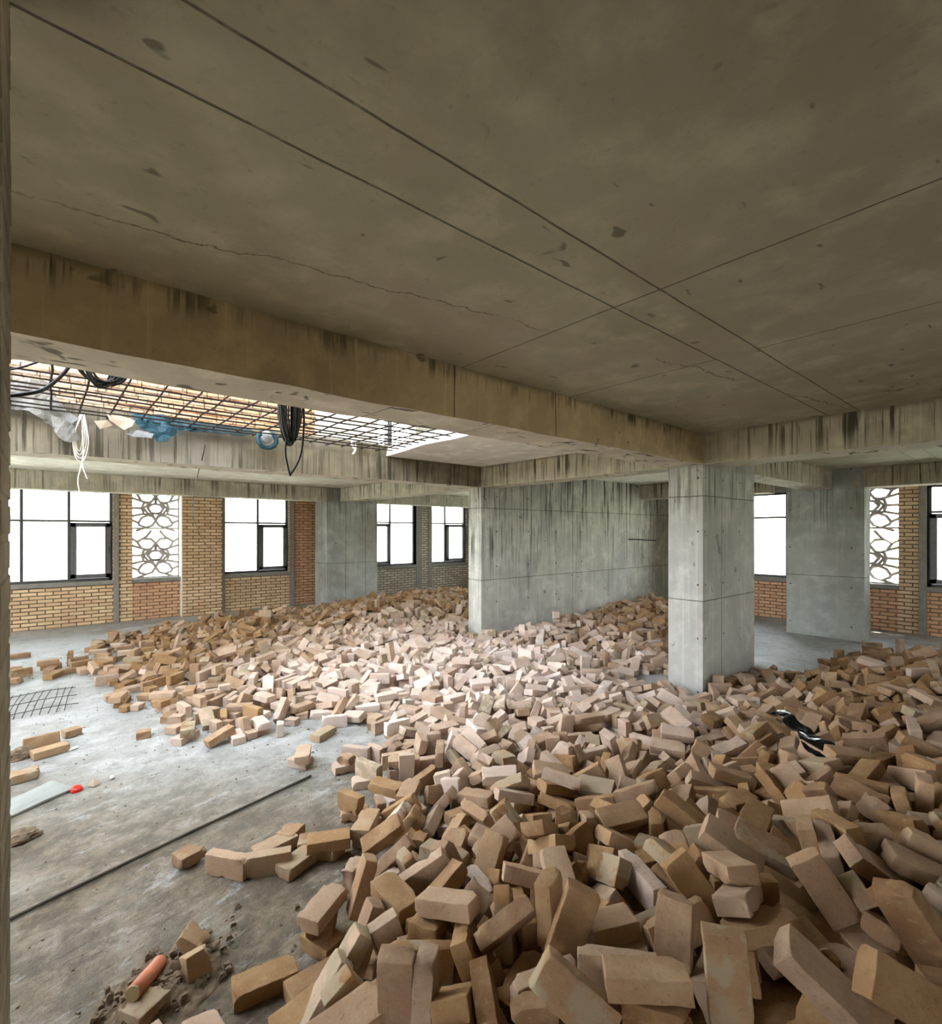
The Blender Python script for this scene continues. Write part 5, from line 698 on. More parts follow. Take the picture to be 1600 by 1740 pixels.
1803,1074,68,70,-12,-9,1,1836,1098,64,-13,43,-44,2,1843,1072,63,39,12,17,0,1857,1055,58,4,-3,10,3,1847,1028,55,-3,-35,70,0,1895,1094,66,-9,-51,51,0,1893,1076,74,-35,51,14,1,1881,1045,70,5,-2,-3,0,1881,1027,53,0,-14,77,4,1890,962,10,-39,-3,3,4,1978,1046,39,30,-7,-42,1,1926,1056,59,5,3,-2,1,
2107,1079,10,25,-37,-37,0,2149,1047,6,0,0,25,3,117,1149,6,0,0,61,5,135,1143,6,-74,27,0,5,180,1144,6,0,0,1,0,221,1148,6,0,0,-33,1,225,1147,17,0,0,31,2,268,1114,10,5,53,53,2,248,1163,10,-34,-24,24,0,342,1132,10,39,8,8,4,332,1146,18,56,-36,20,2,308,1174,21,48,-13,48,2,
309,1141,17,25,-6,-25,0,266,1134,21,-10,3,6,0,393,1126,13,-26,-65,-5,1,414,1147,20,-34,-2,25,1,407,1169,22,-23,34,23,0,346,1118,10,39,9,9,0,441,1145,13,-48,11,46,4,425,1114,13,52,47,16,0,414,1109,25,-21,17,-31,0,438,1150,30,1,-3,36,3,437,1174,25,9,-50,42,0,489,1134,14,-51,53,-6,0,
472,1125,20,-20,53,-10,3,466,1160,28,0,-35,37,3,460,1126,23,-18,-17,37,2,442,1106,22,-31,-29,29,0,504,1126,33,53,30,-14,1,531,1142,36,-7,72,-4,4,523,1147,45,76,-5,10,5,528,1118,27,-21,30,20,5,580,1164,31,17,-47,-43,1,608,1149,27,-1,1,-16,1,611,1159,38,64,-44,-1,3,631,1166,36,37,-24,36,3,
614,1119,38,2,0,44,1,607,1121,27,-13,-76,-1,0,667,1129,25,1,3,-70,2,658,1157,25,-16,77,0,4,667,1152,36,0,0,-31,4,680,1109,30,-49,47,14,2,661,1098,36,-14,-73,-21,0,708,1156,31,-2,-6,34,0,717,1114,32,33,22,32,0,696,1114,34,37,22,40,1,694,1076,42,12,8,-65,1,678,1055,43,12,7,-64,3,
663,1175,43,-6,-7,-28,2,772,1156,37,1,0,-24,4,746,1117,44,-73,-1,-4,0,791,1169,42,36,-18,-18,3,853,1117,30,-10,0,65,0,833,1116,36,-11,-3,68,1,829,1096,38,23,-13,-2,2,790,1126,35,-38,-65,-4,1,728,1157,42,7,5,17,0,885,1121,23,-3,5,-41,4,914,1122,29,52,33,15,0,899,1145,22,13,58,-39,4,
906,1167,19,56,8,3,2,939,1138,23,45,-64,0,2,947,1113,25,-41,-9,29,2,1008,1182,22,55,-55,-1,2,986,1173,22,1,0,38,4,971,1103,15,-32,60,2,0,1033,1121,20,22,74,3,0,1028,1025,35,3,-4,4,0,1011,1102,19,-7,6,52,2,1560,1099,44,71,-21,20,1,1601,1109,49,-31,-39,37,2,116,1196,6,0,0,-47,0,
162,1195,6,0,0,61,0,229,1198,6,0,0,56,2,196,1187,11,-12,13,-40,0,265,1218,6,-73,-30,0,4,274,1187,6,0,0,68,0,284,1204,10,39,-5,-5,4,299,1215,12,17,-37,17,4,293,1219,33,38,12,12,4,333,1193,15,4,11,-33,2,338,1184,23,-50,-45,-3,1,367,1174,10,27,35,35,5,392,1191,22,-2,-45,-2,1,
380,1217,16,35,27,-35,3,370,1194,23,42,30,-12,1,334,1163,29,-1,13,-67,2,410,1203,21,22,21,24,1,403,1215,35,43,55,-1,1,393,1198,49,-3,73,-1,2,377,1147,32,28,-53,-9,0,359,1150,30,69,13,-26,2,492,1196,18,-39,8,-10,0,464,1200,18,3,-39,2,4,483,1177,28,-13,23,-20,2,505,1162,29,-13,-19,-44,1,
506,1143,32,-13,-20,-45,0,529,1184,30,22,41,52,3,543,1188,32,-17,-47,40,0,560,1208,44,69,29,-10,0,539,1161,29,37,-10,-1,1,582,1189,24,-4,0,10,0,575,1206,30,47,44,-8,2,610,1201,28,-20,10,-27,0,620,1235,25,-17,13,-36,1,627,1236,34,-16,-59,10,2,628,1197,40,11,-45,-19,0,652,1195,24,56,51,1,0,
642,1204,39,-23,31,-39,0,666,1205,43,17,-42,40,0,674,1215,36,-30,29,24,3,633,1245,45,26,3,69,1,695,1198,34,-38,-22,15,2,684,1193,53,33,-36,-30,0,696,1201,56,48,-3,59,4,732,1204,35,61,45,2,3,764,1203,42,24,37,36,2,749,1198,49,22,-10,-39,2,724,1193,49,0,-10,-17,0,714,1197,56,-15,4,74,4,
800,1220,56,-13,2,28,0,766,1230,58,10,-4,72,0,835,1198,33,46,-57,-3,1,838,1215,43,5,4,58,1,817,1202,49,-42,0,-15,2,797,1196,42,38,-7,-7,0,858,1151,36,-59,40,-15,0,872,1191,31,-78,1,-7,1,868,1197,42,-1,-4,15,0,872,1154,30,-16,-1,70,0,944,1177,15,8,40,-7,5,934,1203,29,40,4,2,4,
934,1215,29,-6,55,-53,0,913,1224,26,-14,53,50,3,982,1196,29,1,-39,-7,4,955,1198,16,28,36,35,4,936,1188,28,27,-32,-35,5,914,1189,30,7,51,56,3,989,1215,39,-6,-72,-29,3,121,1255,6,0,0,-36,1,101,1242,6,0,0,42,4,172,1248,6,0,0,-31,4,166,1265,10,39,7,7,4,226,1244,6,0,0,-26,4,
279,1246,9,21,-35,21,5,272,1227,25,14,-47,-53,1,257,1257,22,42,20,-42,0,279,1259,22,31,43,-53,0,277,1280,19,-19,-74,8,0,342,1275,23,-8,-9,0,0,318,1256,22,36,-20,-20,1,310,1235,18,60,-30,20,1,302,1252,18,-18,10,51,0,363,1256,21,-8,4,62,3,377,1282,11,7,51,53,4,386,1246,29,-40,-13,20,0,
457,1221,16,-39,5,-6,4,455,1238,22,-16,-30,-61,4,455,1256,25,41,57,-30,2,403,1222,13,-35,-27,22,1,465,1271,23,-17,-22,-65,3,478,1233,16,-32,27,-27,2,493,1234,25,-2,20,3,1,512,1233,23,-21,10,-46,3,520,1233,31,59,-24,-23,1,536,1235,38,24,19,-63,4,536,1265,22,-11,32,-65,2,544,1261,39,1,5,-23,1,
570,1261,38,-54,-20,48,1,571,1236,30,-6,-51,-41,1,596,1264,29,2,-3,47,4,595,1281,37,-1,55,-42,0,636,1266,32,-33,5,66,1,577,1294,41,-11,-19,3,0,663,1253,34,-36,17,4,3,680,1246,47,37,-2,-23,0,683,1226,37,37,22,-33,3,662,1234,38,32,26,-30,1,720,1270,44,-13,0,-55,0,664,1275,37,3,-49,5,2,
692,1273,37,29,-51,-47,2,748,1247,53,10,-5,58,0,830,1272,35,6,73,-20,2,823,1283,42,8,72,-20,1,827,1307,45,71,-22,14,1,872,1242,32,-12,4,77,1,857,1244,39,-21,69,-7,2,953,1240,38,-45,17,49,0,933,1259,38,71,-23,-4,1,902,1272,39,-10,-12,19,1,872,1272,48,58,-6,6,2,985,1257,20,0,1,36,1,
976,1241,32,32,-71,0,1,962,1228,48,35,21,21,1,997,1229,24,-6,31,-38,1,1010,1226,27,31,-1,39,1,1035,1250,21,1,-1,-66,2,1033,1251,32,43,65,0,4,1008,1272,36,-26,68,-12,0,177,1295,10,5,-53,-53,5,175,1320,16,-9,-11,-34,1,149,1281,6,10,-78,0,2,220,1304,6,0,0,65,2,218,1295,22,22,41,41,0,
254,1305,11,15,12,33,0,245,1313,25,18,-20,-43,1,194,1282,10,-38,-11,11,1,293,1296,17,20,76,0,0,292,1317,21,52,31,-28,0,298,1331,21,26,-49,14,1,329,1297,6,-22,-75,0,0,326,1309,17,0,0,72,2,315,1358,27,-37,38,-17,0,378,1294,22,-34,-26,-36,0,359,1305,26,-39,51,-21,3,373,1289,50,-29,72,2,1,
432,1296,22,-57,49,-5,0,415,1281,47,28,-33,34,2,464,1287,29,-16,-63,33,1,462,1306,34,-15,-70,-24,0,494,1307,26,-45,14,50,5,505,1292,16,34,-60,-18,0,505,1262,18,23,6,11,2,527,1301,39,21,37,43,1,518,1288,40,-50,-1,-36,1,500,1280,29,-13,15,-62,4,549,1295,42,43,12,48,0,565,1307,29,-38,-40,-26,1,
588,1314,33,-17,-48,1,0,609,1317,38,-3,4,-46,0,610,1310,49,4,2,34,3,645,1307,23,-21,65,-23,0,642,1325,32,-47,-30,33,1,630,1317,31,-30,17,-43,2,627,1349,39,6,-12,-1,0,684,1310,38,-34,52,40,0,675,1282,37,-43,-6,-63,1,726,1329,43,10,47,17,0,744,1311,39,51,-17,8,1,870,1303,36,1,18,-15,0,
920,1330,48,-9,22,-55,0,891,1310,46,-30,31,-6,1,882,1291,38,65,-32,-26,3,938,1279,16,-14,34,-54,1,955,1277,26,-43,37,26,0,941,1308,32,3,-1,-7,0,997,1314,42,74,22,-1,2,978,1275,40,4,24,-54,1,982,1255,47,-64,20,-4,3,1011,1282,14,16,17,38,0,1051,1281,27,57,-7,-28,0,115,1360,6,0,0,77,5,
135,1326,6,-71,-34,0,2,163,1357,6,0,0,49,3,184,1351,15,17,-65,4,0,142,1360,14,17,6,-73,3,231,1325,12,14,11,-22,5,210,1339,17,7,-8,30,3,207,1369,19,-36,-9,27,1,239,1359,16,41,-53,12,1,234,1390,18,-24,-3,-68,0,274,1352,17,0,0,63,1,280,1339,31,-54,4,54,5,269,1347,33,32,27,27,2,
260,1386,20,49,41,26,4,305,1351,30,40,41,29,4,343,1361,17,-3,3,29,0,366,1325,8,4,-3,-32,0,328,1329,10,39,-2,-2,4,371,1338,21,-71,24,-6,0,381,1368,22,72,-12,6,0,369,1343,33,-75,-21,-8,0,407,1326,23,-49,-40,-2,2,419,1298,31,7,0,-76,3,420,1319,33,52,12,1,0,437,1371,40,5,-4,29,1,
453,1326,24,16,-2,-30,0,473,1328,33,14,6,-27,1,529,1346,25,-28,10,-26,2,516,1327,20,-18,-62,-6,3,516,1356,36,-75,-1,-19,0,547,1367,25,49,50,-10,0,591,1354,36,-73,-28,-2,5,557,1359,41,-9,-7,-29,1,613,1372,32,-31,45,56,0,653,1365,38,16,20,44,3,668,1367,38,0,-57,7,2,668,1342,38,-44,49,36,0,
704,1349,40,-14,-17,40,0,686,1340,35,27,-11,-45,0,674,1323,34,13,-22,-16,5,752,1371,38,-44,-16,19,2,774,1354,42,-28,64,-19,4,755,1338,49,10,-14,42,1,835,1351,36,4,2,27,2,837,1341,47,-56,-50,2,1,798,1359,33,-50,-21,9,0,793,1336,42,3,-13,-60,2,790,1362,53,-41,3,-26,2,891,1342,36,42,16,14,1,
879,1351,45,18,-36,11,3,861,1336,37,-16,-32,-17,1,958,1355,30,-40,-56,21,1,983,1331,32,23,-67,22,2,1001,1354,35,4,-46,-22,2,1039,1308,52,-26,-70,-16,2,1074,1327,32,19,24,-69,0,1075,1311,38,-2,-33,47,0,1073,1284,24,-29,-55,-26,3,1076,1276,32,23,-3,9,4,1143,1325,31,30,-30,-30,0,115,1408,6,76,-20,0,1,
130,1425,13,63,36,-12,2,153,1387,13,21,70,-9,2,170,1405,18,16,-15,69,1,188,1387,14,7,14,-22,3,149,1449,17,-18,-76,0,0,212,1421,22,-38,11,-12,1,220,1416,38,30,72,-1,1,196,1390,26,-1,18,-47,0,217,1371,37,-45,9,5,1,287,1418,22,11,-50,-50,4,259,1410,28,3,-14,-6,1,246,1417,39,7,32,44,0,
294,1392,27,-4,-2,24,0,329,1412,18,15,60,-47,1,311,1430,21,-40,17,32,3,396,1400,24,-54,-55,-6,1,376,1392,30,-71,15,-20,0,358,1406,33,13,-9,-45,0,347,1362,41,15,19,-74,0,346,1334,43,13,64,20,2,473,1391,24,12,-8,-42,0,459,1395,35,-61,-42,-7,1,432,1396,28,24,-36,-45,0,419,1407,25,-74,15,1,5,
507,1378,29,2,-74,15,2,512,1421,20,6,-77,-4,0,517,1412,31,1,3,-39,2,515,1406,42,3,1,9,0,550,1413,35,38,-19,-21,1,579,1365,30,42,1,26,0,600,1415,31,-3,9,39,1,612,1418,46,20,-22,-26,0,580,1415,31,35,-37,-17,3,632,1396,26,60,-34,-9,0,661,1399,35,-76,-14,0,1,677,1410,48,2,-1,33,1,
722,1403,41,-55,30,21,1,707,1393,43,40,45,50,2,692,1382,42,-18,26,52,0,725,1371,48,-63,-32,17,2,743,1399,46,23,35,43,3,760,1395,55,9,21,40,2,785,1415,52,35,27,3,2,791,1405,49,-24,-24,-2,1,833,1386,46,-17,65,-2,0,813,1403,50,45,2,3,5,807,1385,48,71,-2,18,0,805,1385,68,34,-47,-38,1,
902,1408,48,0,10,41,0,907,1416,63,-38,34,42,4,873,1398,67,-45,0,-5,0,866,1369,52,-36,4,-1,3,935,1393,34,24,5,37,0,967,1357,38,64,34,-23,2,982,1348,39,21,26,14,2,952,1387,38,-31,65,-27,3,947,1398,48,-56,-18,13,1,993,1405,46,-4,-8,-75,0,997,1408,61,22,-36,-31,4,1060,1378,23,10,5,-38,2,
1039,1386,38,12,14,-52,3,1092,1395,33,5,0,0,0,1088,1393,45,3,0,-9,1,1133,1381,27,-38,-63,-12,2,1191,1382,22,-10,18,1,0,1129,1345,22,39,26,25,4,118,1467,6,0,0,-17,1,116,1462,17,0,0,-70,5,87,1491,16,-27,30,-17,3,165,1468,6,-76,-21,0,1,165,1466,17,0,0,-49,4,166,1465,28,0,0,-10,2,
200,1449,17,75,-22,0,0,208,1483,21,-42,-4,26,0,269,1456,21,33,-5,-30,1,242,1449,23,-2,53,24,1,261,1431,21,-31,-8,-13,2,284,1486,12,40,-26,-19,0,322,1466,18,7,-7,-32,0,350,1486,30,27,27,30,5,307,1461,24,7,-6,-35,0,378,1481,32,36,-20,-18,3,344,1437,23,-73,-16,-10,1,339,1520,25,7,45,44,5,
395,1446,36,32,61,-4,2,410,1466,32,-36,20,-20,3,416,1428,36,-13,6,64,1,445,1473,27,-7,-77,0,0,439,1476,39,0,1,4,0,450,1428,26,-5,-76,-2,0,462,1448,31,1,-25,70,0,507,1458,23,1,0,31,0,487,1466,33,-25,-47,-53,4,475,1474,43,-49,41,-32,2,459,1470,52,5,-8,-48,1,434,1496,55,5,-4,44,0,
545,1473,33,10,-22,-73,1,529,1481,36,56,-39,20,1,509,1504,35,-36,-47,-25,4,561,1448,35,20,6,-21,0,592,1459,43,-61,9,-7,1,582,1450,48,-1,-22,55,2,571,1434,46,15,19,-69,0,649,1427,39,-59,6,-18,1,623,1437,42,-29,43,-3,1,656,1449,53,3,5,-73,1,709,1463,35,3,-3,5,1,702,1461,46,-62,-46,-6,0,
696,1459,57,-75,-8,-4,1,737,1472,44,30,26,33,0,765,1459,50,-63,26,12,0,766,1440,53,-59,-29,-3,0,778,1426,62,54,11,5,1,827,1430,52,2,8,-71,1,836,1479,58,-10,7,-6,0,827,1460,62,-63,7,-2,1,880,1435,47,37,24,31,1,881,1407,57,25,-23,26,5,876,1471,53,-24,38,-33,0,864,1471,55,54,-11,53,4,
876,1464,70,2,4,-36,0,927,1443,61,7,9,7,0,949,1431,57,-48,42,32,1,937,1425,67,51,31,40,2,898,1469,73,7,2,-36,0,972,1451,56,9,74,15,1,966,1469,69,-4,6,44,3,969,1482,82,8,56,43,1,971,1419,60,36,-33,38,0,974,1386,55,-45,-38,-14,2,1001,1432,58,18,-23,67,3,1025,1451,60,-69,8,3,0,
1032,1422,58,-50,43,11,0,1027,1343,37,11,-9,-6,1,1027,1396,56,15,5,-31,0,1035,1465,68,44,-4,-6,0,1094,1429,45,-64,-25,-4,1,1081,1423,58,40,57,5,0,1059,1437,57,-25,29,-16,3,1054,1412,58,46,-18,-31,0,1084,1464,57,-11,-73,-8,1,1121,1457,55,-53,-54,-8,3,1146,1434,58,-24,60,41,4,1166,1431,62,26,5,38,0,
1144,1412,55,1,-22,13,2,1119,1418,49,60,23,24,3,1202,1458,70,-68,-31,-5,2,1220,1417,31,30,23,-35,2,1160,1395,40,33,1,17,1,1190,1479,76,5,13,-59,2,15,1521,6,0,0,-52,0,69,1526,6,0,0,-35,2,113,1526,6,0,0,-44,4,108,1526,17,0,0,51,0,170,1518,21,9,39,-9,1,237,1506,17,-12,-39,-67,2,
193,1527,10,34,24,24,3,267,1534,20,-41,17,-37,1,250,1551,10,-33,-25,25,3,234,1583,11,13,14,40,4,291,1524,24,29,-45,-32,1,314,1536,12,-21,70,-7,0,299,1552,13,32,7,12,0,298,1587,23,24,-38,20,0,317,1505,29,-23,8,-43,0,374,1527,29,26,-72,-11,1,358,1537,32,-15,58,-31,3,353,1544,40,-10,58,-29,0,
342,1567,44,-15,0,-7,3,428,1516,31,2,-55,-52,1,418,1535,40,26,-3,-39,4,400,1550,32,18,-2,18,4,418,1564,39,-11,-55,3,4,426,1498,43,10,1,4,0,457,1516,54,-47,48,-11,0,484,1515,42,13,13,38,3,558,1509,41,-65,-43,-6,2,505,1525,44,75,5,-19,3,539,1498,49,-20,-5,54,0,575,1498,51,5,1,-49,1,
552,1511,56,27,57,5,2,528,1510,53,23,-7,-69,5,600,1490,48,-69,-8,35,0,645,1482,45,8,-27,-48,1,673,1505,45,61,-38,-17,1,672,1474,47,-20,51,-55,0,625,1483,37,24,-40,-45,4,633,1536,43,-25,35,-34,0,622,1539,43,-25,35,-33,1,708,1504,51,-75,-14,-4,1,697,1532,40,2,2,-69,0,696,1526,57,68,-29,11,0,
661,1540,54,4,62,-15,2,734,1511,58,-28,-40,32,3,718,1489,61,5,0,-16,3,735,1475,72,-71,-14,-4,2,745,1529,68,-21,6,-50,1,810,1505,60,16,-3,-53,1,787,1508,58,-13,-14,34,0,773,1493,62,64,26,25,3,771,1482,74,47,48,19,0,874,1524,57,-3,-55,54,0,880,1522,73,-57,54,0,0,850,1504,63,-78,-2,0,1,
845,1523,77,4,-74,5,1,844,1551,68,41,-22,41,2,929,1504,58,-68,33,-7,0,905,1533,72,-51,55,-24,0,890,1555,80,-54,3,53,0,983,1550,72,38,-2,0,3,973,1533,72,-10,-7,-2,4,958,1503,67,1,34,1,5,986,1490,76,25,55,40,0,1007,1494,90,2,0,-22,1,1055,1505,71,16,-43,-46,5,1054,1538,73,-5,-38,-5,4,
1069,1490,69,3,-17,-63,1,1026,1491,72,-15,-47,45,2,1006,1492,73,18,-38,15,4,1090,1529,64,12,-75,-1,0,1100,1515,71,-37,-50,-11,3,1110,1502,72,19,-3,29,0,1114,1489,76,18,-8,41,2,1117,1467,73,-57,-21,1,1,1137,1499,72,-40,-23,-45,3,1139,1455,67,-44,53,-20,1,1113,1433,67,20,-14,-56,1,1130,1552,79,-53,-26,16,0,
1174,1526,76,3,-5,-70,0,1198,1502,70,-1,-3,5,3,1182,1524,66,4,-5,-75,3,1166,1551,77,-51,-7,-59,1,1206,1558,72,-5,16,1,2,1321,1531,21,11,-38,11,2,1247,1495,68,2,13,14,5,-49,1619,6,52,59,0,1,10,1583,6,0,0,34,1,68,1573,10,39,6,6,0,117,1579,10,13,48,48,2,119,1558,6,74,-27,0,5,
176,1576,6,0,0,49,1,178,1574,22,21,-41,-41,0,214,1535,12,47,39,-9,5,274,1582,22,39,6,6,4,250,1580,19,3,7,8,4,220,1558,17,0,0,5,1,277,1567,36,57,19,39,0,290,1603,30,7,44,51,2,328,1573,25,-15,-68,-10,0,347,1559,27,1,-71,-18,2,382,1562,31,-35,-53,-13,3,291,1544,38,5,-8,-49,1,
346,1608,30,-58,-15,-1,1,359,1585,39,6,66,-23,2,449,1609,36,-7,10,10,1,406,1582,29,-50,47,-2,0,508,1585,38,1,8,12,1,527,1581,49,9,-40,-45,2,525,1559,39,-70,-16,-23,1,501,1554,41,-20,43,53,2,558,1570,39,39,-21,-18,0,597,1569,54,-26,-39,35,2,584,1552,48,39,41,-17,5,595,1529,40,-18,-49,43,3,
617,1599,64,1,4,8,1,557,1600,44,-71,20,-17,2,652,1573,40,0,0,5,0,638,1571,51,-75,20,1,0,672,1594,51,-15,9,50,1,651,1595,52,-43,14,-25,0,720,1568,46,19,-18,-34,3,707,1559,56,24,-12,73,4,695,1555,69,8,55,6,1,736,1553,56,-31,-56,11,0,785,1589,60,-17,11,-34,0,760,1578,65,-1,-13,6,1,
756,1508,62,-35,-25,18,0,819,1557,66,-40,-49,-17,0,825,1536,66,-16,11,41,5,799,1596,67,38,41,11,0,876,1568,63,1,0,-42,0,859,1568,71,-20,-7,55,2,854,1615,63,-6,-50,-46,0,829,1587,71,-66,20,-12,0,947,1573,60,69,27,6,1,937,1579,69,-27,69,-7,1,985,1579,70,-40,-15,14,0,975,1590,77,23,50,-12,0,
935,1616,78,73,-22,5,0,970,1638,76,-11,73,-10,0,980,1669,66,-9,-63,-30,2,920,1576,82,-42,-3,-5,4,1025,1608,75,-2,3,33,1,1044,1597,76,61,46,-5,1,1026,1551,84,-41,-22,-41,0,1075,1585,75,-11,-75,3,0,1085,1552,71,-3,23,-71,2,1125,1558,70,38,-51,-28,1,1119,1590,71,-11,8,-56,2,1141,1598,75,40,-55,-18,1,
1156,1592,79,-41,-29,20,0,1180,1556,78,59,0,-44,2,1230,1562,68,-4,16,5,0,1307,1575,50,30,-28,-31,0,11,1626,6,0,0,2,1,5,1625,17,0,0,-76,2,66,1625,10,-12,49,-49,0,49,1637,16,-2,-39,-2,3,117,1633,10,36,-17,-17,0,88,1602,6,75,23,0,1,167,1627,6,0,0,71,1,168,1619,17,0,0,75,2,
212,1624,17,0,0,-4,1,228,1643,21,29,-48,15,2,215,1602,10,4,-54,-54,0,259,1631,17,11,-78,0,2,257,1614,27,10,-5,38,1,309,1629,20,3,62,15,0,301,1624,34,13,22,50,1,341,1645,27,50,56,4,2,360,1648,32,4,21,14,1,456,1634,39,-21,58,-41,0,425,1639,34,24,48,5,4,397,1657,24,-2,17,49,4,
490,1623,34,1,49,54,0,478,1620,49,-70,-34,-7,2,470,1617,59,3,-3,-7,0,463,1595,50,36,-2,-21,0,464,1579,47,21,53,46,0,529,1619,39,-12,46,-45,1,528,1617,54,4,1,-64,3,529,1611,66,60,50,5,1,508,1637,50,24,34,-18,0,532,1625,83,19,39,44,0,551,1636,54,-40,-12,-52,0,588,1602,46,-17,0,76,2,
570,1627,51,14,33,31,1,582,1623,56,-44,-33,40,0,665,1633,47,21,-49,12,4,667,1647,64,-3,0,-41,0,689,1654,68,57,21,-38,4,711,1639,51,60,-50,1,2,700,1635,62,73,24,6,1,696,1678,58,-66,-32,-13,0,713,1604,57,-15,52,-10,0,767,1630,50,43,-34,-15,0,736,1612,53,5,-15,38,1,795,1657,61,27,-65,-18,1,
801,1640,64,21,7,24,0,848,1651,60,-15,-22,30,0,832,1654,66,-21,3,-33,1,902,1665,69,74,9,21,0,927,1650,65,61,14,-31,1,929,1669,67,27,56,-47,1,997,1636,64,45,-8,50,4,1007,1621,79,-58,-43,8,0,1074,1649,69,-9,1,-56,0,1041,1677,74,-5,1,5,1,1122,1678,72,64,-26,-1,2,1097,1654,79,16,-73,-5,2,
1165,1642,73,-3,2,20,0,1154,1659,74,3,-31,-42,0,1137,1695,72,13,52,45,1,1198,1628,74,-3,0,-10,2,1274,1652,60,-14,14,7,0,1276,1610,61,24,58,-12,0,1317,1624,62,-24,40,-41,1,1330,1620,61,-37,-16,18,5,1327,1670,68,4,11,62,0,1372,1636,43,73,-27,-1,3,1350,1638,54,-28,61,7,0,118,1675,6,0,0,49,2,
110,1679,17,0,0,74,1,172,1681,6,0,0,49,1,169,1692,17,0,0,-73,2,214,1681,22,12,-49,-49,4,262,1665,18,6,-16,18,2,239,1662,16,-61,20,-19,4,284,1684,22,3,32,35,1,335,1697,21,45,-50,2,2,322,1706,30,-15,-6,26,4,358,1687,28,48,56,17,1,382,1677,30,25,-19,51,1,408,1664,34,2,11,56,3,
426,1691,30,18,-70,5,3,485,1715,44,16,-3,-46,1,459,1682,48,0,-14,-5,2,434,1683,48,50,30,23,2,444,1657,35,62,27,-17,3,450,1647,55,74,-5,0,0,512,1688,44,18,24,42,0,537,1669,43,-36,-14,12,4,539,1709,44,-3,-55,55,1,543,1721,60,68,38,1,4,539,1689,52,59,3,17,1,534,1694,62,-23,24,69,0,
613,1705,45,25,-68,6,0,590,1678,55,8,51,52,1,594,1662,43,-8,-51,51,1,579,1654,43,8,52,52,0,681,1689,49,-39,-12,28,2,637,1680,45,-31,-46,31,1,653,1711,46,-53,-23,-1,4,714,1705,54,-13,-56,43,1,718,1723,52,10,-13,67,1,730,1719,61,7,-14,72,0,760,1723,58,24,-30,-17,1,722,1764,55,-2,46,-46,1,
759,1815,55,8,78,-6,0,828,1707,52,-35,29,-48,1,801,1686,54,-43,-3,-16,0,777,1674,57,-29,27,-8,0,866,1726,53,17,-9,-4,1,894,1685,66,-2,-13,6,1,962,1717,68,24,17,22,2,1047,1718,78,-5,-1,-15,2,1007,1696,58,24,50,44,2,1093,1711,56,-26,2,-32,2,1099,1730,63,32,72,-4,0,1097,1751,72,-2,5,27,1,
1126,1728,68,-13,-61,25,2,1181,1727,54,-42,-14,37,1,1203,1693,58,-41,-48,-4,1,1224,1646,67,13,-3,-26,4,1181,1696,69,18,-45,-40,5,1227,1717,56,16,27,-72,3,1287,1689,60,-29,-7,58,0,1311,1706,58,67,0,-39,0,1312,1667,54,-33,34,-43,2,1395,1670,44,-43,-20,-42,5,1360,1680,53,62,13,13,0,1325,1699,65,47,45,7,5,
1374,1695,67,-15,-2,11,1,1424,1691,42,-64,-45,-1,0,1437,1654,10,-13,48,-48,0,1427,1650,31,-17,45,-45,0,121,1739,6,0,0,-19,0,112,1736,17,0,0,-51,0,170,1734,6,0,0,-60,0,160,1736,17,0,0,-27,0,227,1733,6,0,0,-72,1,212,1752,11,10,-71,1,1,241,1710,16,-21,45,-28,3,292,1708,17,10,38,-7,3,
258,1741,19,16,-65,26,0,332,1734,20,14,73,4,0,316,1737,33,-20,36,-37,2,299,1728,23,-6,-39,-9,0,276,1724,28,38,-66,-6,0,361,1748,26,-49,-54,13,5,373,1730,32,-7,13,-42,0,395,1732,33,-32,-54,5,1,428,1754,32,40,5,11,0,416,1727,31,16,8,40,4,425,1714,43,-17,-9,20,1,471,1757,39,28,62,-4,0,
455,1764,51,-28,2,-24,2,413,1782,32,-34,-33,24,3,370,1785,35,33,20,37,3,537,1737,44,30,29,30,1,519,1738,46,55,51,-12,1,554,1745,52,-10,17,-23,0,532,1771,44,-5,-75,-21,0,599,1727,51,1,1,66,4,625,1755,48,-9,13,23,2,636,1771,54,23,49,23,0,631,1791,64,33,66,-15,2,658,1695,55,-9,61,-18,1,
642,1727,43,-64,-30,-17,4,690,1776,47,-9,-47,-37,0,668,1739,47,-23,-73,2,0,760,1780,53,-11,40,50,1,838,1743,51,5,-21,32,2,819,1744,60,-62,20,-10,2,802,1715,51,-2,64,-16,3,841,1778,45,-5,-40,1,2,910,1742,58,47,38,14,1,986,1711,73,-4,-38,-28,2,1031,1748,52,-56,38,21,1,1168,1730,62,-3,-33,-17,1,
1215,1786,52,38,22,-38,0,1212,1806,69,18,75,-2,0,1198,1725,57,-27,-22,-39,0,1223,1739,61,38,52,-13,0,1274,1737,51,-43,-51,-2,2,1290,1727,61,-2,-9,28,0,1385,1751,54,-5,13,23,1,1358,1717,64,15,-9,51,0,1420,1732,55,1,0,-15,0,1413,1722,70,-6,53,-47,2,1398,1773,56,47,-51,9,1,1452,1742,44,-1,-2,59,1,
1481,1759,47,1,-1,-2,0,108,1789,6,0,0,16,0,172,1790,10,26,-36,-36,0,159,1792,10,-34,-24,24,1,216,1786,22,27,-34,-34,1,286,1813,31,-46,-53,-7,1,249,1751,25,59,-9,1,2,319,1780,23,-71,22,-3,0,312,1759,24,-8,-40,-15,1,290,1752,25,35,-31,11,0,274,1763,36,7,63,-37,2,308,1785,34,-74,-15,-6,4,
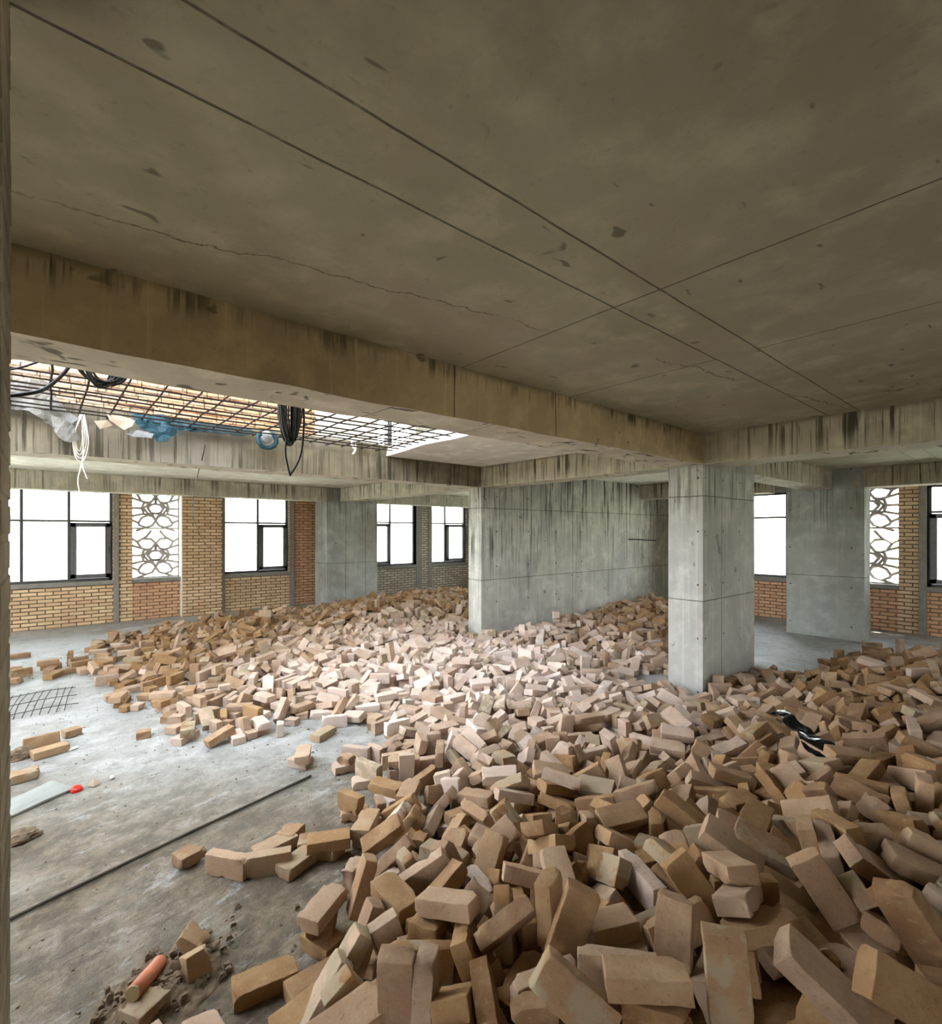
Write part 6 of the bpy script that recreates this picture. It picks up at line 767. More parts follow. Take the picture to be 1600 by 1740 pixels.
354,1778,23,12,6,-36,0,371,1762,33,-9,-41,-58,0,397,1775,28,6,44,50,5,403,1813,35,26,-69,10,1,442,1789,36,6,-53,-55,1,432,1771,33,7,9,49,5,435,1814,38,11,-28,-54,2,437,1749,54,-6,-60,40,0,447,1736,48,9,41,61,2,484,1806,40,-55,-29,12,0,472,1816,54,17,7,22,4,451,1834,58,-38,23,-42,2,
435,1817,60,28,-34,-33,0,391,1836,36,-52,-20,47,5,535,1806,33,2,-5,-78,3,558,1805,40,-47,-42,23,4,572,1798,46,67,7,-29,3,600,1772,43,-15,-44,48,3,607,1805,45,41,65,-6,1,599,1820,55,-4,-1,-22,2,604,1836,63,5,21,50,5,631,1841,58,0,19,23,1,652,1820,61,14,-2,-68,1,669,1798,46,22,17,39,2,
719,1806,45,-15,6,15,1,713,1824,52,-15,33,-64,2,785,1792,49,-4,-15,1,1,866,1791,52,-51,8,-7,3,922,1823,41,1,58,50,1,907,1813,42,-3,-50,59,1,1047,1838,44,8,40,38,0,1087,1805,65,-2,0,11,3,1073,1822,60,-32,-21,9,0,1145,1788,47,-63,28,24,0,1172,1820,56,-35,50,12,1,1167,1857,57,-37,-21,22,1,
1241,1814,70,-1,-3,-14,3,1238,1822,80,76,8,3,3,1278,1770,56,-1,43,33,0,1297,1790,69,-28,-37,34,0,1279,1802,67,-36,14,-17,5,1262,1787,62,-40,1,-30,5,1347,1782,61,41,0,2,2,1344,1749,59,4,-54,-56,4,1335,1796,57,6,46,-48,0,1388,1805,53,-8,-54,49,3,1401,1824,59,10,-49,45,4,1425,1810,60,-20,17,41,3,
1423,1776,57,1,1,-34,0,1447,1736,60,21,39,42,0,1486,1699,18,11,11,-8,1,1549,1783,17,-57,54,0,1,120,1842,10,36,-19,-19,2,116,1803,17,65,-44,0,1,175,1850,6,0,0,-5,0,179,1852,22,30,-30,-30,1,153,1842,18,8,-17,21,1,206,1858,8,-51,9,51,5,200,1875,10,16,-46,-46,4,211,1819,6,0,0,73,1,
245,1858,17,32,57,2,2,221,1867,20,32,-48,-26,1,248,1818,20,33,-43,-51,0,351,1826,35,-7,-12,31,5,327,1841,37,-70,2,-21,0,300,1861,31,30,32,30,2,344,1804,34,-21,-6,-3,2,378,1825,27,6,-15,43,3,432,1851,42,-2,-1,27,0,410,1860,48,11,-7,21,0,411,1879,39,58,-21,-20,2,508,1843,42,1,2,63,0,
522,1862,44,34,-21,36,2,469,1860,42,-20,-61,-4,0,463,1812,42,13,12,6,3,548,1872,30,1,41,-9,4,555,1823,37,-31,34,26,4,557,1840,54,-43,6,1,0,589,1859,50,12,-6,-54,3,700,1851,47,19,2,45,4,882,1859,34,-26,-52,4,0,910,1870,32,35,-41,2,0,939,1862,34,-67,17,32,1,947,1844,34,21,9,2,0,
967,1829,40,2,-23,12,0,973,1873,52,-4,-1,13,0,966,1892,47,-53,-19,6,1,986,1855,55,-4,2,51,4,1042,1877,41,-14,-20,-70,2,1031,1902,46,-7,0,68,1,1122,1868,44,57,27,-26,0,1144,1865,46,0,-60,19,0,1182,1851,53,-2,0,-51,1,1216,1831,60,-34,23,1,3,1265,1827,54,40,22,-35,0,1306,1859,61,37,9,15,1,
1422,1837,68,0,-38,-3,4,1406,1877,63,0,0,-9,3,1378,1845,65,0,-19,-26,1,1476,1844,53,-27,37,-35,1,1494,1836,59,-25,-20,11,3,1512,1832,56,-20,-8,-48,4,1469,1808,57,19,35,8,4,1495,1798,60,-23,74,0,0,1531,1849,54,27,31,31,2,1563,1857,55,-21,-42,44,5,1545,1855,55,50,-5,53,4,170,1894,6,0,0,-37,0,
164,1895,22,22,40,40,1,222,1901,10,22,-40,-40,1,216,1919,10,25,-38,-38,0,199,1917,10,26,-36,-36,0,277,1932,10,38,11,11,2,282,1917,26,-44,65,0,1,315,1899,22,31,5,19,1,402,1934,16,-33,-23,54,4,384,1932,19,61,-46,3,3,359,1942,22,7,-5,37,2,360,1917,27,7,-5,59,3,393,1900,26,-24,73,-12,2,
440,1917,27,7,0,-32,0,571,1943,22,-1,52,-54,1,543,1939,19,-36,-26,44,1,660,1888,46,-3,14,43,0,773,1920,31,-5,-3,53,2,861,1938,31,-20,-42,44,1,893,1946,29,-14,-14,-7,1,919,1926,42,-32,-55,-5,0,934,1896,31,-45,47,28,2,934,1886,38,-57,-6,7,1,965,1938,45,70,24,6,0,1065,1913,44,75,9,16,0,
1035,1930,44,-3,-1,31,4,1121,1904,50,62,6,-22,0,1045,1952,44,26,-8,5,2,1157,1898,47,33,-27,-26,0,1201,1883,47,43,13,-11,1,1202,1894,48,42,15,-12,2,1213,1906,56,23,43,-37,1,1187,1919,46,50,16,-8,1,1220,1879,67,62,39,-8,3,1250,1889,67,-44,-63,-15,0,1298,1888,59,-5,44,-50,0,1271,1917,65,-15,-15,-21,1,
1283,1893,76,-11,29,-54,0,1347,1912,60,7,14,-9,3,1365,1900,60,5,15,-16,3,1366,1882,64,16,-13,46,0,1383,1928,65,2,-4,22,0,1406,1907,56,-18,44,-44,4,1429,1901,65,53,12,-19,3,1444,1919,61,-15,4,63,0,1470,1874,58,-62,-35,-13,1,1453,1854,59,-65,-26,-11,1,1475,1924,59,2,3,51,3,1532,1916,53,-6,0,-22,1,
1536,1923,63,40,66,-9,3,274,1954,10,31,30,30,4,304,1967,19,-67,-19,-26,0,338,1972,26,56,-55,0,0,285,2004,6,45,65,0,0,376,1985,14,4,-20,-54,2,557,1959,21,-47,14,47,2,903,1979,21,-26,-53,0,0,951,1968,38,-1,-6,-19,0,1079,1960,42,-11,-52,52,0,1095,1933,44,0,37,1,2,1075,1894,53,-3,39,-46,1,
1136,1937,57,30,30,-28,1,1130,1925,44,12,48,-48,0,1220,1926,50,-4,49,20,2,1237,1954,58,-21,-11,48,1,1364,1945,58,-68,2,6,2,1353,1978,50,47,-43,26,1,1402,1964,55,-56,-50,-7,0,1411,1929,57,-18,37,17,4,1529,1957,43,22,11,61,0,1547,2007,37,19,-4,-43,2,529,1994,11,-71,-23,-13,3,819,2020,17,0,0,2,2,
890,2016,22,-32,-65,-4,0,852,2027,17,-16,-37,-16,3,922,1987,22,-44,-19,-44,2,974,2004,36,-11,23,-45,1,1023,2002,27,-35,-63,-18,0,1074,2023,32,15,-67,10,2,1084,2065,34,26,68,-26,3,1144,2025,41,-1,-1,4,2,1132,2046,44,9,17,-70,2,1137,2013,53,-48,49,14,1,1130,1980,45,-65,0,-4,2,1187,2008,43,51,-59,1,3,
1189,2012,54,0,1,68,3,1231,1998,44,-78,3,0,3,925,2057,22,36,-20,-20,2,988,2071,21,71,26,-19,2,1042,2045,26,2,-66,29,2,1742,2153,17,0,0,7,1,1785,2167,17,0,0,-5,0,1847,2160,22,4,-54,-54,1,1819,2184,10,8,15,52,1,1786,2217,22,25,37,37,1,1842,2218,10,30,-31,-31,0,1859,2211,21,24,-34,24,1]
# height of the packed rubble under the bricks at scattered points: x, y, z in cm
HP = [46,188,0,60,198,0,77,202,3,93,218,3,110,240,4,132,257,4,152,266,5,136,349,3,145,317,2,77,150,20,86,177,14,100,194,16,122,207,18,80,120,36,101,152,30,150,214,18,162,190,24,108,100,42,137,127,40,208,193,22,
266,196,20,214,124,34,142,83,43,112,65,50,137,48,53,191,66,48,276,96,38,346,157,22,434,173,14,164,29,57,230,41,54,315,56,55,459,99,40,572,146,22,565,174,8,534,185,6,623,94,52,786,92,50,431,48,60,257,28,60,
862,166,12,155,17,58,187,21,58,58,162,12,202,303,10,169,330,6,217,423,9,147,451,7,93,459,3,117,431,3,194,506,10,274,322,13,348,288,15,395,240,12,469,230,6,523,296,-2,501,320,2,477,351,10,436,404,20,475,519,12,
556,493,22,612,450,30,762,442,42,658,360,25,558,365,15,291,437,13,360,454,16,12,758,2,41,790,3,66,877,2,68,686,6,77,586,3,122,697,15,105,910,8,162,922,22,199,731,28,230,913,30,280,862,34,235,613,20,326,799,34,
289,563,28,420,776,40,392,588,33,508,762,48,615,740,50,457,563,20,289,492,14,154,567,10,111,524,6,-12,651,-6,46,509,-6,36,683,-6,66,423,-6,32,355,-6,49,277,-6,81,299,-6,108,333,-6,110,288,-6,60,221,-6,39,221,-6,
23,253,-6,82,228,-6,83,375,-6,175,381,-6,125,385,-6,157,385,-6,800,240,-6,988,237,-6,688,219,-6,695,248,-6,1032,200,-6,-10,887,-6,30,994,-6,54,1032,-6,140,1137,-6,8,473,-6,5,314,-6,38,195,-6,27,204,-6,53,210,-6,
70,213,-6,93,250,-6,-60,40,-5,-30,80,-5,10,90,-2,50,20,40,90,-20,50,150,-80,55,250,-150,60,20,20,20,60,-80,40,400,-100,60,550,-80,60,650,-60,50,750,20,35,850,60,0,820,140,-5,900,0,-5,850,-120,10,700,-200,20,
500,-260,20,300,-300,10,100,-250,10,0,-100,10,-50,-30,-5,320,1060,0,220,1020,-5,420,1090,-3,100,1000,-5,600,990,30,700,950,40,800,900,40,900,800,30,900,1000,0,750,1070,0,650,1080,-2,650,750,35,800,700,30,600,660,20,500,650,18,
950,550,45,850,520,42,1030,480,0,950,420,0,750,360,0,850,380,0,680,320,0,600,310,4,700,460,20,620,420,12]
BLACK = [(3.72, 1.26, .47), (3.80, 1.20, .46), (3.70, 1.10, .49), (3.60, .98, .47), (3.50, .86, .46), (3.42, .80, .42), (3.36, .86, .42), (3.40, .96, .43), (3.50, 1.04, .46), (3.60, 1.16, .49)]


# ---------------------------------------------------------------- bricks
BL = [.22, .21, .215, .165, .115, .085]
def fine_brick(L, seed, broken):
    """a fired brick: worn arrises, small chips, an uneven skin, and a rough break across one end of a bat"""
    R = random.Random(seed); Wd, T = .103, .057; r = .003
    def axis(l, n):
        a = l/2; return [-a, -a+r*.5, -a+r*1.4] + [(-a+r*1.4) + (2*a-2.8*r)*k/n for k in range(1, n)] + [a-r*1.4, a-r*.5, a]
    ax = [axis(L, 9), axis(Wd, 4), axis(T, 3)]; n3 = [len(q)-1 for q in ax]
    b = BM(); V = {}; half = (L/2, Wd/2, T/2)
    chips = [(Vector((R.choice((-1, 1))*half[0]*(1 if R.random() < .6 else R.uniform(-1, 1)), R.choice((-1, 1))*half[1], R.choice((-1, 1))*half[2])), R.uniform(.008, .022)) for _ in range(R.randint(3, 7))]
    off = Vector((R.uniform(0, 90), R.uniform(0, 90), 0))
    def g(i, j, k):
        if (i, j, k) in V: return V[(i, j, k)]
        p = Vector((ax[0][i], ax[1][j], ax[2][k]))
        q = Vector([max(-half[t]+r, min(half[t]-r, p[t])) for t in range(3)]); d = p-q
        if d.length > 1e-6: p = q + d.normalized()*min(r, d.length)
        if broken and p.x > L/2-.03:
            f = (p.x-(L/2-.03))/.03; p.x += f*(noise.noise(Vector((p.y*28, p.z*28, seed)))*.024 + p.y*R_sl + noise.noise(Vector((p.y*90, p.z*90, seed)))*.006 - .008)
        for c_, cr in chips:
            dd = (p-c_).length
            if dd < cr: p -= (c_ if c_.length else p)*0 + Vector([math.copysign(1, c_[t])*(cr-dd)*(.55 if abs(abs(c_[t])-half[t]) < 1e-4 else 0) for t in range(3)])
        p += noise.noise_vector(p*22+off)*.0022 + noise.noise_vector(p*75+off)*.0011
        V[(i, j, k)] = b.verts.new(p); return V[(i, j, k)]
    R_sl = R.uniform(-.35, .35)
    a, c, d = n3
    for i in range(a):
        for j in range(c):
            b.faces.new((g(i,j,0), g(i,j+1,0), g(i+1,j+1,0), g(i+1,j,0))); b.faces.new((g(i,j,d), g(i+1,j,d), g(i+1,j+1,d), g(i,j+1,d)))
    for i in range(a):
        for k in range(d):
            b.faces.new((g(i,0,k), g(i+1,0,k), g(i+1,0,k+1), g(i,0,k+1))); b.faces.new((g(i,c,k), g(i,c,k+1), g(i+1,c,k+1), g(i+1,c,k)))
    for j in range(c):
        for k in range(d):
            b.faces.new((g(0,j,k), g(0,j,k+1), g(0,j+1,k+1), g(0,j+1,k))); b.faces.new((g(a,j,k), g(a,j+1,k), g(a,j+1,k+1), g(a,j,k+1)))
    b.normal_update()
    me = bpy.data.meshes.new('brick'); b.to_mesh(me); b.free(); me.materials.append(M['brick']); me.polygons.foreach_set('use_smooth', [True]*len(me.polygons))
    return me
BMESH = {v: [fine_brick(BL[v], v*10+s+1, v >= 3) for s in range(4)] for v in range(6)}
NL = len(NEAR)//7; NB = NL + len(FAR)//7
def rec(i):
    if i < NL: r = NEAR[i*7:i*7+7]; k, kr = .001, .01
    else: j = i-NL; r = FAR[j*7:j*7+7]; k, kr = .005, .04
    w = Vector(r[3:6])*kr; a = w.length
    return Vector(r[:3])*k, (Quaternion(w/a, a) if a > 1e-4 else Quaternion()), r[6]
POSE = ['flat', 'edge-standing', 'upright', 'steeply leaning', 'edge-tilted', 'slanting']
SIZE = ['whole brick', 'worn brick', 'half brick', 'brick stub']
ROW = ['at the bottom edge', 'level with the orange pipe', 'above orange pipe level', 'level with short floor row', 'above the short row', 'level with the rod tip', 'level with the black strip', 'level with the pillar foot', 'behind the pillar foot']
COLN = ['on the left fringe', 'left of middle wall', 'below the wall\'s left', 'below the wall\'s right', 'below the near pillar', 'right of near pillar', 'near the right edge']
RANK = [''] + [', %s from %s' % (w_, e_) for e_ in ('left', 'right') for w_ in ('first', 'second', 'third', 'fourth', 'fifth', 'sixth', 'seventh', 'eighth', 'ninth', 'tenth')]
def brick_label(i):
    a, c, d, e, f = HOW[i*5:i*5+5]
    return '%s %s %s, %s%s' % (POSE[a], SIZE[c], COLN[e], ROW[d], RANK[f])
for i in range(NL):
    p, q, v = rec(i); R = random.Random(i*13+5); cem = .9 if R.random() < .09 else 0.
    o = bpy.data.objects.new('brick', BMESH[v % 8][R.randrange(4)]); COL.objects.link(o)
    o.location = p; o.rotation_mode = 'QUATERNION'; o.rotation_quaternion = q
    o['cement'] = float(cem); o['pink_lit'] = min(1., max(0., R.gauss(.1, .2) + 1.1*max(0, 1-((p.x-3.9)**2+(p.y-4.6)**2)**.5/3.5)))  # random pink, plus a painted pool of light from the ceiling opening
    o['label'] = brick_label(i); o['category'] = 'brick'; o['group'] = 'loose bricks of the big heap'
# the rest of the heap: bricks too many to list one by one, lying on packed brick rubble
verts, faces, tones = [], [], []
U = [(i, j, k) for i in range(4) for j in range(4) for k in range(4) if i in (0, 3) or j in (0, 3) or k in (0, 3)]
UI = {u: n_ for n_, u in enumerate(U)}; FQ = []
for i in range(3):
    for j in range(3):
        FQ += [((i,j,0),(i,j+1,0),(i+1,j+1,0),(i+1,j,0)), ((i,j,3),(i+1,j,3),(i+1,j+1,3),(i,j+1,3)), ((i,0,j),(i+1,0,j),(i+1,0,j+1),(i,0,j+1)),
               ((i,3,j),(i,3,j+1),(i+1,3,j+1),(i+1,3,j)), ((0,i,j),(0,i,j+1),(0,i+1,j+1),(0,i+1,j)), ((3,i,j),(3,i+1,j),(3,i+1,j+1),(3,i,j+1))]
FQ = [tuple(UI[q] for q in f) for f in FQ]
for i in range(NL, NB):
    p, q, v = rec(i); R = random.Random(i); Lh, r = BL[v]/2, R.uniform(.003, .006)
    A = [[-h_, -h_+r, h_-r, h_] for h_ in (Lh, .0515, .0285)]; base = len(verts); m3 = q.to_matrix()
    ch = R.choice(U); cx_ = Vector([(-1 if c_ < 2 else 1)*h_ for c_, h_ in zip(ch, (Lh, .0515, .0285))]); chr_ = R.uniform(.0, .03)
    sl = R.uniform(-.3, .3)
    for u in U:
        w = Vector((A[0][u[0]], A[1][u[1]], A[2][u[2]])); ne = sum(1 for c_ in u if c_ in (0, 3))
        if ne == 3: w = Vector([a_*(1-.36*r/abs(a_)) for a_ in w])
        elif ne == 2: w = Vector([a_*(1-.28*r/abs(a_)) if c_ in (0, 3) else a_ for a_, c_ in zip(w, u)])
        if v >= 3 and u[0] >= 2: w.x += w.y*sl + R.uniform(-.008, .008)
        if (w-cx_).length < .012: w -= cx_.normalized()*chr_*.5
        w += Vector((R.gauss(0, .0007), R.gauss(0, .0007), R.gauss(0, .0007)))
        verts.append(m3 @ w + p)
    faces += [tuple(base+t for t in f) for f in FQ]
    tones += [(R.random(), 1. if R.random() < .08 else 0., min(1., max(0., R.gauss(.1, .2) + 1.1*max(0, 1-((p.x-3.9)**2+(p.y-4.6)**2)**.5/3.5))), 1.)]*len(FQ)  # third channel: random pink plus the painted pool of light under the opening
HPT = [(HP[i]*.01, HP[i+1]*.01, HP[i+2]*.01) for i in range(0, len(HP), 3)]
def heap_height(x, y):
    sw = sv = 0.
    for a, c, h_ in HPT:
        w = ((x-a)**2 + (y-c)**2 + .004)**-1.7; sw += w; sv += w*h_
    return sv/sw
def no_heap(x, y):
    l = x*math.sin(PSI)-y*math.cos(PSI); d = x*math.cos(PSI)+y*math.sin(PSI)
    if d < .45 or abs(l) > .97*d+.35: return True
    px = l/d
    return (y > 5.8 and x > 5.1 and px > 0) or (y > 9.9 and px < -.55) or (x > 9.2 and y < 3.4) or x > 10.4 or y > 11.2 or (4.75 < x < 6.2 and y > 10.5) or (x > 5.05 and 5.7 < y < 6.1) or (7.4 < x and 1.7 < y < 3.4) or (x > 8.8 and y < 5.0) or (5. < x < 6.5 and 2.25 < y < 2.8)
cb = len(verts); cnx, cny = 118, 145; hz_ = []
for j in range(cny):
    for i in range(cnx):
        x, y = -1.5+i*.1, -3.2+j*.1; hz = -.2 if no_heap(x, y) else max(-.2, heap_height(x, y)-.17); hz_.append(hz)
        verts.append(Vector((x, y, hz + (noise.noise(Vector((x*9, y*9, 1)))*.03 if hz > -.1 else 0) - .02)))
for j in range(cny-1):
    for i in range(cnx-1):
        q4 = (j*cnx+i, j*cnx+i+1, (j+1)*cnx+i+1, (j+1)*cnx+i)
        if max(hz_[t] for t in q4) > -.02: faces.append(tuple(cb+t for t in q4)); tones.append((.92, 0., 0., 1.))
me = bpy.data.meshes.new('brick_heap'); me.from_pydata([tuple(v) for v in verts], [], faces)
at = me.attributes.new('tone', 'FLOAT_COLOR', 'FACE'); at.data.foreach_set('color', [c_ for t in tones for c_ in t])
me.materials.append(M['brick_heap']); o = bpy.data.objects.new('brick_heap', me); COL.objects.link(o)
tag(o, 'sprawling heap of small loose tan and pinkish bricks across the far floor', 'brick heap', kind='stuff')

# crumbs and chips of brick and mortar along the edge of the heap
b = BM(); R = random.Random(11)
def crumb(b, p, s):
    v = [b.verts.new(Vector(p) + Vector((x*s*R.uniform(.5, 1.3), y*s*R.uniform(.5, 1.3), z_*s*R.uniform(.4, 1.)))) for x, y, z_ in ((-1,-1,-.4),(1,-1,-.4),(1,1,-.4),(-1,1,-.4),(-.6,-.6,.7),(.7,-.5,.6),(.5,.7,.8),(-.7,.5,.5))]
    for f in ((3,2,1,0),(4,5,6,7),(0,1,5,4),(1,2,6,5),(2,3,7,6),(3,0,4,7)): b.faces.new([v[t] for t in f])
pk = [rec(i)[0] for i in range(NB)]
edge = [p for p in pk if p.z < .09]
for i in range(2600):
    p = R.choice(edge); a = R.uniform(0, 2*PI); d = abs(R.gauss(0, .16)); s = R.choice((.002, .003, .004, .006, .010))
    crumb(b, (p.x+math.cos(a)*d, p.y+math.sin(a)*d, .002), s)
for i in range(500): crumb(b, (R.uniform(-.4, 2), R.uniform(1.6, 6.5), .001), R.choice((.002, .003, .005, .007)))
o = obj('brick_crumbs', b, 'dirt'); tag(o, 'brown crumbs and chips strewn over the grey floor', 'crumbs', kind='stuff')

# ---------------------------------------------------------------- the hole: rebar, cables, torn sheets
RZ = 2.745
R = random.Random(4)
def rebar(p0, p1, lab, r=.0075):
    P0, P1 = Vector(p0), Vector(p1); n_ = 9; pts = []
    for i in range(n_): pts.append(P0.lerp(P1, i/(n_-1)) + Vector((R.gauss(0, .004), R.gauss(0, .004), R.gauss(0, .006))))
    b = BM()
    for v in pts: v -= P0
    tube(b, spline(pts, 2), r, 6); o = obj('reinforcing_bar', b, 'steel'); o.location = P0; return o
yb = 2.80; k = 0
while yb < 5.72:
    pos = 'first' if k == 0 else ''
    o = rebar((-1.65, yb, RZ), (3.45, yb+R.uniform(-.02, .02), RZ+R.uniform(-.01, .01)), '')
    tag(o, 'rusty bar running lengthwise across the ceiling opening, parallel to the tan beam', 'rebar', 'lengthwise reinforcing bars of the ceiling opening'); yb += .185; k += 1
xb = -.62
while xb < 3.35:
    o = rebar((xb, 2.70, RZ+.012), (xb+R.uniform(-.03, .03), 5.80, RZ+.012), '')
    tag(o, 'rusty bar running crosswise from beam to beam over the ceiling opening', 'rebar', 'crosswise reinforcing bars of the ceiling opening'); xb += .215

def coil(name, c, rx, rz, n_, r, lab, cat, mat='cable', axis='y', tails=(), thick=.02, seed=1):
    R = random.Random(seed); c = Vector(c); b = BM(); pts = []
    for t in range(n_*20):
        a = t/20*2*PI; rr = .72+.30*math.sin(a*.171+seed); rz_ = .93+.09*math.sin(a*.37+seed); off = Vector((R.uniform(-.1, .1)*.02 + math.sin(a*.23)*.012, math.sin(a*.31+seed)*thick, math.cos(a*.17)*.012))
        if axis == 'y': pts.append(Vector((math.cos(a)*rx*rr, 0, math.sin(a)*rz*rz_)) + off)
        else: pts.append(Vector((math.cos(a)*rx*rr, math.sin(a)*rz*rr, 0)) + Vector((off.x, off.z, off.y)))
    tube(b, pts, r, 6)
    o = obj(name, b, mat, None, True); o.location = c
    for tl in tails:
        b = BM(); tube(b, spline([Vector(q)-c for q in tl], 10), r*1.25, 6); obj('cable_tail', b, mat, o, True)
    return tag(o, lab, cat)
coil('cable_coil', (1.095, 2.93, 2.44), .056, .22, 26, .0048, 'black cable coil hanging from the opening over the middle beam, its tail in a loop', 'cable coil',
     tails=([(1.08, 2.93, 2.28), (1.07, 2.93, 2.16), (1.095, 2.93, 2.04)], [(1.14, 2.93, 2.62), (1.178, 2.93, 2.45), (1.175, 2.93, 2.25), (1.15, 2.93, 2.13), (1.095, 2.93, 2.03)]), thick=.03)
coil('cable_coil', (.21, 2.97, 2.515), .10, .115, 9, .0055, 'black cable bundle drooping below the opening near the left edge', 'cable coil', thick=.03, seed=7)
for pts, r, lab in (([( .16, 2.95, 2.75), (.10, 2.95, 2.50), (.02, 2.93, 2.36), (-.06, 2.9, 2.30), (-.20, 2.9, 2.27), (-.5, 2.9, 2.28)], .0085, 'thickest black cable sagging towards the left wall end'),
                    ([(.10, 3.1, 2.78), (.04, 3.1, 2.58), (-.05, 3.1, 2.48), (-.2, 3.1, 2.42), (-.5, 3.1, 2.40)], .005, 'thin black cable above the thickest sagging one'),
                    ([(.04, 3.0, 2.72), (-.02, 3.0, 2.54), (-.12, 3.0, 2.47), (-.4, 3.0, 2.44)], .005, 'topmost thin black cable beside the left wall end')):
    b = BM(); c0 = Vector(pts[0]); tube(b, [v-c0 for v in spline(pts, 8)], r, 6); o = obj('sagging_cable', b, 'cable', None, True); o.location = c0; tag(o, lab, 'cable')
# thin wire from the beam to the pilaster
b = BM(); tube(b, spline([(1.26, 5.72, 2.60), (1.23, 5.70, 2.46), (1.36, 6.6, 2.30), (1.62, 8.1, 2.05), (2.05, 9.6, 1.62), (2.66, 11.30, 1.27)], 10), .005, 5)
tag(obj('hanging_wire', b, 'cable'), 'thin dark wire hanging from the beam across to the back brick pilaster', 'wire')
# white cord loops
b = BM()
for s in range(4):
    w = .03+.012*s; c0 = Vector((.235+.006*s, 5.60-.008*s, 2.74)); l = .30+.03*s
    tube(b, spline([c0, c0+Vector((-w, 0, -l*.55)), c0+Vector((-w*.7, 0, -l)), c0+Vector((w*.1, 0, -l*1.05)), c0+Vector((w*.6, 0, -l*.6)), c0+Vector((.01, 0, 0))], 8), .0042, 5)
tube(b, spline([(.245, 5.59, 2.72), (.26, 5.59, 2.45), (.245, 5.59, 2.30), (.22, 5.59, 2.16), (.232, 5.59, 2.05)], 8), .0045, 5)
tube(b, spline([(.25, 5.585, 2.60), (.258, 5.585, 2.40), (.255, 5.585, 2.28), (.285, 5.585, 2.17)], 8), .0045, 5)
tag(obj('white_cord', b, 'rope', None, True), 'white cord hanging in loops in front of the second beam', 'cord')
b = BM(); tube(b, spline([(2.90, 5.65, 2.88), (2.89, 5.66, 2.78), (2.93, 5.66, 2.72), (2.90, 5.66, 2.66)], 8), .016, 6); tube(b, spline([(2.92, 5.66, 2.86), (2.94, 5.66, 2.74), (2.92, 5.66, 2.68)], 8), .01, 5)
tag(obj('cord_tassel', b, 'rope', None, True), 'short white frayed cord end near the right corner of the opening', 'cord')

def crumple(name, outline, mat, seed, lab, cat, amp=.04, th=.004, kind=None, sub=.05):
    """a torn sheet: outline given in world points, filled, cut fine, crumpled and given thickness"""
    b = BM(); vs = [b.verts.new(p) for p in outline]; b.faces.new(vs)
    bmesh.ops.triangulate(b, faces=b.faces[:])
    for _ in range(6):
        ee = [e for e in b.edges if e.calc_length() > sub]
        if not ee: break
        bmesh.ops.subdivide_edges(b, edges=ee, cuts=1); bmesh.ops.triangulate(b, faces=[f for f in b.faces if len(f.verts) > 3])
    c0 = sum((v.co for v in b.verts), Vector())/len(b.verts)
    for v in b.verts:
        q = v.co*9 + Vector((seed*7.1, 0, 0)); v.co += noise.noise_vector(q)*amp + noise.noise_vector(q*2.7)*amp*.35
    for v in b.verts: v.co -= c0
    o = obj(name, b, mat); o.location = c0; md = o.modifiers.new('thickness', 'SOLIDIFY'); md.thickness = th
    return tag(o, lab, cat)
crumple('torn_sheet', [(-.5, 5.62, 2.74), (-.22, 5.60, 2.95), (.02, 5.62, 3.0), (.08, 5.62, 2.86), (.14, 5.62, 2.76), (.22, 5.60, 2.72), (.17, 5.57, 2.56), (.13, 5.57, 2.50), (.05, 5.57, 2.56), (-.02, 5.57, 2.66), (-.10, 5.57, 2.71), (-.3, 5.6, 2.70)], 'tarp', 2, 'greyish white torn film over the second beam at the left edge', 'sheet', .035)
crumple('torn_sheet', [(.02, 5.54, 2.70), (.10, 5.50, 2.66), (.20, 5.52, 2.62), (.24, 5.50, 2.50), (.16, 5.48, 2.46), (.09, 5.48, 2.50)], 'tarp', 9, 'flap of greyish film curling under the left torn film', 'sheet', .02)
crumple('cardboard_scrap', [(.42, 5.55, 2.78), (.64, 5.58, 2.74), (.60, 5.48, 2.66), (.55, 5.46, 2.62), (.44, 5.5, 2.70)], 'card', 4, 'pointed brown cardboard scrap on the second beam edge', 'cardboard', .012, .005)
crumple('cardboard_scrap', [(.33, 5.52, 2.68), (.42, 5.50, 2.70), (.46, 5.5, 2.66), (.37, 5.50, 2.61)], 'card', 5, 'small grey-brown cardboard scrap left of the pointed one', 'cardboard', .006, .005)
crumple('blue_bag', [(.62, 5.60, 2.80), (.80, 5.58, 2.82), (1.02, 5.62, 2.80), (1.20, 5.62, 2.76), (.96, 5.56, 2.68), (.90, 5.54, 2.56), (.82, 5.53, 2.55), (.76, 5.53, 2.62), (.66, 5.55, 2.72)], 'blue', 6, 'dusty blue plastic bag caught on the second beam left of the cable coil', 'plastic bag', .035)
crumple('torn_sheet', [(.56, 5.54, 2.60), (.66, 5.53, 2.64), (.78, 5.53, 2.63), (.76, 5.52, 2.58), (.62, 5.52, 2.58)], 'wrap', 8, 'narrow white film strip at the foot of the left blue bag', 'sheet', .01)
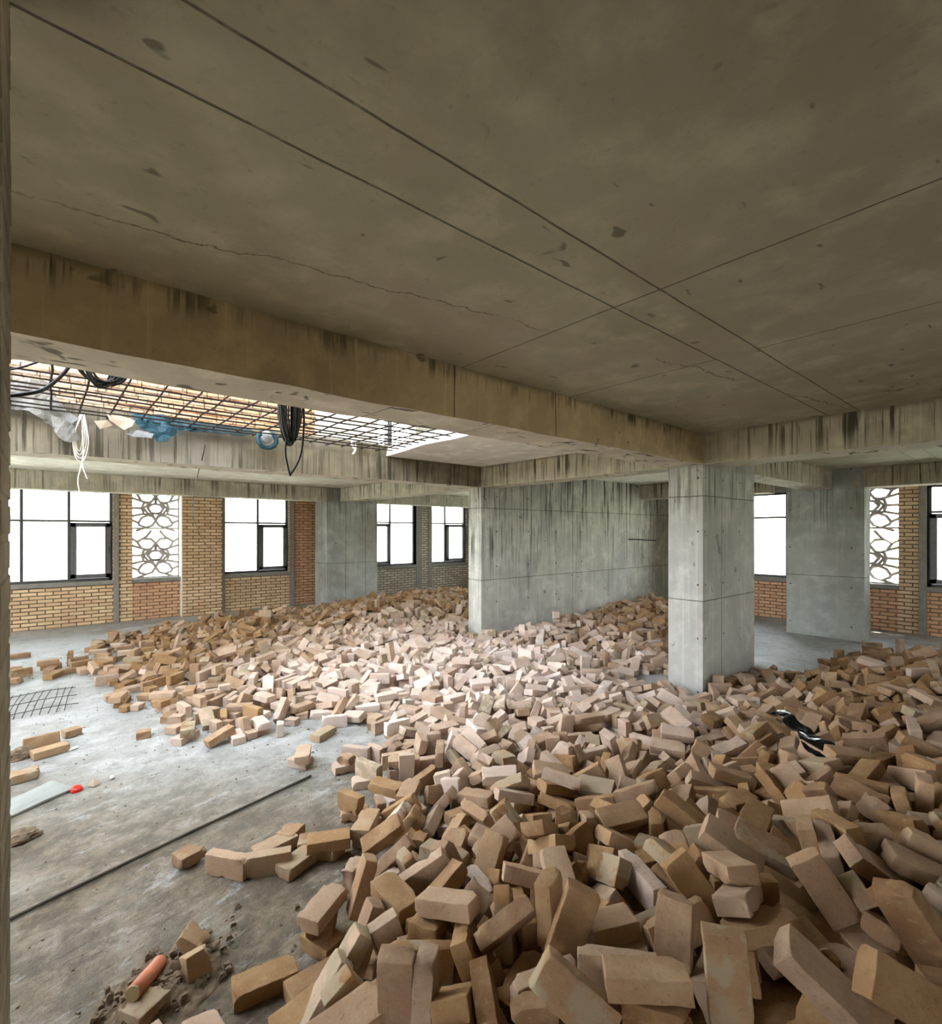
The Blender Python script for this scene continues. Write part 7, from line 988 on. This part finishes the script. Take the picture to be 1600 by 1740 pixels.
# second blue bag: a ragged ring of film round a pale lump
b = BM(); ctr = Vector((1.815, 5.50, 2.69))
tube(b, [Vector((math.cos(a)*.095, noise.noise(Vector((a*2, 0, 0)))*.03, math.sin(a)*.085)) for a in [PI*.75+k*1.62*PI/22 for k in range(23)]], [.022+.018*abs(noise.noise(Vector((k*.7, 5, 0)))) for k in range(23)], 8)
for v in b.verts: v.co += noise.noise_vector(v.co*30)*.014
bag = obj('blue_bag', b, 'blue', None, True); bag.location = ctr; tag(bag, 'bright blue plastic bag curled round a pale lump beside the cable coil', 'plastic bag')
b = BM(); bmesh.ops.create_icosphere(b, subdivisions=3, radius=.07)
for v in b.verts: v.co.y *= .5; v.co += noise.noise_vector(v.co*20)*.015
lp = obj('pale_filling', b, 'wrap', bag, True); lp.location = (-.01, .0, .03)
crumple('torn_sheet', [(.95, 5.66, 2.83), (1.65, 5.66, 2.82), (1.72, 5.60, 2.76), (1.60, 5.58, 2.71), (1.2, 5.58, 2.70), (.98, 5.60, 2.70)], 'blue_dark', 12, 'dark bluish strip of film lying along the second beam edge between the blue bags', 'sheet', .02)

# ---------------------------------------------------------------- things on the floor
def lay_brick(x, y, v, rz, lab, grp='loose bricks on the left floor', z=.030, rx=0., ry=0., cem=0., pink_lit=.3):
    o = bpy.data.objects.new('brick', BMESH[v][int(abs(x*100)) % 4]); COL.objects.link(o)
    o.location = (x, y, z); o.rotation_euler = (rx, ry, rz); o['cement'] = cem; o['pink_lit'] = pink_lit*.35
    return tag(o, lab, 'brick', grp)
lay_brick(.56, 2.90, 4, .3, 'half brick lying alone between the floor rod and the row of bricks', z=.034)
lay_brick(.69, 2.67, 0, -.95, 'brick on edge at the left end of the short row on the floor', z=.052, rx=PI/2, pink_lit=.7)
lay_brick(.845, 2.555, 0, -.42, 'brown brick on edge, second in the short row on the floor', z=.052, rx=PI/2, cem=.5, pink_lit=.6)
lay_brick(.985, 2.50, 0, .35, 'brick with a grey mortar patch at the right end of the short row', z=.031, cem=.7, pink_lit=.4)
lay_brick(.93, 2.70, 0, .15, 'flat brick lying behind the short row of bricks', z=.030, pink_lit=.5)
lay_brick(1.03, 2.75, 4, .6, 'half brick resting behind the short row, nearest the heap', z=.034)
lay_brick(1.08, 2.60, 4, -.5, 'broken brick between the short row and the heap', z=.034, cem=.6)
lay_brick(.17, 5.33, 4, .3, 'half brick lying alone beyond the two big bricks near the wall end', z=.034)
lay_brick(.03, 4.99, 0, .25, 'long brick lying flat in front of a dirt lump near the left edge', z=.031, pink_lit=.4)
lay_brick(-.02, 5.18, 0, .15, 'brick standing on edge behind the long flat one near the left edge', z=.052, rx=PI/2-.2, pink_lit=.2)
lay_brick(-.11, 4.60, 3, .1, 'brick beside the grey board at the left edge', z=.031, cem=.8)
lay_brick(-.26, 9.1, 0, .15, 'farthest brick on the pale floor at the left edge'); lay_brick(-.29, 8.2, 4, .5, 'half brick on the pale floor in the left edge of the photo', z=.034)
lay_brick(-.28, 7.6, 3, -.2, 'worn brick on the floor at the left edge, nearer than the half brick')
lay_brick(.17, 7.72, 0, .2, 'single brick apart from the heap on its left side'); lay_brick(.40, 7.98, 4, .25, 'half brick at the left tip of the far heap', z=.034); lay_brick(.62, 8.02, 0, .3, 'whole brick at the left tip of the far heap')
# rod on the floor
b = BM(); tube(b, spline([(-.62, 2.79, .012), (-.15, 2.954, .012), (.6, 3.16, .011), (1.0, 3.255, .012), (1.40, 3.355, .012)], 6), .0085, 8)
tag(obj('metal_rod', b, 'rod', None, True), 'long dark rod lying diagonally across the left floor', 'rod')
# dirt heap with the orange pipe
b = BM(); bmesh.ops.create_grid(b, x_segments=70, y_segments=60, size=1)
for v in b.verts:
    x, y = v.co.x, v.co.y; w = max(0., 1-(x*x+y*y)**.5 - .25*noise.noise(Vector((x*2, y*2, 4)))); 
    v.co = Vector((x*.30, y*.20, w*.055*(1+.8*noise.noise(Vector((x*5, y*5, 0)))) + (noise.noise(Vector((x*22, y*18, 2)))*.012 + noise.noise(Vector((x*50, y*40, 2)))*.006)*min(1, w*4) - .008))
o = obj('dirt_heap', b, 'dirt', None, True); o.location = (.35, 2.17, 0); o.rotation_euler = (0, 0, .5); tag(o, 'low heap of brown dirt round the orange pipe on the floor', 'dirt', kind='stuff')
b = BM(); R = random.Random(8)
for i in range(260):
    a = R.uniform(0, 6.28); d = abs(R.gauss(0, .5)); x = math.cos(a)*d*.34; y = math.sin(a)*d*.22; crumb(b, (.35+x*.88-y*.48, 2.17+x*.48+y*.88, .012+.03*max(0, 1-d)), R.choice((.004, .006, .009, .014)))
o = obj('dirt_clods', b, 'dirt'); tag(o, 'small brown clods scattered on the dirt heap', 'clods', kind='stuff')
A_ = Vector((.235, 2.10, .085)); B_ = Vector((.335, 2.235, .045)); dv = (B_-A_)
b = BM(); tube(b, [Vector(), dv*.5, dv*.93, dv*.96, dv], [.027, .027, .027, .0285, .0285], 24)
pp = obj('plastic_pipe', b, 'pipe', None, True); pp.location = A_; tag(pp, 'short orange plastic pipe with a plugged end lying on the dirt', 'pipe')
b = BM(); d1 = dv.normalized(); tube(b, [-d1*.006, -d1*.001, d1*.004], [.024, .0255, .0255], 24); obj('end_plug', b, 'cap', pp, False, label='beige end plug')
lay_brick(.265, 2.075, 4, .5, 'round-worn half brick under the plugged end of the orange pipe', 'loose bricks on the left floor', z=.034, cem=.8)
lay_brick(.455, 2.27, 5, .9, 'dark brick stub on the dirt heap behind the orange pipe', z=.05, rx=.6); lay_brick(.44, 2.13, 5, .2, 'dark brick stub on the dirt right of the orange pipe', z=.045, rx=1.2, cem=.5)
# red cap, scraps
b = BM(); tube(b, [(0, 0, .004), (0, 0, .012), (0, 0, .026), (0, 0, .030)], [.036, .036, .029, .020], 16)
for v in b.verts: v.co.x *= 1.0 + .3*noise.noise(v.co*25)
o = obj('red_cap', b, 'red'); o.location = (.158, 4.18, 0); o.rotation_euler = (.25, .1, 0); tag(o, 'crushed red plastic cap on the floor', 'cap')
o = crumple('paper_scrap', [(.215, 4.20, .01), (.25, 4.21, .045), (.29, 4.18, .01), (.25, 4.15, .008)], 'card', 3, 'folded brown scrap next to the red cap', 'scrap', .006, .003)
b = BM(); bmesh.ops.create_icosphere(b, subdivisions=2, radius=.014)
for v in b.verts: v.co += noise.noise_vector(v.co*60)*.006
o = obj('plaster_chip', b, 'white_plaster'); o.location = (.352, 4.22, .010); tag(o, 'tiny white chip on the brown floor right of the red cap', 'chip')
b = BM(); box(b, -.035, .035, -.018, .018, 0, .014, 0, .004); o = obj('plaster_chip', b, 'white_plaster'); o.location = (.165, 4.99, .001); o.rotation_euler = (0, 0, .4); tag(o, 'flat white chip beside the long brick near the left edge', 'chip')
b = BM(); box(b, -.42, .21, -.14, .10, 0, .018, 0, .003); bmesh.ops.subdivide_edges(b, edges=b.edges[:], cuts=3, use_grid_fill=True)
for v in b.verts: v.co += noise.noise_vector(v.co*14)*.009; v.co.z = max(v.co.z, 0)
o = obj('grey_board', b, 'board'); o.location = (-.10, 4.22, .001); o.rotation_euler = (0, 0, .52); tag(o, 'flat grey board on the floor at the left edge', 'board')
def lump(name, loc, sx, sy, sz, mat, lab, cat, seed):
    b = BM(); bmesh.ops.create_icosphere(b, subdivisions=4, radius=1.)
    for v in b.verts:
        p = v.co.copy(); k = 1+.28*noise.noise(p*1.6+Vector((seed, 0, 0)))+.13*noise.noise(p*5); v.co = Vector((p.x*sx*k, p.y*sy*k, max(0, p.z+.35)*sz*k))
    o = obj(name, b, mat, None, False); o.location = loc; return tag(o, lab, cat)
lump('mortar_lump', (-.15, 5.06, 0), .10, .07, .055, 'dirt', 'brown lump of hardened dirt beside the bricks at the left edge', 'lump', 3)
lump('mortar_lump', (-.12, 3.72, 0), .10, .065, .035, 'dirt', 'cracked grey-brown mortar lump on the floor at the left edge, nearest the camera', 'lump', 8)
# crumpled mesh of wire and dust by the left wall end
b = BM(); R = random.Random(6)
for i in range(9): x = -.34+.06*i; tube(b, spline([(x, 6.1, .012), (x+.05+R.uniform(-.02, .02), 6.5, .03+R.uniform(0, .02)), (x+.09, 7.0, .012)], 5), .0035, 5)
for j in range(3): y = 6.2+.33*j; tube(b, spline([(-.4, y, .02), (0, y+.02, .035), (.25, y+.04, .02)], 5), .0035, 5)
tag(obj('wire_mesh', b, 'steel'), 'dark piece of wire mesh lying on the pale floor at the left', 'wire mesh')
# black sheet in the heap, rod stub in the middle wall
o = crumple('black_strip', BLACK, 'black', 5, 'shiny black plastic strip lying across the bricks before the near pillar', 'plastic strip', .03, .006, sub=.035)
b = BM(); tube(b, spline([(9.15, 5.75, 1.55), (9.30, 5.62, 1.545), (9.55, 5.58, 1.53), (9.9, 5.56, 1.52)], 5), .012, 6); tag(obj('bent_bar', b, 'steel'), 'bent bar sticking out of the middle wall', 'rod')
